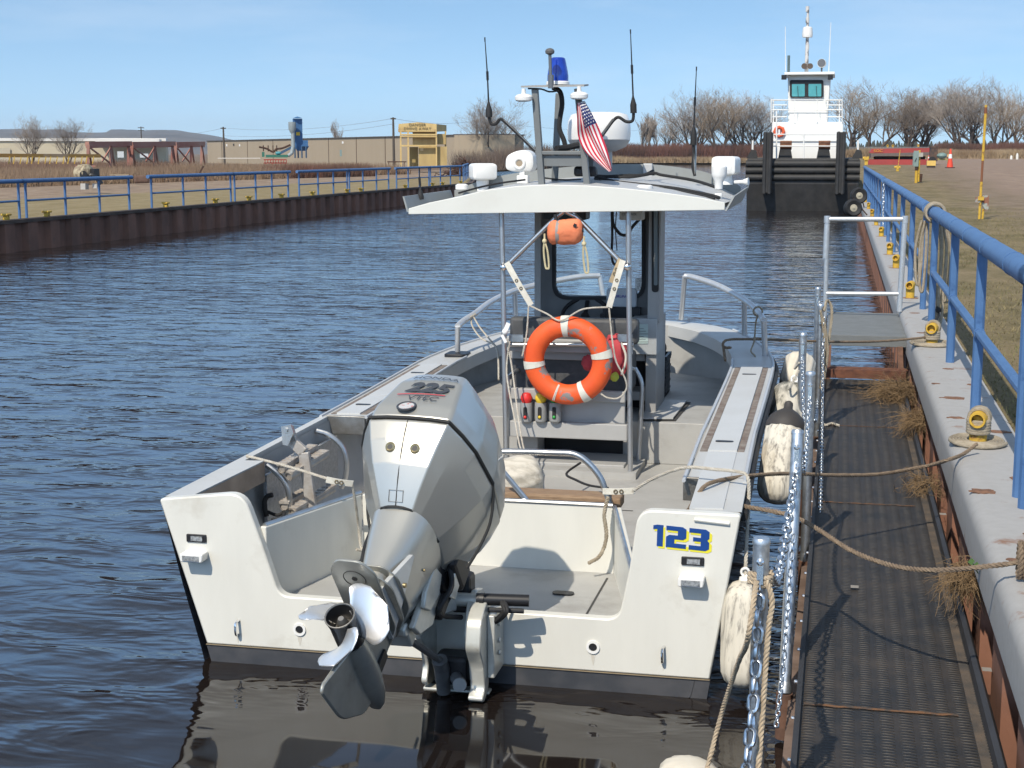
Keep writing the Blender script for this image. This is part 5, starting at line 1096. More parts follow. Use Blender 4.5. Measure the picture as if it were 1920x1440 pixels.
mb.build('flag_stars', FW, flag, smooth=0)
# stowed boarding ladder on the left quarter
lad = thing('boarding_ladder', at(560, 900, Y=7.9), 'dirty aluminium boarding ladder folded against the left quarter', 'ladder')
YLd = 7.72
DRT = M('dirty_aluminium', (.52, .49, .45), .5, .45, col2=(.38, .33, .28), scale=11, bump=.2)
mb = MB()
for q0, q1 in (((540, 800), (548, 828)), ((548, 828), (570, 848)), ((570, 848), (584, 952))):
    mb.beam(at(*q0, Y=YLd), at(*q1, Y=YLd), .06, .03, upv=(0, 1, 0))
mb.build('ladder_rail', DRT, lad, smooth=0, bevel=.004)
mb = MB()
for (x0, y0), (x1, y1) in (((541, 894), (610, 852)), ((527, 880), (588, 842)), ((548, 962), (624, 916)), ((532, 950), (572, 926))):
    a, b = at(x0, y0, Y=YLd - .1), at(x1, y1, Y=YLd + .22); mb.tube([a, b], .024, 12, caps=False); mb.tube([a + (b - a) * .03, a + (b - a) * .04], .022, 12); mb.beam(a + V((0, 0, .022)), b + V((0, 0, .022)), .06, .014)
    for i in range(9): mb.obox(a.lerp(b, .06 + .11 * i) + V((0, 0, .031)), (.05, .006, .007))
for i in range(4): pass
mb.build('ladder_rung', DRT, lad, smooth=40)
mb = MB(); a = at(536, 812, Y=YLd - .05); mb.prism([at(x, y, Y=YLd - .05) for x, y in ((527, 800), (545, 796), (550, 812), (540, 836), (530, 834))], (0, .02, 0)); mb.lathe([(.012, -.012), (.008, .03)], at(536, 806, Y=YLd - .05), (0, 1, 0), 10); mb.build('hinge_plate', ALU, lad, smooth=30)
mb = MB()
for pts in ([(594, 808), (618, 816), (640, 836), (649, 862), (648, 892), (640, 915)], [(500, 872), (520, 888), (537, 910), (543, 935), (540, 962), (536, 972)]):
    mb.tube(catmull([at(x, y, Y=8.6 if pts[0][0] > 550 else 7.65) for x, y in pts], 5), .017, 10)
mb.build('grab_hoop', ALU, boat)
mb = MB(); mb.box(XC - 1.26, XC - 1.24, 7.6, 8.8, .34, .74); mb.build('tread_plate_panel', M('tread_plate', (.42, .44, .47), .35, .8, col2=(.3, .32, .34), scale=40, bump=.8, bscale=60), boat, smooth=0)
mb = MB()
for px in (497, 520): mb.beam(at(px, 845 + (px < 550) * 20, Y=8.3), at(px + 14, 980, Y=8.0), .05, .02, upv=(0, 1, 0))
mb.build('quarter_rib', GREYD, boat, smooth=0)
tag(MB().tube(catmull([at(511, 928, Y=7.6), at(500, 932, Y=7.6), at(496, 945, Y=7.6), at(500, 968, Y=7.6)], 5), .014, 8).tube(catmull([at(503, 960, Y=7.58), at(520, 966, Y=7.55), at(533, 960, Y=7.55), at(528, 972, Y=7.5), at(510, 974, Y=7.5)], 5), .01, 8).build('black_hook', BLACKR), 'black hook and strap tangled at the foot of the boarding ladder', 'hook')

# ================================================================== WALKWAY, STEP AND LINES ALONG THE RIGHT QUAY
def mat_walk():
    m = bpy.data.materials.new('ribbed_rubber_mat'); m.use_nodes = True; n = m.node_tree.nodes; l = m.node_tree.links.new; p = n['Principled BSDF']; p.inputs['Roughness'].default_value = .62
    tcn = n.new('ShaderNodeTexCoord'); sp = n.new('ShaderNodeSeparateXYZ'); l(tcn.outputs['Object'], sp.inputs[0])
    def mth(op, a, b_=0.0):
        q = n.new('ShaderNodeMath'); q.operation = op
        for i, s in enumerate((a, b_)):
            if isinstance(s, (int, float)): q.inputs[i].default_value = s
            else: l(s, q.inputs[i])
        return q.outputs[0]
    ry = mth('SINE', mth('MULTIPLY', sp.outputs[1], 2 * math.pi / .028)); rx = mth('SINE', mth('MULTIPLY', sp.outputs[0], 2 * math.pi / .074))
    h = mth('MULTIPLY', mth('MAXIMUM', mth('ADD', ry, .1), 0), mth('MAXIMUM', mth('ADD', rx, .7), 0))
    a = n.new('ShaderNodeTexNoise'); a.inputs['Scale'].default_value = 3.2; a.inputs['Detail'].default_value = 9; a.inputs['Roughness'].default_value = .7; l(tcn.outputs['Object'], a.inputs['Vector'])
    r = n.new('ShaderNodeValToRGB'); e = r.color_ramp.elements; e[0].position = .38; e[0].color = (.018, .017, .0165, 1); e[1].position = .72; e[1].color = (.05, .039, .029, 1); l(a.outputs[0], r.inputs[0])
    x = n.new('ShaderNodeMix'); x.data_type = 'RGBA'; l(r.outputs[0], x.inputs['A']); x.inputs['B'].default_value = (.075, .064, .052, 1)
    n2 = n.new('ShaderNodeTexNoise'); n2.inputs['Scale'].default_value = 9; n2.inputs['Detail'].default_value = 4; l(tcn.outputs['Object'], n2.inputs['Vector'])
    l(mth('MULTIPLY', mth('MULTIPLY', h, .55), mth('GREATER_THAN', n2.outputs[0], .50)), x.inputs['Factor'])
    l(x.outputs['Result'], p.inputs['Base Color'])
    b = n.new('ShaderNodeBump'); b.inputs['Strength'].default_value = .9; b.inputs['Distance'].default_value = .008; l(h, b.inputs['Height']); l(b.outputs[0], p.inputs['Normal']); return m
gw = thing('walkway', (.25, 8, .2), 'narrow floating walkway with a ribbed black rubber mat between boat and quay', 'walkway')
GZ, GX0, GX1, GY0, GY1 = .30, -.10, .615, 1.2, 14.9
mb = MB(); mb.box(GX0 + .01, GX1 - .005, GY0, GY1, .2, GZ); mb.build('mat', mat_walk(), gw, smooth=0)
mb = MB(); mb.loft([[V((x, y, z)) for x, z in ((.605, .27), (.612, .345), (.632, .355), (.645, .34), (.65, .24), (.63, .235))] for y in (GY0, GY1)])
mb.box(GX0 - .012, GX0 + .01, GY0, GY1, .12, GZ + .028); mb.build('rubber_edge', M('edge_rubber', (.035, .035, .038), .6, var=.25, scale=3), gw, smooth=40)
mb = MB(); mb.box(-.14, .62, GY0, GY1, -.08, .19); mb.box(GX0 - .05, GX0 - .012, GY0, GY1, .06, .2); mb.build('float_frame', M('frame_rust', (.12, .08, .06), .8, col2=(.2, .14, .11), scale=6), gw, smooth=0)
mb = MB(); mb.box(.565, .603, GY0, GY1, GZ - .01, GZ + .004); mb.build('dirt_strip', M('dirt_strip', (.12, .09, .065), .95, col2=(.055, .05, .045), scale=7, bump=.5), gw, smooth=0)
for py in (1330, 945, 800):
    q = at(1600, py, Z=GZ); mb = MB(); pts = [(GX0 + .02 + .6 * i / 30, q.y + .012 * noise.noise(V((i * .4, py, 0)))) for i in range(31)]
    mb.sheet([[V((x, y, GZ + .004)) for x, y in pts], [V((x, y + .022 + .008 * noise.noise(V((x * 20, py, 3))), GZ + .004)) for x, y in pts]]); mb.build('rust_seam', M('rust_seam', (.17, .085, .04), .9, col2=(.07, .055, .045), scale=22, contrast=(.45, .6)), gw, smooth=0)
mb = MB(); y = 3.2
while y < 14.5: mb.lathe([(.008, 0), (.008, .012), (.003, .015)], (GX0 - .012, y, GZ + .0), (-1, 0, .1), 8); y += .42
mb.build('edge_bolt', CHROME, gw)
# galvanised stanchions; each stands in a rusty socket on the frame
st = [(1428, 1008, -.212, 4.65, 1.3), (1496, 806, -.15, 6.56, 1.3), (1520, 697, -.14, 8.37, 1.3), (1506, 624, -.22, 10.21, 1.3), (1539, 570, -.13, 12.23, 1.3), (1534, 539, -.18, 13.75, 1.3)]
for x, y, X_, Y_, zt in st:
    tp2 = at(x, y, Z=zt); bt = V((tp2.x + (.0 if x != 1496 else -.015), tp2.y - (.35 if x == 1496 else 0), .22))
    mb = MB(); ax = (tp2 - bt).normalized(); h = (tp2 - bt).length
    mb.lathe([(.0265, 0), (.0265, h - .02), (.0285, h - .02), (.0285, h - .008), (.024, h)], bt, ax, 20); mb.lathe([(.029, .0), (.03, .03), (.026, .05)], bt, ax, 18)
    s0 = mb.build('stanchion', GALV, gw, smooth=40)
    mb = MB(); mb.lathe([(.036, -.2), (.036, -.0)], bt, (0, 0, 1), 16); mb.build('socket', M('socket_rust', (.16, .08, .05), .85, col2=(.09, .05, .035), scale=12), s0)
    mb = MB(); hk = tp2 - ax * .07 + V((-.0, -.03, 0)); mb.lathe([(.013, 0), (.013, .014), (.006, .02)], hk, (0, -1, 0), 8); mb.beam(hk + V((0, -.012, 0)), hk + V((0, -.014, -.07)), .02, .007, upv=(0, 1, 0)); mb.torus(hk + V((0, -.013, -.085)), (1, 0, 0), .014, .004, 14, 6); mb.build('chain_shackle', CHROME, s0)
# chains
def chain(pts, label, Lk=.068, wd=.044, wr=.0072):
    pts = [V(p) for p in pts]; mb = MB(); pitch = Lk - 2 * wr; acc = 0; i = 0; segs = []
    tot = sum((b - a).length for a, b in zip(pts, pts[1:])); nlk = int(tot / pitch)
    def pos(d):
        for a, b in zip(pts, pts[1:]):
            l_ = (b - a).length
            if d <= l_: return a.lerp(b, d / l_)
            d -= l_
        return pts[-1]
    for k in range(nlk):
        a, b = pos(k * pitch), pos((k + 1) * pitch); c = (a + b) / 2; d = (b - a).normalized(); x = d.cross(V((.3, 1, .1))).normalized(); z = x.cross(d)
        if k % 2: x = z
        R1 = wd / 2 - wr; hl = Lk / 2 - wr - R1
        loop = []
        for q in range(6): an = math.pi * q / 5; loop.append(c + d * (hl + math.sin(an) * R1) + x * math.cos(an) * R1)
        for q in range(6): an = math.pi + math.pi * q / 5; loop.append(c + d * (-hl + math.sin(an) * R1) + x * math.cos(an) * R1)
        mb.tube(loop, wr, 6, closed=True)
    o = mb.build('chain', M('zinc_chain', (.62, .66, .70), .3, 1, var=.2, scale=40), smooth=60); return tag(o, label, 'chain', 'galvanised chains on the stanchions')
def pole(i, dz=0, dx=0, dy=-.045): x, y, X_, Y_, zt = st[i]; p = at(x, y, Z=zt); return p + V((dx, dy, dz))
a = pole(0, -.17); chain(catmull([a, a + V((-.004, -.02, -.25)), a + V((-.02, -.16, -.55)), a + V((-.03, -.45, -.85)), a + V((-.03, -.9, -1.0))], 6), 'galvanised chain hanging straight down the nearest stanchion')
a, b = pole(1, -.16), pole(0, -.12, .02, .05); chain(catmull([a, a.lerp(b, .3) + V((-.01, 0, -.18)), a.lerp(b, .65) + V((-.005, 0, -.20)), b], 8), 'galvanised chain slung between the nearest and the second stanchion')
a = pole(1, -.42, .0, -.2); chain(catmull([a, a + V((-.01, -.1, -.22)), a + V((-.02, -.35, -.5)), a + V((-.03, -.7, -.62))], 6), 'thin chain hanging down the lower half of the second stanchion', .045, .026, .004)
a, b = pole(2, -.14), pole(1, -.1, .02, .06); chain(catmull([a, a.lerp(b, .4) + V((0, 0, -.2)), a.lerp(b, .75) + V((0, 0, -.18)), b], 8), 'chain slung from the third stanchion towards the second', .05, .028, .0045)
a, b = pole(3, -.16), pole(2, -.3, 0, .05); chain(catmull([a, a.lerp(b, .5) + V((0, 0, -.22)), b], 8), 'chain slung between the third and the fourth stanchion', .05, .028, .0045)
a = pole(4, -.1, .03); chain(catmull([a, a + V((.0, -.1, -.3)), a + V((.02, -1.0, -.74)), a + V((.035, -2.4, -.86)), a + V((.04, -3.4, -.95))], 6), 'loose chain trailing from the fifth stanchion onto the mat', .05, .028, .0045)
a = pole(5, -.1, .01); chain(catmull([a, a + V((.02, -.6, -.5)), a + V((.035, -2.0, -.72)), a + V((.03, -2.9, -.6))], 6), 'chain drooping from the farthest stanchion', .05, .028, .0045)
# boarding step: galvanised frame, grey platform, rusty tread
bs = thing('boarding_step', (.3, 16, 0), 'galvanised step frame with grey platform and rusty perforated tread at the end of the walkway', 'boarding step')
Yg = 16.45
mb = MB(); A, B = at(1551, 411, Y=Yg), at(1697, 411, Y=Yg); A2, B2 = at(1549, 550, Y=Yg), at(1686, 551, Y=Yg)
mb.tube([A, B], .026, 12); mb.tube([A2, B2], .024, 12); mb.tube([A + V((0, 0, .025)), V((-.13, Yg, .75)), V((-.12, Yg, -.3))], .024, 12); mb.tube([B + V((0, 0, .03)), at(1686, 584, Y=Yg)], .03, 12); mb.tube([A + V((0, 0, -.05)), A + V((-.005, 0, -.42))], .031, 12)
for p in (A, B): mb.lathe([(.034, -.04), (.034, .035)], p, (0, 0, 1), 14)
mb.build('step_frame', M('bright_galvanised', (.72, .73, .73), .36, .75, var=.15, scale=25), bs, smooth=40)
mb = MB(); mb.box(-.095, .655, 14.7, 16.85, .725, .76); mb.box(-.095, .655, 14.66, 14.70, .66, .765); mb.build('platform', M('platform_grey', (.17, .18, .18), .75, var=.15, scale=7, bump=.4, bscale=140), bs, smooth=0, bevel=.004)
mb = MB()
for x in (-.08, .62): mb.beam((x, 14.9, .74), (x, 14.9, -.4), .06, .06)
for x in (-.07, .60): mb.beam((x, 14.75, .7), (x, 14.3, .45), .05, .03)
mb.build('step_leg', M('socket_rust', (.16, .08, .05), .85, col2=(.09, .05, .035), scale=12), bs, smooth=0)
mb = MB(); y0 = 14.15; mb.box(-.09, .64, y0, y0 + .02, .42, .50)
for i in range(19):
    for j in range(3):
        cx, cy = -.07 + i * .0385 + (.019 if j % 2 else 0), y0 + .05 + j * .06
        mb.torus((cx, cy, .495), (0, 0, 1), .020, .0075, 8, 5)
mb.box(-.09, .64, y0 + .2, y0 + .22, .44, .50); mb.build('tread', M('tread_rust', (.17, .07, .04), .85, col2=(.09, .04, .028), scale=15), bs, smooth=40)
# mooring lines
BR = M('brown_dock_line', (.27, .2, .135), .9, col2=(.18, .13, .09), scale=25, bump=.7, bscale=240)
cl_ = at(1291, 957, Y=7.0)
line('mooring_line', [catmull([at(1291, 957, Y=7.02), at(1310, 925, Y=7.05), at(1334, 905, Y=7.15), at(1400, 893, Y=7.5), at(1480, 888, Y=7.9), at(1560, 891, Y=8.2), at(1650, 889, Y=8.5), at(1740, 873, Y=8.72), at(1772, 864, Z=.850), at(1805, 852, Z=.852), at(1832, 832, Z=.90)], 8)], .011, BR, 'brown mooring line from the stern quarter to the bollard with the rope coil', pitch=.06)
line('mooring_line', [catmull([at(1290, 958, Y=7.02), at(1306, 942, Y=6.98), at(1335, 936, Y=6.95), at(1400, 950, Y=6.9), at(1480, 966, Y=6.8), at(1530, 990, Y=6.7), at(1600, 1034, Y=6.4), at(1680, 1062, Y=6.2), at(1760, 1069, Y=6.05), at(1850, 1062, Y=6.0), at(1912, 1054, Y=5.98)], 8)], .011, BR, 'brown mooring line sagging across the walkway to the right edge of the picture', pitch=.06)
line('mooring_line', [catmull([at(1370, 652, Y=11.55), at(1356, 650, Y=11.7), at(1362, 638, Y=11.8), at(1400, 636, Y=11.9), at(1480, 638, Y=12.2), at(1560, 641, Y=12.6), at(1650, 640, Y=13.1), at(1730, 633, Y=13.45), at(1745, 628, Y=13.5)], 8), [at(1356, 648, Y=11.7), at(1360, 676, Y=11.4)]], .011, BR, 'brown bow line led from the right gunwale to the second bollard', pitch=.06)
q = at(1912, 1050, Y=5.98); line('rope_loop', [[q + V((.02 * k, .03 * math.cos(a), .07 * math.sin(a))) for a in [2 * math.pi * i / 20 for i in range(21)]] for k in (0, 1, 2)], .012, BR, 'loops of brown rope on a bollard at the right edge of the picture', pitch=.06)
tb2 = bitt(.86, 5.98, .835, (-.35, -1, 0), 'yellow bollard cut off by the right edge of the picture', 'yellow bollards along the right quay cap')
fr = catmull([pole(0, -.13, -.01, -.05), pole(0, -.3, -.03, -.12), at(1385, 1240, X=-.30), at(1355, 1330, Z=.45), at(1330, 1425, Z=.25), at(1322, 1450, Z=.2)], 8)
kn = [pole(0, -.12 - .012 * k, 0, 0) + V((math.cos(a) * .034, math.sin(a) * .034, .006 * math.sin(a * 2))) for k in range(3) for a in [2 * math.pi * i / 14 for i in range(14)]]
line('fender_line', [fr, kn, catmull([pole(0, -.13, .02, -.03), pole(0, -.2, .04, -.04), pole(0, -.3, .03, -.05), pole(0, -.7, .015, -.12), pole(0, -1.0, .0, -.3)], 6)], .0095, M('tan_laid_rope', (.5, .4, .28), .85, col2=(.36, .28, .19), scale=30), 'laid tan rope knotted on the nearest stanchion and leading down to the floating fender', pitch=.05)
line('hanging_rope', [catmull([pole(4, -.05, .03), pole(4, .02, .05, .1), pole(4, -.08, .09, .1), pole(4, -.4, .06, .0), pole(4, -.62, .03)], 6), catmull([pole(4, -.05, .0), pole(4, -.3, .04), pole(4, -.6, .03), pole(4, -.68, .02)], 6), catmull([pole(4, -.1, .02), pole(4, -.35, .065), pole(4, -.6, .045)], 6)], .012, ROPE, 'bundle of pale rope hung on the fifth stanchion', pitch=.06)
line('fender_line', [catmull([pole(3, -.2, -.02), at(1490, 690, X=-.28), fa4 + V((0, 0, .05))], 5), catmull([pole(3, -.25, -.02), at(1480, 730, X=-.3), fa3 + V((0, 0, .03))], 5), catmull([at(1462, 700, X=-.42), at(1478, 745, X=-.35), fa2 + V((0, 0, .04))], 5)], .008, ROPEW, 'pale lines holding the three fenders beyond the nearest one')
line('loose_rope_end', [catmull([at(1535, 790, Z=GZ + .02), at(1548, 797, Z=GZ + .015), at(1560, 794, Z=GZ + .015), at(1573, 798, Z=GZ + .015)], 5)], .011, ROPEW, 'short pale rope end lying on the mat at the edge of the walkway')
# rope on bollards, coil on the railing
def coil(c, r0, r1, turns, z, rr, mat, label, wraps=None):
    pts = []
    for i in range(int(turns * 22)):
        t = i / (turns * 22); a = 2 * math.pi * turns * t; r = r0 + (r1 - r0) * t; pts.append(V(c) + V((math.cos(a) * r * .95, math.sin(a) * r * 1.25, z)))
    P = [pts]
    if wraps: P += wraps
    return line('rope_coil', P, rr, mat, label, strands=0)
b0 = V((.82, 8.88, .835)); w_ = []
for k in range(5): w_.append([b0 + V((math.cos(a) * .06, math.sin(a) * .06, .075 + .016 * k + .004 * math.sin(a))) for a in [2 * math.pi * i / 16 for i in range(17)]])
for k in range(4):
    axd = V((-.2, -1, 0)).normalized(); sd = axd.cross(V((0, 0, 1))); o = b0 + V((0, 0, .15)) + axd * (-.06 + .02 * k); w_.append([o + sd * math.cos(a) * .056 + V((0, 0, math.sin(a) * .056)) for a in [2 * math.pi * i / 16 for i in range(17)]])
coil(b0 + V((0, .03, 0)), .06, .17, 6, .013, .012, ROPE, 'flat spiral of weathered rope round the nearest yellow bollard', w_)
b1 = V((.82, 13.5, .835)); w_ = [[b1 + V((math.cos(a) * .06, math.sin(a) * .06, .06 + .018 * k)) for a in [2 * math.pi * i / 16 for i in range(17)]] for k in range(4)]
w_ += [[b1 + V((0, 0, .15)) + axd * (.02 + .02 * k) * -1 + sd * math.cos(a) * .056 + V((0, 0, math.sin(a) * .056)) for a in [2 * math.pi * i / 16 for i in range(17)]] for k in range(3)]
coil(b1 + V((0, .05, 0)), .06, .2, 6, .012, .012, ROPE, 'flat rope spiral round the second yellow bollard', w_)
rc = V((X0, 15.22, 1.925)); lp = []
for k in range(7): lp.append([rc + V((math.cos(a) * (.088 + .004 * (k % 2)), -.09 + .03 * k + .008 * math.sin(a), math.sin(a) * (.088 + .004 * (k % 2)) + .0)) for a in [2 * math.pi * i / 22 for i in range(23)]])
for dx, ln_ in ((.02, .95), (.06, 1.0), (.09, .8), (-.09, .72), (-.12, .66)):
    lp.append(catmull([rc + V((dx, .0, -.08)), rc + V((dx * 1.4, .02, -.35)), rc + V((dx * 1.25, .0, -ln_)), rc + V((dx * 1.25 + .03, .0, -ln_ - .03)), rc + V((dx * 1.3 + .05, .02, -.4)), rc + V((dx + .02, .02, -.1))], 6))
line('rope_coil', lp, .015, ROPE, 'thick pale rope wound round the blue rail end with its loops hanging down', strands=0)
tag(MB().tube(catmull([rc + V((.06, 0, -.92)), rc + V((.07, -.1, -1.0)), rc + V((-.03, -.5, -1.08))], 5), .012, 7).ball(rc + V((.07, -.05, -.95)), .03, 10).build('bungee_cord', BLACKR), 'black bungee end tied to the rope hanging from the blue rail', 'cord')
# dead weeds growing between walkway and wall
WEED = M('dead_weed', (.24, .16, .085), .95, col2=(.15, .1, .055), scale=10)
def weeds(px, py, z, w_, h_, n_, label, lean=(0, -.3, -.2)):
    o = at(px, py, Z=z); mb = MB(); r_ = random.Random(px)
    for i in range(int(n_ * 2.8)):
        k = r_.random(); b = o + V((r_.gauss(0, w_ * .33), r_.gauss(0, w_ * .6), r_.uniform(0, .10) * (1 - k))); d = V((r_.gauss(-.1, .9), r_.gauss(lean[1] * .6, .9), r_.gauss(.15, .5) + lean[2] * .8)).normalized()
        hh = h_ * (.25 + .75 * r_.random() ** 2); p = b; pts = [b]; c_ = V((r_.gauss(0, .5), r_.gauss(0, .5), r_.gauss(-.25, .35)))
        for j in range(4): d = (d + c_ * .35 + V((r_.gauss(0, .28), r_.gauss(0, .28), r_.gauss(-.12, .25)))).normalized(); p = p + d * hh / 4; p.z = max(p.z, GZ + .006); pts.append(p)
        rr = r_.uniform(.0009, .0021); mb.tube(pts, [rr, rr, rr * .8, rr * .6, rr * .4], 3)
    return tag(mb.build('dead_weeds', WEED, smooth=0, fix=False), label, 'weeds', 'dead weeds along the foot of the quay wall')
weeds(1685, 735, .36, .30, .42, 420, 'large dead weed clump spread over the far right of the mat')
weeds(1725, 790, .42, .16, .34, 260, 'dead weeds drooping from the wall just past the largest clump', (0, -.7, -.2))
weeds(1735, 912, .34, .2, .2, 120, 'flattened dead weeds on the mat halfway along the walkway', (0, -.2, -.4))
weeds(1812, 1085, .52, .12, .24, 240, 'hanging tuft of dead weeds nearest the camera', (0, -.2, -1.0))
tag(MB().tube(catmull([at(1834, 1075, Z=.66), at(1826, 1060, Z=.70), at(1822, 1052, Z=.72)], 3), .003, 4).add([tuple(at(1822 + dx, 1052 + dy, Z=.72)) for dx, dy in ((-8, 2), (0, -6), (6, 0), (0, 8))], [(0, 1, 2, 3)]).add([tuple(at(1830 + dx, 1058 + dy, Z=.71)) for dx, dy in ((-6, 2), (2, -5), (8, 3), (0, 6))], [(0, 1, 2, 3)]).build('green_sprig', M('sprig_green', (.07, .14, .03), .7), smooth=0), 'tiny green sprig sprouting from the quay wall', 'plant')
for x, y, lab in ((1762, 965, 'pale scrap of paper on the mat near the right edge'), (1595, 1102, 'flattened pale scrap in the middle of the mat'), (1842, 1258, 'grey leaf scrap on the right rim of the mat')):
    q = at(x, y, Z=GZ + .012); mb = MB(); mb.sheet([[q + V((.02 * i, .025 * j, .006 * noise.noise(V((i, j, x))))) for i in range(3)] for j in range(3)]); tag(mb.build('litter_scrap', M('scrap_grey', (.3, .28, .26), .9, var=.2), smooth=0), lab, 'litter')
# grass blades near the camera on the right bank
rg = np.random.RandomState(5)
def blades(name, n, xs, ys, zf_, hmin, hmax, mat, label, cat, w_=.006, kind='stuff', dens=None):
    X_ = rg.uniform(*xs, n); Y_ = ys[0] + (ys[1] - ys[0]) * rg.uniform(0, 1, n) ** 1.8; vs = np.zeros((n, 3, 3)); H_ = rg.uniform(hmin, hmax, n); A_ = rg.uniform(0, 6.28, n); B_ = rg.normal(0, .8, (n, 2))
    if dens is not None:
        keep = np.array([noise.noise(V((x * .5, y * .3, 0))) > dens for x, y in zip(X_, Y_)]); X_, Y_, H_, A_, B_ = X_[keep], Y_[keep], H_[keep], A_[keep], B_[keep]; n = len(X_); vs = np.zeros((n, 3, 3))
    Z_ = np.array([zf_(y) if callable(zf_) else zf_ for y in Y_])
    for k, s_ in ((0, -1), (1, 1)): vs[:, k, 0] = X_ + s_ * w_ * np.cos(A_); vs[:, k, 1] = Y_ + s_ * w_ * np.sin(A_); vs[:, k, 2] = Z_
    vs[:, 2, 0] = X_ + B_[:, 0] * H_; vs[:, 2, 1] = Y_ + B_[:, 1] * H_; vs[:, 2, 2] = Z_ + H_
    me = bpy.data.meshes.new(name); me.from_pydata(vs.reshape(-1, 3).tolist(), [], np.arange(n * 3).reshape(-1, 3).tolist()); me.materials.append(mat); o = bpy.data.objects.new(name, me); COL.objects.link(o); tag(o, label, cat, kind=kind); return o
GB = M('dry_grass', (.25, .2, .1), .9, col2=(.13, .125, .05), scale=1.1, contrast=(.4, .6))
blades('grass', 60000, (1.08, 6.5), (7, 48), lambda y: .825 if y < 60 else lot_z(y), .012, .06, GB, 'patchy dry spring grass behind the blue railings on the right bank', 'grass', .0045, dens=-.25)

# ================================================================== THE BLACK PUSHBOAT AND THE RIGHT BANK
HULLB = M('tug_black_paint', (.02, .02, .02), .6, col2=(.035, .033, .032), scale=3, bump=.2, bscale=20, dirt=(.06, .04, .03), dscale=2, dlim=(.6, .85))
TW = M('tug_white', (.82, .81, .77), .45, var=.06, scale=1.2, dirt=(.7, .62, .5), dscale=1.5, dlim=(.64, .9))
YT = 66.5
tug = thing('pushboat', at(1507, 390, Y=YT + 5), 'black-hulled pushboat with a narrow white wheelhouse moored beside the far railing', 'pushboat')
def tx(px, Y=YT): return at(px, 300, Y=Y).x
def tz(py, Y=YT, px=1507): return at(px, py, Y=Y).z
xl, xr = tx(1401), tx(1612)
mb = MB(); prof = [(YT, tz(297)), (YT - .05, tz(345)), (YT + .3, -.5), (YT + 13, -.5), (YT + 13, tz(297))]
mb.prism([V((xl, y, z)) for y, z in prof], (xr - xl, 0, 0)); hull_t = mb.build('hull', HULLB, tug, smooth=0, bevel=.05)
for py in (307, 320, 333):
    mb = MB(); mb.tube([V((xl - .05, YT - .04, tz(py))), V((xr + .03, YT - .04, tz(py)))], .15, 12); mb.build('rubbing_bar', HULLB, hull_t)
for px in (1439, 1576):
    x = tx(px, YT - .4); mb = MB()
    mb.box(x - .20, x + .20, YT - .55, YT + .3, tz(362), tz(248)); mb.box(x - .17, x - .05, YT - .62, YT - .55, tz(364), tz(247)); mb.box(x + .05, x + .17, YT - .62, YT - .55, tz(364), tz(247))
    mb.build('push_knee', HULLB, tug, smooth=0, bevel=.04)
for px in (1410, 1608):
    x = tx(px); mb = MB(); mb.prism([V((x + s * .16, YT + .2, z)) for s, z in ((-1.6, tz(297)), (1.4, tz(297)), (.9, tz(282)), (-.3, tz(280)))], (0, .3, 0)); kv = mb.build('corner_kevel', HULLB, tug, smooth=0)
    mb = MB(); mb.tube([V((x, YT + .3, tz(282))), V((x, YT + .3, tz(263)))], .045, 8); mb.build('kevel_staff', TW, kv)
YH = YT + 2.2
mb = MB(); a, b = tx(1446, YH), tx(1579, YH); z0, z1 = tz(300, YH), tz(229, YH); mb.box(a, b, YH, YH + 4, z0, z1); house = mb.build('deckhouse', TW, tug, smooth=0, bevel=.03)
YW2 = YT + 2.6
mb = MB(); a, b = tx(1476, YW2), tx(1549, YW2); zt_, zb_ = tz(140, YW2), tz(229, YW2)
mb.prism([V(q) for q in [(a, YW2 + .1, zb_ - .05), (b, YW2 + .1, zb_ - .05), (b + .08, YW2 - .06, zt_), (a - .08, YW2 - .06, zt_)]], (0, 2.6, 0)); wh = mb.build('wheelhouse', TW, tug, smooth=0, bevel=.03)
mb = MB(); a, b = tx(1467, YW2), tx(1560, YW2); mb.box(a, b, YW2 - .45, YW2 + 2.9, tz(141, YW2), tz(136, YW2)); mb.build('wheelhouse_roof', TW, wh, smooth=0, bevel=.02)
mb = MB()
for px in (1470, 1557): q = at(px, 145, Y=YW2 - .35); mb.obox(q, (.22, .25, .2))
mb.build('roof_light', BLACKP, wh, smooth=0)
def tr2(x0, y0, x1, y1, r): return [V((at(q.x, q.y, Y=YW2).x, 0, at(q.x, q.y, Y=YW2).z)) for q in rpoly([V((x0, y1)), V((x1, y1)), V((x1, y0)), V((x0, y0))], r, 4)]
mb = MB(); mb.prism([q + V((0, YW2 - .10, 0)) for q in tr2(1481, 150, 1544, 183, 4)], (0, .05, 0)); wf = mb.build('window_frame', BLACKR, wh, smooth=0)
for x0, x1 in ((1485, 1509), (1516, 1540)):
    mb = MB(); mb.prism([q + V((0, YW2 - .112, 0)) for q in tr2(x0, 157, x1, 181, 2)], (0, .012, 0)); mb.build('window_pane', M('teal_glass', (.05, .28, .30), .12, col2=(.09, .36, .38), scale=2, spec=.9), wf, smooth=0)
mb = MB(); mb.box(at(1485, 158, Y=YW2).x, at(1540, 158, Y=YW2).x, YW2 - .125, YW2 - .113, tz(157.5, YW2), tz(153, YW2)); mb.build('sun_visor', BLACKP, wf, smooth=0)
mb = MB()
for px, py in ((1496, 172), (1531, 172)): q = at(px, py, Y=YW2 - .13); mb.beam(q + V((-.02, 0, .25)), q + V((.02, 0, -.2)), .03, .02)
mb.build('window_wiper', BLACKP, wf, smooth=0)
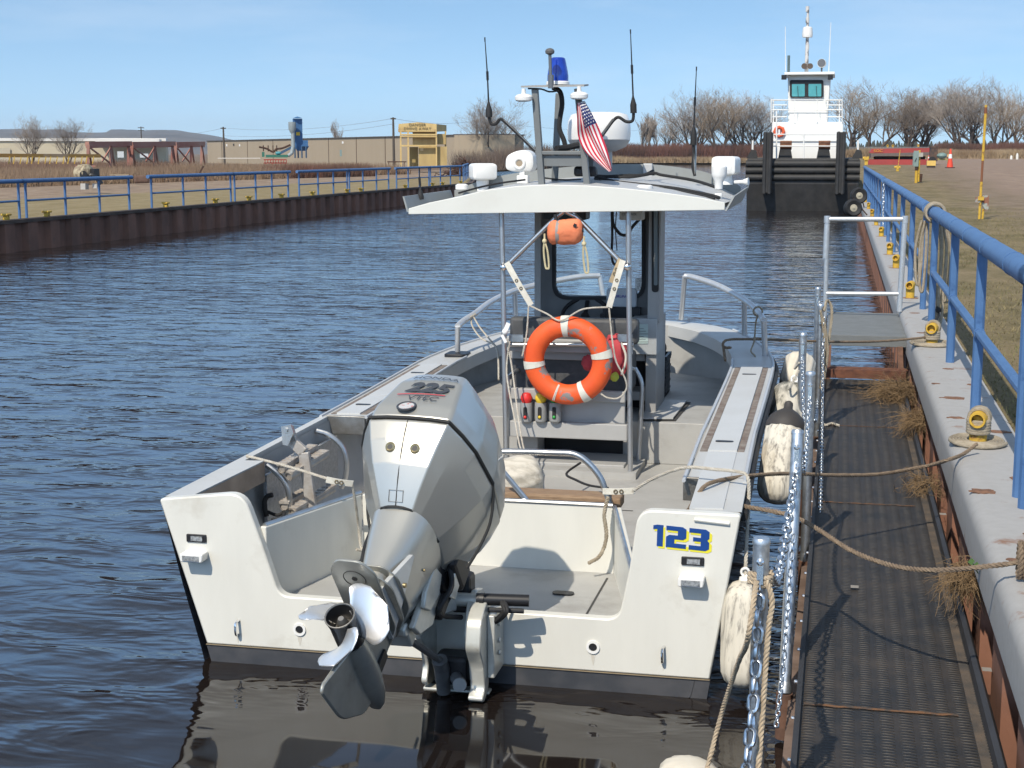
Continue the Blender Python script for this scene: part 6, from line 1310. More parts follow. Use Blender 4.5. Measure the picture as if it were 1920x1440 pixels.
for s0, s1 in ((1446, 1476), (1549, 1578)):
    mb = MB()
    for py in (188, 197, 206, 219): mb.tube([at(s0, py, Y=YH + .1), at(s1, py, Y=YH + .1)], .025, 6)
    for px in (s0, s1 - 4 if s0 > 1500 else s1 - 26): mb.tube([at(px, 187, Y=YH + .1), at(px, 230, Y=YH + .1)], .03, 6)
    mb.build('deck_railing', TW, tug)
mb = MB()
for py in (187, 206): mb.tube([at(1446, py, Y=YH - .05), at(1579, py, Y=YH - .05)], .017, 6)
for px in (1446, 1490, 1532, 1579): mb.tube([at(px, 186, Y=YH - .05), at(px, 229, Y=YH - .05)], .02, 6)
mb.build('deck_railing', TW, tug)
mb = MB(); YB = YT + .6
for py in (252, 274): mb.tube([at(1450, py, Y=YB), at(1572, py, Y=YB)], .025, 6)
for px, y0 in ((1456, 208), (1507, 250)): mb.tube([at(px, y0, Y=YB), at(px, 297, Y=YB)], .035, 6)
mb.build('bow_railing', TW, tug)
mb = MB(); mb.box(tx(1447, YH), tx(1568, YH), YH - .06, YH, tz(265, YH), tz(262, YH)); mb.build('house_trim', TW, house, smooth=0)
for px in (1473, 1545):
    mb = MB(); x = tx(px, YT + 1.2); mb.prism([V((x + s, YT + 1, z)) for s, z in ((-.32, tz(297)), (.28, tz(297)), (.2, tz(278)), (-.25, tz(278)))], (0, .6, 0)); wn = mb.build('deck_winch', HULLB, tug, smooth=0)
    mb = MB(); mb.tube([V((x - .25, YT + 1.1, tz(272))), V((x + .25, YT + 1.1, tz(272)))], .20, 12); mb.build('winch_drum', M('tug_rust', (.2, .09, .045), .85, col2=(.12, .05, .03), scale=6), wn)
YQ = YW2 + .9
mb = MB(); mb.tube([at(1512, 137, Y=YQ), at(1514, 60, Y=YQ), at(1515, 15, Y=YQ)], [.09, .065, .05], 8)
for py in (17, 38, 88): q = at(1514, py, Y=YQ); mb.lathe([(.08, -.12), (.08, .12)], q, (0, 0, 1), 10)
mt = mb.build('signal_mast', M('mast_offwhite', (.6, .58, .55), .5, col2=(.2, .18, .17), scale=3, contrast=(.5, .55)), tug)
q = at(1514, 65, Y=YQ); mb = MB(); mb.lathe([(.22, -.12), (.24, .0), (.21, .3), (.15, .34)], q, (0, 0, 1), 18); mb.build('radar_dome', WPLAST, mt)
mb = MB()
for px in (1508, 1519): q = at(px, 124, Y=YQ - .3); mb.lathe([(.05, .35), (.07, .1), (.13, 0)], q, (0, 1, 0), 14)
mb.build('air_horn', M('horn_bronze', (.12, .09, .07), .5, .6), mt)
q = at(1541, 119, Y=YQ); mb = MB(); mb.lathe([(.19, -.14), (.2, .0), (.14, .2), (.05, .25)], q, (.1, 1, -.1), 18); sl2 = mb.build('searchlight', WPLAST, tug)
mb = MB(); mb.lathe([(.18, -.15), (.17, -.16)], q, (.1, 1, -.1), 18); mb.tube([q + V((0, 0, -.15)), q + V((0, 0, -.42))], .04, 8); mb.build('lens', M('searchlight_lens', (.12, .12, .12), .2), sl2)
mb = MB(); mb.tube([at(1478.5, 137, Y=YQ), at(1479, 104, Y=YQ)], .06, 8); mb.build('exhaust_stub', M('stub_teal', (.1, .14, .14), .5), tug)
mb = MB(); mb.tube([at(1473, 134, Y=YQ), at(1472.5, 50, Y=YQ)], [.02, .012], 5); mb.tube([at(1554, 134, Y=YQ), at(1558, 42, Y=YQ)], [.02, .012], 5); mb.build('whip_aerial', WPLAST, tug)
q = at(1461, 247, Y=YH - .1); lr = thing('life_ring', q, 'small orange octagonal life ring hung on the front of the pushboat deckhouse', 'life ring')
mb = MB(); mb.torus(q, (0, 1, 0), .2, .075, 8, 8); mb.build('ring_body', M('distant_orange', (.75, .12, .04), .6), lr, smooth=0)
mb = MB(); mb.obox(q + V((0, -.02, 0)), (.07, .05, .2)); mb.build('ring_light', WPLAST, lr, smooth=0)
# wheel fenders hanging on the quay
for px, py, Y, r_, lab in ((1599, 390, 41.5, .245, 'rubber wheel fender hanging at the waterline in front of the pushboat'), (1610, 367, 47.5, .26, 'second wheel fender half hidden behind the first')):
    q = at(px, py, Y=Y); t = thing('wheel_fender', q, lab, 'wheel fender', 'wheel fenders on the right quay'); mb = MB(); axw = V((.25, -1, .05)).normalized()
    mb.lathe([(r_ * .4, -.1), (r_ * .8, -.14), (r_ * .97, -.08), (r_, 0), (r_ * .97, .08), (r_ * .8, .14), (r_ * .4, .1)], q, axw, 26, caps=False); mb.build('tyre', BLACKR, t)
    mb = MB(); mb.lathe([(r_ * .42, .07), (r_ * .40, .1), (r_ * .15, .11), (r_ * .1, .13)], q, axw, 18); mb.build('hub', M('hub_cream', (.4, .36, .27), .6, var=.2), t)
    mb = MB(); mb.tube([q + V((0, 0, r_)), V((.7, Y, .85))], .02, 5); mb.build('hanging_chain', RUST, t)
# red stacked barges
def gp(px, py, z=None, Y0=100):      # ground point on the right lot
    Y = Y0
    for _ in range(60):
        zz = lot_z(Y) if z is None else z; p = at(px, py, Z=zz); Y = .6 * Y + .4 * min(max(p.y, 5), 1000)
    return at(px, py, Y=Y)
RED = M('barge_red', (.36, .05, .045), .6, col2=(.30, .045, .04), scale=1.2, dirt=(.2, .06, .05), dscale=2)
bq = gp(1690, 309); Yb = bq.y; t = thing('deck_barge', (bq.x, Yb, bq.z), 'red steel barge section lying upside on another behind the grass', 'barge', 'stacked red barge sections')
def bx(px): return at(px, 300, Y=Yb).x
def bz(py): return at(1690, py, Y=Yb).z
mb = MB(); mb.prism([V(q) for q in [(bx(1630), Yb, bz(286)), (bx(1634), Yb, bz(279)), (bx(1757), Yb, bz(277)), (bx(1757), Yb, bz(288)), (bx(1632), Yb, bz(287))]], (0, 5, 0)); mb.build('barge_hull', RED, t, smooth=0)
mb = MB(); mb.prism([V(q) for q in [(bx(1632), Yb - .03, bz(296)), (bx(1632), Yb - .03, bz(288)), (bx(1750), Yb - .03, bz(285)), (bx(1750), Yb - .03, bz(291)), (bx(1640), Yb - .03, bz(293))]], (0, 5, 0)); mb.build('barge_side', M('barge_grey', (.14, .11, .1), .7), t, smooth=0)
mb = MB(); put_text(mb, 'SOC', .28, V((bx(1646), Yb - .05, bz(283))), (1, 0, .02), (0, 0, 1), extrude=.01, sx=1.3); mb.build('barge_lettering', M('letter_yellow', (.75, .35, .04), .5), t, smooth=0)
mb = MB()
for px, py in ((1664, 275), (1674, 275), (1722, 274)): q = V((bx(px), Yb + 1, bz(py) - .05)); mb.box(q.x - .06, q.x + .06, q.y, q.y + .1, q.z, q.z + .22); mb.box(q.x - .1, q.x + .1, q.y, q.y + .1, q.z + .1, q.z + .16)
mb.build('barge_bitt', YELLOW, t, smooth=0)
t = thing('deck_barge', (bq.x, Yb, bq.z), 'lower red barge section resting on the ground under the lettered one', 'barge', 'stacked red barge sections')
mb = MB(); mb.box(bx(1628), bx(1738), Yb - .1, Yb + 5, bz(310), bz(299)); mb.build('barge_hull', RED, t, smooth=0)
mb = MB(); mb.box(bx(1640), bx(1735), Yb + .4, Yb + 4, bz(299), bz(293)); mb.build('timber_dunnage', M('dark_timber', (.03, .022, .018), .9), t, smooth=0)
t = thing('yellow_winch', (bx(1624), Yb - 1, bz(308)), 'yellow deck winch at the left end of the red barges', 'winch'); mb = MB(); q = V((bx(1624), Yb - 1, bz(297))); mb.obox(q, (.35, .4, .3)); mb.tube([q + V((-.28, 0, 0)), q + V((.2, 0, 0))], .14, 10); mb.obox(q + V((0, 0, -.35)), (.25, .25, .5)); mb.build('winch_body', YELLOW, t, smooth=0)
# generator trailer
t = thing('generator_trailer', (bx(1757), Yb - 3, bz(306)), 'rusty brown generator trailer with one tyre beside the red barges', 'trailer'); Yt = Yb - 3
mb = MB(); a, b = at(1744, 302, Y=Yt), at(1759, 277, Y=Yt); mb.box(a.x, b.x, Yt, Yt + 1.6, a.z, b.z); mb.box(a.x - .05, b.x + .05, Yt - .05, Yt + 1.65, b.z, b.z + .12); mb.build('trailer_body', M('trailer_rust', (.13, .075, .05), .8, col2=(.05, .04, .035), scale=4), t, smooth=0)
mb = MB(); q = at(1748, 301, Y=Yt - .1); mb.lathe([(.05, -.1), (.28, -.1), (.3, 0), (.28, .1), (.05, .1)], q, (0, 1, 0), 16); mb.build('tyre', BLACKR, t)
mb = MB(); q = at(1766, 292, Y=Yt); mb.ball(q, .3, 12, sc=(1.3, 1, .8)); mb.build('fuel_tank', M('tank_teal', (.16, .24, .22), .5), t)
mb = MB(); mb.beam(at(1758, 299, Y=Yt), at(1778, 299, Y=Yt), .1, .1); mb.tube([at(1777, 299, Y=Yt), at(1777, 306, Y=Yt)], .04, 6); mb.build('tow_bar', M('bar_yellowish', (.3, .27, .1), .7), t, smooth=0)
# cones, skip, pedestals, poles
CONE = M('cone_orange', (.75, .07, .03), .5)
for px, y0, y1, lab in ((1781, 281, 315, 'tall orange traffic cone with a pale collar standing on the dirt lot'), (1741, 291, 303, 'orange cone behind the yellow box')):
    q = gp(px, y1); h = (y1 - y0) / FPX * (q - CAM).length; t = thing('traffic_cone', q, lab, 'traffic cone', 'orange traffic cones')
    mb = MB(); mb.lathe([(h * .17, .04), (h * .11, h * .4), (h * .045, h * .95), (h * .03, h)], q, (0, 0, 1), 14); mb.build('cone_body', CONE, t)
    mb = MB(); mb.lathe([(h * .1, h * .5), (h * .075, h * .72)], q, (0, 0, 1), 14, caps=False); mb.build('cone_collar', M('collar_white', (.8, .8, .78), .4), t)
    mb = MB(); mb.box(q.x - h * .24, q.x + h * .24, q.y - h * .24, q.y + h * .24, q.z, q.z + .05); mb.build('cone_base', BLACKR, t, smooth=0)
q = gp(1746, 315); t = thing('yellow_box', q, 'yellow steel box on dark skids at the edge of the dirt lot', 'box'); k = (q - CAM).length / FPX
mb = MB(); mb.box(q.x - 7.5 * k, q.x + 7.5 * k, q.y, q.y + .7, q.z + 4 * k, q.z + 13 * k); mb.build('box_body', M('skip_yellow', (.7, .46, .12), .6), t, smooth=0)
mb = MB(); mb.box(q.x - 7 * k, q.x + 7 * k, q.y + .05, q.y + .65, q.z, q.z + 4 * k); mb.build('skid', M('skid_dark', (.08, .06, .05), .8), t, smooth=0)
q = gp(1719, 343); k = (q - CAM).length / FPX; t = thing('power_pedestal', q, 'green-grey electrical box on a yellow post at the edge of the grass', 'electrical box')
mb = MB(); mb.box(q.x - 7.5 * k, q.x + 1.5 * k, q.y - .1, q.y + .1, q.z + 29 * k, q.z + 57 * k); mb.box(q.x - 8.6 * k, q.x - 7.5 * k, q.y - .12, q.y + .1, q.z + 31 * k, q.z + 54 * k); bd_ = mb.build('cabinet', M('box_green', (.22, .29, .27), .5, var=.12), t, smooth=0, bevel=.01)
mb = MB(); mb.beam(V((q.x - 5 * k, q.y - .11, q.z + 38 * k)), V((q.x - 2.5 * k, q.y - .11, q.z + 44 * k)), .05, .03); mb.build('cabinet_handle', BLACKP, bd_, smooth=0)
mb = MB(); mb.tube([q + V((-1.5 * k, 0, 0)), q + V((-1.5 * k, 0, 22 * k))], .07, 8); mb.tube([q + V((2.5 * k, .1, 2 * k)), q + V((2.5 * k, .1, 58 * k))], .06, 8); mb.build('post', YELLOW, t)
mb = MB(); mb.tube([q + V((-1.5 * k, 0, 22 * k)), q + V((-1.5 * k, 0, 30 * k))], .075, 8); mb.tube([q + V((6 * k, .2, 2 * k)), q + V((7 * k, .2, 16 * k))], .08, 8); mb.build('rusty_sleeve', RUST, t)
mb = MB(); mb.obox(q + V((5 * k, .0, 50 * k)), (.2, .2, .2)); mb.build('outlet', M('outlet_grey', (.4, .38, .33), .6), t, smooth=0)
q = gp(1836, 411); k = (q - CAM).length / FPX; t = thing('lamp_standard', q, 'tall yellow pole with rusty bands and a battered box at its foot', 'pole')
mb = MB(); segs = [(0, 66), (103, 200)]
for a, b in segs: mb.tube([q + V((a * .012 * k, 0, a * k)), q + V((b * .012 * k, 0, b * k))], .034, 10)
mb.build('pole', YELLOW, t)
mb = MB(); mb.tube([q + V((.8 * k, 0, 66 * k)), q + V((1.2 * k, 0, 103 * k))], .03, 10); mb.tube([q + V((2.2 * k, 0, 185 * k)), q + V((2.3 * k, 0, 196 * k))], .037, 10); mb.build('rusty_band', M('band_rust', (.22, .085, .04), .8), t)
mb = MB(); mb.loft([[q + V((x * k, .02, z * k)) for x, z in ((2, 30), (10, 15), (15, 18), (15, 42), (4, 42))], [q + V((x * k, .22, z * k)) for x, z in ((2, 30), (10, 15), (15, 18), (15, 42), (4, 42))]]); mb.obox(q + V((-4 * k, 0, 34 * k)), (.12, .1, .13)); mb.build('battered_box', M('box_rusty_grey', (.32, .34, .3), .7, col2=(.24, .1, .06), scale=5, contrast=(.45, .55)), t, smooth=0)
mb = MB(); mb.obox(q + V((1 * k, -.04, 37 * k)), (.14, .08, .1)); mb.tube([q + V((6 * k, .1, 0)), q + V((7 * k, .1, 18 * k))], .03, 8); mb.build('pole_clamp', YELLOW, t, smooth=0)
q = gp(1683, 321); k = (q - CAM).length / FPX; t = thing('hydrant_post', q, 'small yellow standpipe with a thin rod in the grass before the barges', 'standpipe')
mb = MB(); mb.tube([q, q + V((0, 0, 10 * k))], .09, 8); mb.tube([q + V((-.2, 0, 7 * k)), q + V((.15, 0, 7 * k))], .07, 8); mb.tube([q + V((.02, 0, 8 * k)), q + V((.1, 0, 38 * k))], .022, 6); mb.build('standpipe_body', YELLOW, t, smooth=0)
t = MB(); a, b = gp(1778, 297.5), gp(1925, 296); t.tube([a + V((0, 0, .5)), b + V((0, 0, .5))], .28, 10); tag(t.build('dredge_pipe', M('pipe_yellow', (.55, .4, .16), .7, col2=(.5, .25, .12), scale=.4)), 'long pale yellow pipeline lying across the back of the dirt lot', 'pipeline')
for px, h, lab in ((1896, 7, 'low'), (1907, 11, 'taller')):
    q = gp(px, 299); k = (q - CAM).length / FPX; mb = MB(); mb.lathe([(2.2 * k, 0), (2.2 * k, h * .6 * k), (1.2 * k, h * k)], q, (0, 0, 1), 10); tag(mb.build('hydrant', M('hydrant_white', (.7, .68, .62), .6), smooth=60), f'{lab} one of two white hydrants before the yellow pipeline', 'hydrant', 'white hydrants by the pipeline')
# chain on the far railing end
chain(catmull([V((X0 + .0, 34.0, 1.9)), V((X0, 33.6, 1.2)), V((X0, 32.6, .95)), V((X0, 31.8, 1.3)), V((X0, 31.7, 1.85))], 6), 'chain closing the gap between the two farther right railings', .09, .05, .009)

# ---- vegetation generators
def tree_mesh(seed, h, spread, lean, trunks, twig_r=.011, droop=.0, levels=4):
    r_ = random.Random(seed); tr, cr = MB(), MB()
    def branch(p, d, ln_, r0, lev):
        n_ = 5 if lev < 2 else 3; pts = [p]; rad = [r0]; q = p; dd = d.copy(); kids = []
        for i in range(n_):
            dd = (dd + V((r_.gauss(0, .12), r_.gauss(0, .12), .07 * (1 if lev < 3 else .5) - droop * lev))).normalized(); q = q + dd * ln_ / n_; pts.append(q); rad.append(max(r0 * (1 - .75 * (i + 1) / n_), twig_r)); kids.append((q.copy(), dd.copy(), rad[-1], (i + 1) / n_))
        (tr if lev < 2 else cr).tube(pts, rad, 6 if lev < 1 else 4 if lev < 2 else 3, caps=False)
        if lev >= levels: return
        for q, dd, rr, t in kids:
            if t < (.35 if lev == 0 else .2) or (lev > 1 and r_.random() < .46): continue
            for _ in range((2, 2, 2, 3, 2)[lev]):
                ax = V((r_.gauss(0, 1), r_.gauss(0, 1), r_.gauss(0, .6))).normalized(); nd = (dd + ax * (.75 if lev < 2 else .7) * spread + V((0, 0, .18))).normalized()
                branch(q, nd, ln_ * r_.uniform(.5, .8) * (1.1 - .3 * t), max(rr * .62, twig_r), lev + 1)
    for k in range(trunks):
        a = 2 * math.pi * (k + r_.random() * .5) / trunks; tilt = r_.uniform(.12, .45) * (1 if trunks > 1 else .3)
        d = V((math.cos(a) * tilt + lean, math.sin(a) * tilt, 1)).normalized(); branch(V((math.cos(a) * .15, math.sin(a) * .15, -.1)), d, h * .62, h * .026, 0)
    return tr, cr
BARK = M('willow_bark', (.115, .085, .065), .95, col2=(.07, .05, .04), scale=2)
TWIG = M('bare_twigs', (.32, .245, .175), .9, col2=(.26, .2, .14), scale=.5)
TWIGG = M('grey_twigs', (.345, .295, .245), .9, col2=(.29, .24, .2), scale=.5)
def make_tree(seed, h, spread, lean, trunks, label, twig, name='bare_tree', **k):
    t = thing(name, (0, 0, 0), label, 'tree', 'bare trees along the far bank'); tr, cr = tree_mesh(seed, h, spread, lean, trunks, **k)
    tr.build('trunk', BARK, t, smooth=60, fix=False); cr.build('crown', twig, t, smooth=0, fix=False); return t
proto = []
def place_tree(i, px, py, h, D, label, ry=0, wide=1.45, z=.8):
    seeds = [(11, 1.0, .0, 3), (23, .95, .18, 2), (37, 1.1, -.12, 3), (51, .85, .25, 2), (64, 1.05, -.2, 2)]
    p = far(px, D, z)
    while len(proto) <= i: s = seeds[len(proto)]; proto.append([make_tree(s[0], 10, s[1], s[2], s[3], 'x', TWIG if len(proto) % 2 else TWIGG, twig_r=.007), 0])
    t, used = proto[i]
    if used: t = dup(t, (0, 0, 0))
    proto[i][1] += 1; t.location = p; t.scale = (h / 10 * wide, h / 10 * wide, h / 10); t.rotation_euler.z = ry; t['label'] = label; return t
def far(px, D, z): d = _fw + _rt * ((px - 960) / FPX) - _up * ((287 - 720) / FPX); d.z = 0; d.normalize(); p = CAM + d * D; return V((p.x, p.y, z))
def hgt(py, D): return CAM.z + (287 - py) * D / FPX
T_ = [(0, 1300, 186, 345, 'broad grey willow crown, leftmost of the clump left of the pushboat', 0), (1, 1352, 184, 340, 'leaning brown willow in the middle of the clump left of the pushboat', 2.9), (2, 1392, 187, 348, 'upright grey tree just left of the pushboat wheelhouse', .8), (4, 1425, 196, 350, 'bare tree partly hidden by the pushboat railing', 2.0), (3, 1250, 215, 352, 'low bare tree behind the red brush left of the clump', .5),
      (1, 1596, 180, 300, 'bare tree immediately right of the pushboat wheelhouse', 0.2), (3, 1632, 182, 296, 'windswept bare tree leaning right behind the red barges', 0), (0, 1706, 190, 300, 'slender bare tree in the gap right of the barges', 1.7), (2, 1730, 186, 305, 'bare tree with dense fan of branches left of the big spreading tree', 2.2), (0, 1806, 178, 290, 'big spreading bare tree behind the yellow pole', 3.0), (4, 1838, 176, 292, 'tall bare tree right of the yellow pole', 1.2), (3, 1862, 186, 288, 'bare tree leaning to the right edge of the picture', .25), (1, 1915, 190, 300, 'bare tree cut off by the right edge of the picture', 1.0)]
for i, px, py, D, lab, ry in T_: place_tree(i, px, 270, (hgt(py, D) - 1.6) , D, lab, ry, z=1.6 if px > 1580 else .9)
# pines and wood line far behind
def sprucewood(name, x0, x1, D, top, label, nn, seed):
    r_ = random.Random(seed); mb = MB()
    for i in range(nn):
        px = x0 + (x1 - x0) * (i + r_.random()) / nn; DD = D + r_.uniform(-30, 60); p = far(px, DD, 0); h = hgt(top + r_.uniform(-3, 6), DD) ; w_ = h * r_.uniform(.22, .38)
        for k in range(4): z = h * (.1 + .22 * k); mb.lathe([(w_ * (1 - .22 * k), z), (w_ * .25 * (1 - .2 * k), z + h * .28)], p, (r_.gauss(0, .03), r_.gauss(0, .03), 1), 7, caps=False)
    return tag(mb.build(name, M('spruce_dark', (.035, .045, .03), .95, col2=(.06, .055, .04), scale=.3), smooth=0, fix=False), label, 'treeline', kind='stuff')
sprucewood('treeline', 1560, 1925, 700, 268, 'dark evergreen treeline on the horizon behind the bare trees', 120, 3)
sprucewood('treeline', 1000, 1240, 900, 277, 'low dark woods on the horizon behind the radar dome', 60, 4)
def thicket(name, p0, p1, depth, n_, h0, h1, zb, mat, label, seed, w_=.05, kind='stuff', lean=.25, cat='brush'):
    g2 = np.random.RandomState(seed); p0, p1 = np.array(p0, float), np.array(p1, float); d = p1 - p0; nr = np.array([-d[1], d[0]]) / np.linalg.norm(d)
    t = g2.uniform(0, 1, n_); s_ = g2.uniform(0, depth, n_); P = p0 + t[:, None] * d + s_[:, None] * nr
    hh = np.array([h0 + (h1 - h0) * (.55 + .55 * noise.noise(V((float(a) * .11, float(b) * .11, seed)))) for a, b in P]) * g2.uniform(.55, 1.05, n_)
    A = g2.uniform(0, 6.28, n_); B = g2.normal(0, lean, (n_, 2)); v = np.zeros((n_, 3, 3)); zb_ = np.array([zb(y) if callable(zb) else zb for y in P[:, 1]])
    for k, sg in ((0, -1), (1, 1)): v[:, k, 0] = P[:, 0] + sg * w_ * np.cos(A); v[:, k, 1] = P[:, 1] + sg * w_ * np.sin(A) * .4; v[:, k, 2] = zb_ - .05
    v[:, 2, 0] = P[:, 0] + B[:, 0] * hh; v[:, 2, 1] = P[:, 1] + B[:, 1] * hh; v[:, 2, 2] = zb_ + hh
    me = bpy.data.meshes.new(name); me.from_pydata(v.reshape(-1, 3).tolist(), [], np.arange(n_ * 3).reshape(-1, 3).tolist()); me.materials.append(mat); o = bpy.data.objects.new(name, me); COL.objects.link(o); return tag(o, label, cat, kind=kind)
REDB = M('red_brush', (.165, .075, .055), .95, col2=(.10, .055, .04), scale=.15, contrast=(.4, .6)); TANR = M('tan_reed', (.34, .25, .15), .95, col2=(.24, .165, .10), scale=.12, contrast=(.4, .6)); TANB = M('brown_reed', (.25, .175, .11), .95, col2=(.17, .11, .075), scale=.15)
a, b = far(1130, 338, 0), far(1460, 338, 0); thicket('red_brush', (a.x, a.y), (b.x, b.y), 14, 26000, 3.4, 4.6, .7, REDB, 'dense reddish brush along the far shore left of the pushboat', 2, .09)
a, b = far(1120, 334, 0), far(1460, 334, 0); thicket('reeds', (a.x, a.y), (b.x, b.y), 5, 6000, .8, 1.9, .4, TANR, 'tan reeds at the waterline of the far shore', 3, .09, cat='reeds')
a, b = far(1585, 262, 0), far(1930, 262, 0); thicket('reeds', (a.x, a.y), (b.x, b.y), 6, 16000, 1.3, 2.1, 1.5, TANR, 'pale tan reeds behind the dirt lot on the right bank', 5, .08, cat='reeds')
a, b = far(1755, 275, 0), far(1940, 275, 0); thicket('red_brush', (a.x, a.y), (b.x, b.y), 14, 16000, 2.2, 3.4, 1.5, REDB, 'reddish-brown brush on the low bank behind the pale reeds', 6, .08)
t = MB(); a, b = far(1592, 280, 1.5), far(1850, 280, 1.5)      # chain-link fence
fe = thing('chain_link_fence', a, 'long grey chain-link fence in front of the trees behind the red barges', 'fence'); mb = MB(); npst = 40
for i in range(npst + 1): p = a.lerp(b, i / npst); mb.tube([p, p + V((0, 0, 2.1))], .035, 5)
mb.build('fence_post', M('fence_grey', (.24, .24, .24), .6), fe); mb = MB(); d = (b - a)
for k in range(7): mb.tube([a + V((0, 0, .3 + .3 * k)), b + V((0, 0, .3 + .3 * k))], .02, 4)
nw = 500
for i in range(nw): p = a + d * (i / nw); mb.tube([p, p + d / nw * 1.5 + V((0, 0, 2.05))], .010, 3); mb.tube([p + V((0, 0, 2.05)), p + d / nw * 1.5], .010, 3)
mb.build('fence_mesh', M('fence_grey', (.24, .24, .24), .6), fe, smooth=0, fix=False)

# ================================================================== THE LEFT BANK
def fp(px, py, D): d = far(px, D, 0); return V((d.x, d.y, hgt(py, D)))
CREAMW = M('cream_siding', (.52, .45, .32), .7, var=.08, scale=.3); TANW = M('tan_siding', (.36, .29, .205), .7, col2=(.33, .265, .185), scale=.2, stretch=(1, 1, .05))
ROOFW = M('white_roof', (.75, .72, .66), .5, var=.08, scale=.2)
def slab(mb, p, q, z0, z1, th, off=0.0, mi=0):
    a, b = V((p.x, p.y, 0)), V((q.x, q.y, 0)); d = (b - a).normalized(); nn = V((d.y, -d.x, 0)); nn = nn if nn.dot(CAM - a) > 0 else -nn
    a, b = a + nn * off, b + nn * off
    v = [a + V((0, 0, z0)), b + V((0, 0, z0)), b + V((0, 0, z1)), a + V((0, 0, z1))]; return mb.prism(v, nn * -th, mi)
wa = thing('warehouse', far(150, 262, .8), 'long low cream warehouse with a white roof edge at the far left', 'warehouse'); A, B = far(-250, 292, 0), far(312, 285, 0)
mb = MB(); slab(mb, A, B, .5, hgt(266, 288), 8); mb.build('wall', CREAMW, wa, smooth=0)
mb = MB(); slab(mb, A, B, hgt(266, 288), hgt(261, 288), 8.5, .3); mb.build('roof', ROOFW, wa, smooth=0)
mb = MB(); slab(mb, far(82, 288, 0), far(145, 287.5, 0), .6, 3.95, .2, .12); mb.build('grey_wall_section', M('grey_siding', (.36, .35, .31), .7), wa, smooth=0)
for x0, x1, y0, lab in ((0, 20, 277, 0), (155, 167, 274, 0), (52, 62, 284, 0)): mb = MB(); slab(mb, far(x0, 288, 0), far(x1, 287.5, 0), .6, hgt(y0, 255), .1, 2.2 if 0 else .3); mb.build('door', M('door_cream', (.45, .40, .3), .6), wa, smooth=0)
mb = MB(); slab(mb, far(180, 280, 0), far(300, 279, 0), hgt(268, 278), hgt(262, 278), 6, .5); mb.build('roof_extension', ROOFW, wa, smooth=0)
wb = thing('warehouse', far(620, 220, .8), 'long tan steel warehouse stretching behind the blue dust tower', 'warehouse'); zt_ = hgt(266, 262)
A, B, C2 = far(389, 262, 0), far(905, 166, 0), far(982, 172, 0)
mb = MB(); slab(mb, A, B, .5, zt_, 4); slab(mb, B, C2, .5, zt_, 4); mb.build('wall', TANW, wb, smooth=0)
mb = MB(); slab(mb, A, B, zt_, zt_ + .12, 4.3, .15); slab(mb, B, C2, zt_, zt_ + .12, 4.3, .15); mb.build('roof_edge', M('roof_edge_dark', (.09, .08, .075), .7), wb, smooth=0)
mb = MB()
def along(px):   # where the sight column of px meets wall B
    d = far(px, 1, 0) - V((CAM.x, CAM.y, 0)); d.z = 0; e = B - A; o = A - V((CAM.x, CAM.y, 0)); den = d.x * e.y - d.y * e.x; t = (o.x * e.y - o.y * e.x) / den; return V((CAM.x + d.x * t, CAM.y + d.y * t, 0))
for px in (416, 464, 512, 616, 668, 722, 790): p = along(px); e = (B - A).normalized(); slab(mb, p, p + e * .18, .5, zt_, .05, .04)
mb.build('wall_seam', M('seam_brown', (.14, .105, .075), .8), wb, smooth=0)
mb = MB(); e2 = (C2 - B).normalized(); p = B.lerp(C2, .0)
q0, q1 = far(858, 174.6, 0), far(876, 171.2, 0); slab(mb, q0, q1, .5, hgt(264, 172), .1, .2); mb.build('doorway', M('doorway_dark', (.07, .05, .04), .9), wb, smooth=0)
for px, py in ((425, 273), (438, 272), (449, 273), (642, 268)):
    p = along(px); e = (B - A).normalized(); D = (p - CAM).length; mb = MB(); slab(mb, p, p + e * .5, hgt(py + 2, D), hgt(py - 2, D), .05, .05); mb.build('wall_vent', WPLAST if px != 438 else BLACKP, wb, smooth=0)
# hills
mb = MB(); rows = []
for i in range(331):
    px = -2200 + i * 10; tp_ = 246 + 3.2 * noise.noise(V((px * .012, 0, 1))) + 1.0 * noise.noise(V((px * .11, 3, 1))) + max(0, (px - 330) * .115) ** 1.15 * .9 + (5 if 120 < px < 210 else 0)
    rows.append([fp(px, 290, 3000), fp(px, min(tp_ + 9, 288), 3300), fp(px, min(tp_, 288), 4200), fp(px, 292, 4600)])
mb.sheet(rows); mb.build('hills', M('wooded_hills', (.07, .065, .06), .95, col2=(.12, .105, .09), scale=.012, detail=9, contrast=(.42, .58)), smooth=60, fix=False)['kind'] = 'structure'
# reeds, brush pile, yard
a, b = far(-30, 78, 0), far(560, 104, 0); thicket('reeds', (a.x, a.y), (b.x, b.y), 20, 34000, .65, 1.12, .75, TANB, 'tall tan reeds behind the dirt track on the left bank', 11, .035, cat='reeds')
a, b = far(520, 108, 0), far(770, 122, 0); thicket('reeds', (a.x, a.y), (b.x, b.y), 12, 13000, .8, 1.3, .75, TANB, 'brown reeds between the green machinery and the yellow tower', 12, .04, cat='reeds')
a, b = far(545, 103, 0), far(705, 112, 0); thicket('red_brush', (a.x, a.y), (b.x, b.y), 3, 4500, .7, 1.5, .75, REDB, 'reddish brush in front of the brown reeds below the tan warehouse', 13, .03)
a, b = far(-30, 105, 0), far(400, 130, 0); thicket('red_brush', (a.x, a.y), (b.x, b.y), 18, 18000, .9, 1.45, .75, M('dull_brush', (.2, .125, .085), .95, col2=(.14, .085, .06), scale=.2), 'dull brown brush behind the tan reeds at the far left', 14, .04)
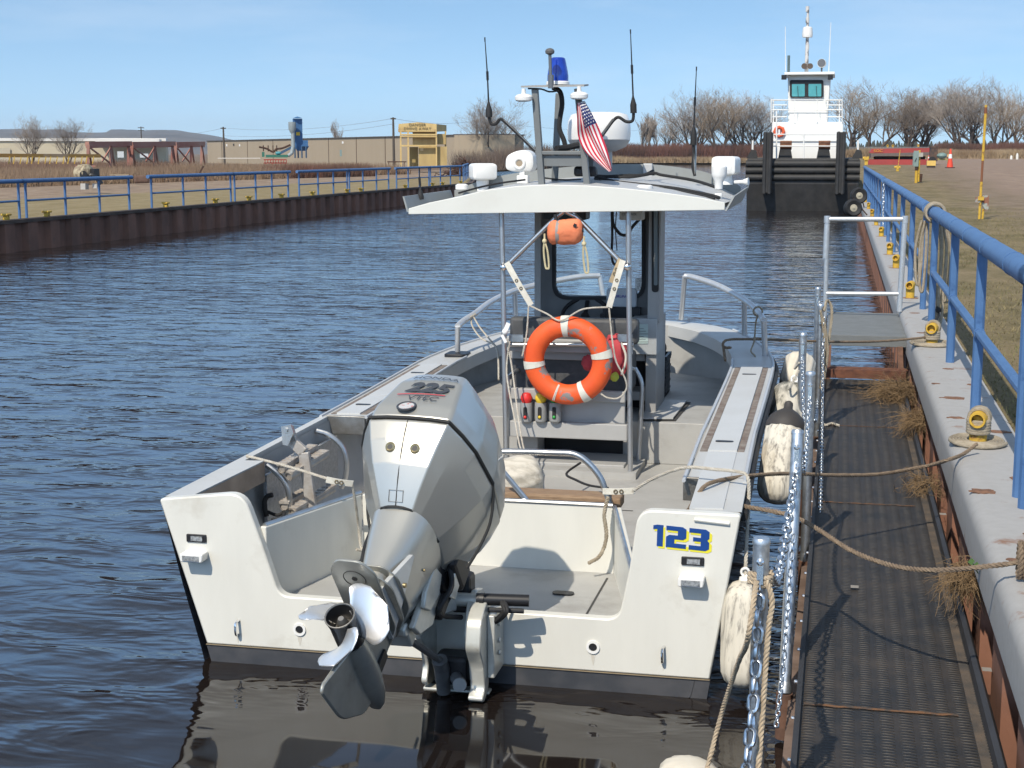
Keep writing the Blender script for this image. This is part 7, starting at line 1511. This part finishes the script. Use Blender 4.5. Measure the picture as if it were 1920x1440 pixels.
a, b = far(840, 165, 0), far(1000, 160, 0); thicket('grey_brush', (a.x, a.y), (b.x, b.y), 12, 9000, 1.8, 3.2, .75, M('grey_brush', (.17, .125, .1), .95, col2=(.11, .085, .07), scale=.2), 'grey-brown brush around the foot of the spreading tree', 15, .03)
c = far(872, 112, .8); mb = MB(); r_ = random.Random(4)
for i in range(420):
    rr = abs(r_.gauss(0, .42)); a_ = r_.uniform(0, 6.28); p = c + V((math.cos(a_) * rr * 2.1, math.sin(a_) * rr * 1.5, max(0, 1.15 - rr * 1.05) * r_.random())); d = V((r_.gauss(0, 1), r_.gauss(0, 1), r_.gauss(0, .45))).normalized() * r_.uniform(.2, .7); mb.tube([p - d, p + d * .3 + V((0, 0, .05)), p + d], r_.uniform(.012, .045), 4)
tag(mb.build('brush_pile', M('pile_brown', (.10, .05, .035), .95, col2=(.05, .03, .022), scale=3), smooth=0, fix=False), 'heap of dark cut branches behind the last left railings', 'brush pile')
for args in ((0, 58, 234, 225, 'bushy bare tree in front of the cream warehouse, left of the two', .4), (2, 128, 236, 225, 'thinner bare tree in front of the cream warehouse, right of the two', 1.9), (0, 928, 205, 168, 'wide spreading bare tree behind the white camera head', 4.0)):
    place_tree(args[0], args[1], 0, hgt(args[2], args[3]) - .8, args[3], args[4], args[5], 1.5 if args[1] > 500 else .95)
t = make_tree(77, hgt(236, 420) - .8, .35, 0, 1, 'single slim poplar poking above the tan warehouse roof', TWIGG, 'bare_tree', twig_r=.03, levels=3); t.location = far(628, 420, .8)
for i, px in enumerate((1198, 1210, 1222, 1233)):
    if i == 0: pop = make_tree(91, 9, .3, 0, 1, 'slim pale poplar leftmost of the row left of the willow clump', TWIGG, 'bare_tree', twig_r=.03, levels=3); pop.location = far(px, 350, .8)
    else: t = dup(pop, (0, 0, 0), ('', 'slim pale poplar second in the row left of the willow clump', 'slim pale poplar third in the row left of the willow clump', 'slim pale poplar nearest the willow clump')[i]); t.location = far(px, 352 + i * 3, .8); t.rotation_euler.z = i * 1.4; t.scale = (1, 1, .85 + .1 * i)
# blue dust tower
D = 152; t = thing('dust_tower', far(556, D, .8), 'blue steel dust tower with a grey duct standing before the tan warehouse', 'tower'); BL = M('tower_blue', (.045, .14, .30), .55, col2=(.035, .11, .25), scale=1)
def bar2(mb, x0, y0, x1, y1, D, th, mi=0): a, b = fp(x0, y1, D), fp(x1, y0, D); slab(mb, V((a.x, a.y, 0)), V((b.x, b.y, 0)), a.z, b.z, th, 0, mi); return mb
mb = MB(); bar2(mb, 550, 225, 568, 274, D, 1.3); bar2(mb, 565, 264, 578, 275, D, 1); a = fp(559, 224, D); mb.lathe([(.5, 0), (.1, .15)], a, (0, 0, 1), 8); mb.prism([fp(x, y, D - .05) for x, y in ((552, 274), (568, 274), (563, 283), (557, 283))], V((.3, 1, 0))); tw = mb.build('tower_body', BL, t, smooth=0)
mb = MB(); bar2(mb, 556, 249, 563, 255, D - .05, .06); mb.build('hazard_plate', M('plate_yellow', (.75, .5, .04), .5), tw, smooth=0)
mb = MB(); mb.tube([fp(550, 240, D - .8), fp(550, 275, D - .8), fp(547, 287, D - .9), fp(540, 292, D - 1)], .19, 10); mb.lathe([(.19, -.6), (.38, -.2), (.38, .5)], fp(549, 240, D - .8), (0, 0, 1), 10); mb.build('duct', M('duct_grey', (.28, .32, .33), .5), t)
mb = MB()
for px in (553, 559, 566, 574): mb.tube([fp(px, 275, D), fp(px, 296, D)], .08, 5)
mb.beam(fp(520, 290, D), fp(548, 276, D), .4, .25); mb.build('tower_leg', M('leg_blue', (.05, .1, .17), .6), t, smooth=0)
# green machinery and red beam rack
D = 138; t = thing('green_machine', far(515, D, .8), 'green and teal conveyor machine left of the blue dust tower', 'machine'); mb = MB(); bar2(mb, 498, 290, 540, 295, D, 1.4); bar2(mb, 491, 285, 496, 294, D, .5); mb.build('machine_bed', M('machine_green', (.04, .16, .11), .6), t, smooth=0)
mb = MB(); bar2(mb, 516, 284, 527, 290, D - .1, .8); mb.build('motor_housing', M('machine_teal', (.06, .28, .32), .5), t, smooth=0, bevel=.15)
mb = MB(); mb.tube(catmull([fp(x, y, D) for x, y in ((486, 276), (500, 279), (512, 285), (518, 280), (530, 278), (545, 272))], 4), .09, 6)
for px in (494, 503, 512, 519): mb.tube([fp(px, 273, D), fp(px, 284, D)], .05, 5)
mb.build('machine_pipework', RUST, t, smooth=0)
D = 122; t = thing('red_beam_rack', far(515, D, .8), 'short red steel beam rack standing in the reeds', 'beam rack'); mb = MB(); bar2(mb, 494, 298, 537, 300, D, .8); bar2(mb, 494, 304, 537, 306, D, .8)
for px in range(496, 538, 5): bar2(mb, px, 300, px + 1.4, 304, D - .05, .3)
for px in (497, 510, 525, 534): bar2(mb, px, 306, px + 1.5, 313, D, .2)
mb.build('beam', M('beam_red', (.36, .05, .03), .6, var=.2), t, smooth=0)
# yellow steel tower
D = 132; t = thing('yellow_steel_tower', far(795, D, .8), 'weathered yellow steel tower with a lettered box top and plated lower walls', 'tower'); YS = M('tower_yellow', (.62, .45, .19), .65, col2=(.55, .38, .15), scale=.8, dirt=(.34, .2, .08), dscale=1.2, dlim=(.55, .75)); YD = M('tower_plate', (.47, .35, .15), .75, col2=(.37, .26, .11), scale=1.2, stretch=(1, 1, .25))
mb = MB(); mb.prism([fp(x, y, D) for x, y in ((747, 248), (819, 248), (819, 234), (783, 231), (748, 234))], (far(790, D + 4, 0) - far(790, D, 0))); mb.prism([fp(819, 248, D), fp(837, 247, D + 3), fp(837, 236, D + 3), fp(819, 234, D)], V((-.05, .3, 0))); bxt = mb.build('box_top', YS, t, smooth=0)
mb = MB(); e = (far(819, D, 0) - far(747, D, 0)).normalized()
for s_, py in (('DANGER', 235.5), ('SWING AWAY', 242.5)): put_text(mb, s_, .34, fp(783, py, D - .06), e, (0, 0, 1), extrude=.01, spacing=1.1)
mb.build('tower_lettering', M('letter_dark', (.12, .1, .06), .7), bxt, smooth=0)
mb = MB()
for x0, x1 in ((750, 753), (764, 767), (817, 819.5), (834, 837)): bar2(mb, x0, 247, x1, 312, D + (2 if x0 > 830 else 0), .35)
for y0, y1 in ((252, 255), (256, 258), (272, 275)): bar2(mb, 750, y0, 819, y1, D - .02, .3)
mb.build('tower_frame', YS, t, smooth=0)
mb = MB(); bar2(mb, 785, 275, 838, 312, D + .5, 2); bar2(mb, 820, 252, 836, 271, D + 1, 1.5); mb.build('plated_wall', YD, t, smooth=0)
mb = MB(); bar2(mb, 768, 276, 784, 312, D + 1.5, .5); mb.build('tower_opening', M('opening_olive', (.36, .27, .11), .8), t, smooth=0)
mb = MB(); bar2(mb, 788, 278, 794, 283, D + .4, .05); mb.build('notice', M('notice_cream', (.7, .55, .3), .6), t, smooth=0)
mb = MB(); bar2(mb, 774, 249, 818, 272, D + .5, .2); mb.build('upper_panel', M('panel_ochre', (.5, .37, .16), .75, col2=(.37, .26, .11), scale=1.5, stretch=(1, 1, .3)), t, smooth=0)
# reddish steel gantries
GR = M('gantry_red', (.33, .13, .095), .8, col2=(.38, .22, .17), scale=.5); D = 128
for i, (x0, x1, D2, lab) in enumerate(((164, 246, 118, 'nearest reddish steel gantry frame in the reeds at far left'), (246, 328, 124, 'middle reddish steel gantry frame, its beam carrying pale letters'), (328, 383, 132, 'farthest reddish steel gantry frame, beside the tan warehouse'))):
    t = thing('steel_gantry', far((x0 + x1) / 2, D2, .8), lab, 'gantry', 'rusty red steel gantries'); mb = MB(); a, b = fp(x0, 271, D2), fp(x1 - 1, 270, D2 + 5); mb.beam(a, b, .35, .35); mb.beam(fp(x0, 275, D2 + 5), fp(x1 - 1, 273, D2 + 9), .25, .3); mb.build('top_beam', GR, t, smooth=0)
    mb = MB()
    for px, dd in ((x0 + 2, 0), ((x0 + x1) / 2 + 4, 3), (x1 - 4, 5)):
        mb.beam(fp(px, 272, D2 + dd), fp(px - 3, 312, D2 + dd), .22, .22); mb.beam(fp(px, 273, D2 + dd), fp(px + 5, 312, D2 + dd + 2), .14, .14)
    mb.beam(fp(x0 + 3, 276, D2), fp((x0 + x1) / 2, 304, D2 + 3), .1, .1); mb.beam(fp((x0 + x1) / 2 + 4, 276, D2 + 3), fp((x0 + x1) / 2 - 14, 302, D2 + 2), .1, .1); mb.build('gantry_leg', GR, t, smooth=0)
tag(bar2(MB(), 220, 284, 232, 295, 150, 1).build('white_cabin', M('cabin_white', (.6, .62, .62), .5), smooth=0), 'taller pale equipment cabin seen through the nearest gantry', 'cabin', 'pale cabins behind the gantries')
tag(bar2(MB(), 262, 288, 278, 295, 150, 1).build('white_cabin', M('cabin_white', (.6, .62, .62), .5), smooth=0), 'low pale equipment cabin seen through the middle gantry', 'cabin', 'pale cabins behind the gantries')
# orange-yellow boom lying on trestles
D = 100; t = thing('dredge_boom', far(80, D, .8), 'long yellow and orange lattice boom lying on props behind the reeds at far left', 'boom'); mb = MB(); mb.beam(fp(-40, 291, D), fp(186, 292, D + 10), .22, .24); mb.build('boom_chord', M('boom_orange', (.62, .30, .06), .6, col2=(.70, .42, .22), scale=.35, contrast=(.45, .55)), t, smooth=0)
mb = MB(); px = 18
while px < 180: mb.beam(fp(px, 293, D + 2), fp(px - 3, 306, D + 2), .06, .06); px += 12.5 if (int(px) % 2) else 9
mb.build('boom_strut', YELLOW, t, smooth=0)
# old pump and its beam
D = 66; t = thing('old_pump', far(165, D, .8), 'abandoned beige and black pump engine on blocks beside the dirt track', 'pump'); mb = MB(); mb.lathe([(.30, -.35), (.36, -.1), (.36, .2), (.2, .32)], fp(157, 322, D), (1, -.3, 0), 16); mb.obox(fp(156, 314, D), (.35, .4, .3)); mb.build('pump_casing', M('pump_beige', (.42, .36, .24), .7, col2=(.2, .15, .1), scale=4, contrast=(.45, .6)), t, smooth=40)
mb = MB(); mb.obox(fp(170, 322, D), (.5, .45, .35)); mb.tube(catmull([fp(160, 331, D - .2), fp(170, 326, D - .3), fp(180, 332, D - .3), fp(188, 342, D - .3)], 4), .1, 8); mb.tube([fp(165, 320, D), fp(183, 330, D)], .08, 8); mb.lathe([(.16, -.04), (.16, .04)], fp(155, 325, D - .35), (.4, -1, 0), 14); mb.build('pump_engine', BLACKP, t, smooth=0)
mb = MB(); mb.obox(fp(156, 346, D), (.22, .3, .25)); mb.obox(fp(178, 345, D), (.2, .3, .2)); mb.build('concrete_block', M('block_grey', (.45, .43, .4), .8), t, smooth=0)
t = MB(); bar2(t, 140, 309, 178, 311, 72, .4); bar2(t, 150, 311, 151, 318, 72, .1); bar2(t, 172, 311, 174, 318, 72, .1); tag(t.build('steel_beam', GR, smooth=0), 'short rusty beam lying above the old pump', 'beam')
t = MB(); bar2(t, 204, 325, 240, 326.5, 76, .6); bar2(t, 215, 326.5, 237, 331, 76, .5); tag(t.build('timber_platform', M('old_timber', (.36, .28, .18), .9), smooth=0), 'low weathered timber platform right of the old pump', 'platform')
t = MB(); bar2(t, 249, 327, 278, 341, 84, .6); tag(t.build('earth_block', M('earth_brown', (.15, .09, .065), .95, var=.3, scale=4), smooth=0, bevel=.1), 'dark brown earth bank edge by the first railing gap', 'bank')
t = MB(); t.beam(fp(373, 323, 90), fp(381, 310, 90), .12, .1); tag(t.build('leaning_plank', RUST, smooth=0), 'short dark plank leaning out of the reeds', 'plank')
t = MB(); bar2(t, 408, 295.5, 488, 297.2, 150, .5); tag(t.build('low_wall', M('wall_pale', (.6, .55, .48), .8), smooth=0), 'thin pale wall line at the foot of the tan warehouse', 'wall')
t = MB(); bar2(t, 637, 281, 641, 293, 150, .5); tag(t.build('green_cabinet', M('box_green', (.22, .29, .27), .5), smooth=0), 'small green cabinet before the tan warehouse', 'cabinet')
for px, h, lab in ((697, 303, 'rust-coloured platform left of the yellow tower'),): t = MB(); bar2(t, 726, 302, 762, 304, 128, .8); [bar2(t, p_, 304, p_ + 1.5, 312, 128, .2) for p_ in (728, 740, 757)]; tag(t.build('rusty_platform', RUST, smooth=0), lab, 'platform')
# utility poles and wires
PW = M('pole_wood', (.085, .07, .058), .9); tops = []
for px, py, by, D, lab in ((266, 240, 285, 300, 'utility pole with two cross-arms above the gantries'), (420, 240, 292, 190, 'utility pole at the left end of the tan warehouse'), (738, 222, 300, 150, 'utility pole just left of the yellow tower'), (894, 226, 296, 175, 'utility pole among the branches of the spreading tree')):
    t = thing('utility_pole', far(px, D, .8), lab, 'utility pole', 'utility poles on the left bank'); mb = MB(); a, b = fp(px, py, D), fp(px + .8, by, D); b.z = .7; mb.tube([b, a], [.15, .1], 7); mb.build('pole', PW, t)
    mb = MB(); e = (far(px + 1, D, 0) - far(px, D, 0)).normalized(); ys_ = (py + 2, py + 7) if px == 266 else (py + 2.5,)
    for y in ys_: c = fp(px, y, D); w_ = 5 * D / FPX if px != 266 else 5.5 * D / FPX; mb.beam(c - e * w_, c + e * w_, .12, .14)
    mb.build('crossarm', PW, t, smooth=0); tops.append((fp(px, py + 2, D), D))
WIRE = M('wire_grey', (.2, .2, .21), .6)
def wire(a, b, sag, lab, r=.016): tag(MB().tube(hang(a, b, sag, 10), r, 4).build('power_line', WIRE), lab, 'power line', 'power lines over the left bank')
wire(tops[0][0], tops[1][0], 1.0, 'power line from the double-armed pole to the warehouse end pole'); wire(tops[1][0], tops[2][0], .6, 'power line crossing the sky behind the blue dust tower'); wire(tops[2][0], tops[3][0], .4, 'power line passing above the yellow tower'); wire(tops[3][0], fp(1250, 242, 300), .8, 'power line running from the spreading tree towards the far willows'); wire(fp(420, 256, 190), fp(738, 234, 150), .5, 'lower power line sagging above the tan warehouse roof')

# ---- the air itself: a thin even haze that only the far hills show
hz = bpy.data.materials.new('thin_haze'); hz.use_nodes = True; hn = hz.node_tree.nodes; hn.remove(hn['Principled BSDF'])
pv = hn.new('ShaderNodeVolumePrincipled'); pv.inputs['Color'].default_value = (.82, .9, 1, 1); pv.inputs['Density'].default_value = .00011; pv.inputs['Anisotropy'].default_value = .2
hz.node_tree.links.new(pv.outputs[0], hn['Material Output'].inputs['Volume'])
mb = MB(); mb.box(-6600, 6600, -900, 6600, -3, 140); o = mb.build('haze', hz, smooth=0); o['kind'] = 'stuff'; o['label'] = 'thin haze in the air over the harbour'; o['category'] = 'haze'
for _o in scene.objects:
    if _o.get('_root_loc') is not None: del _o['_root_loc']
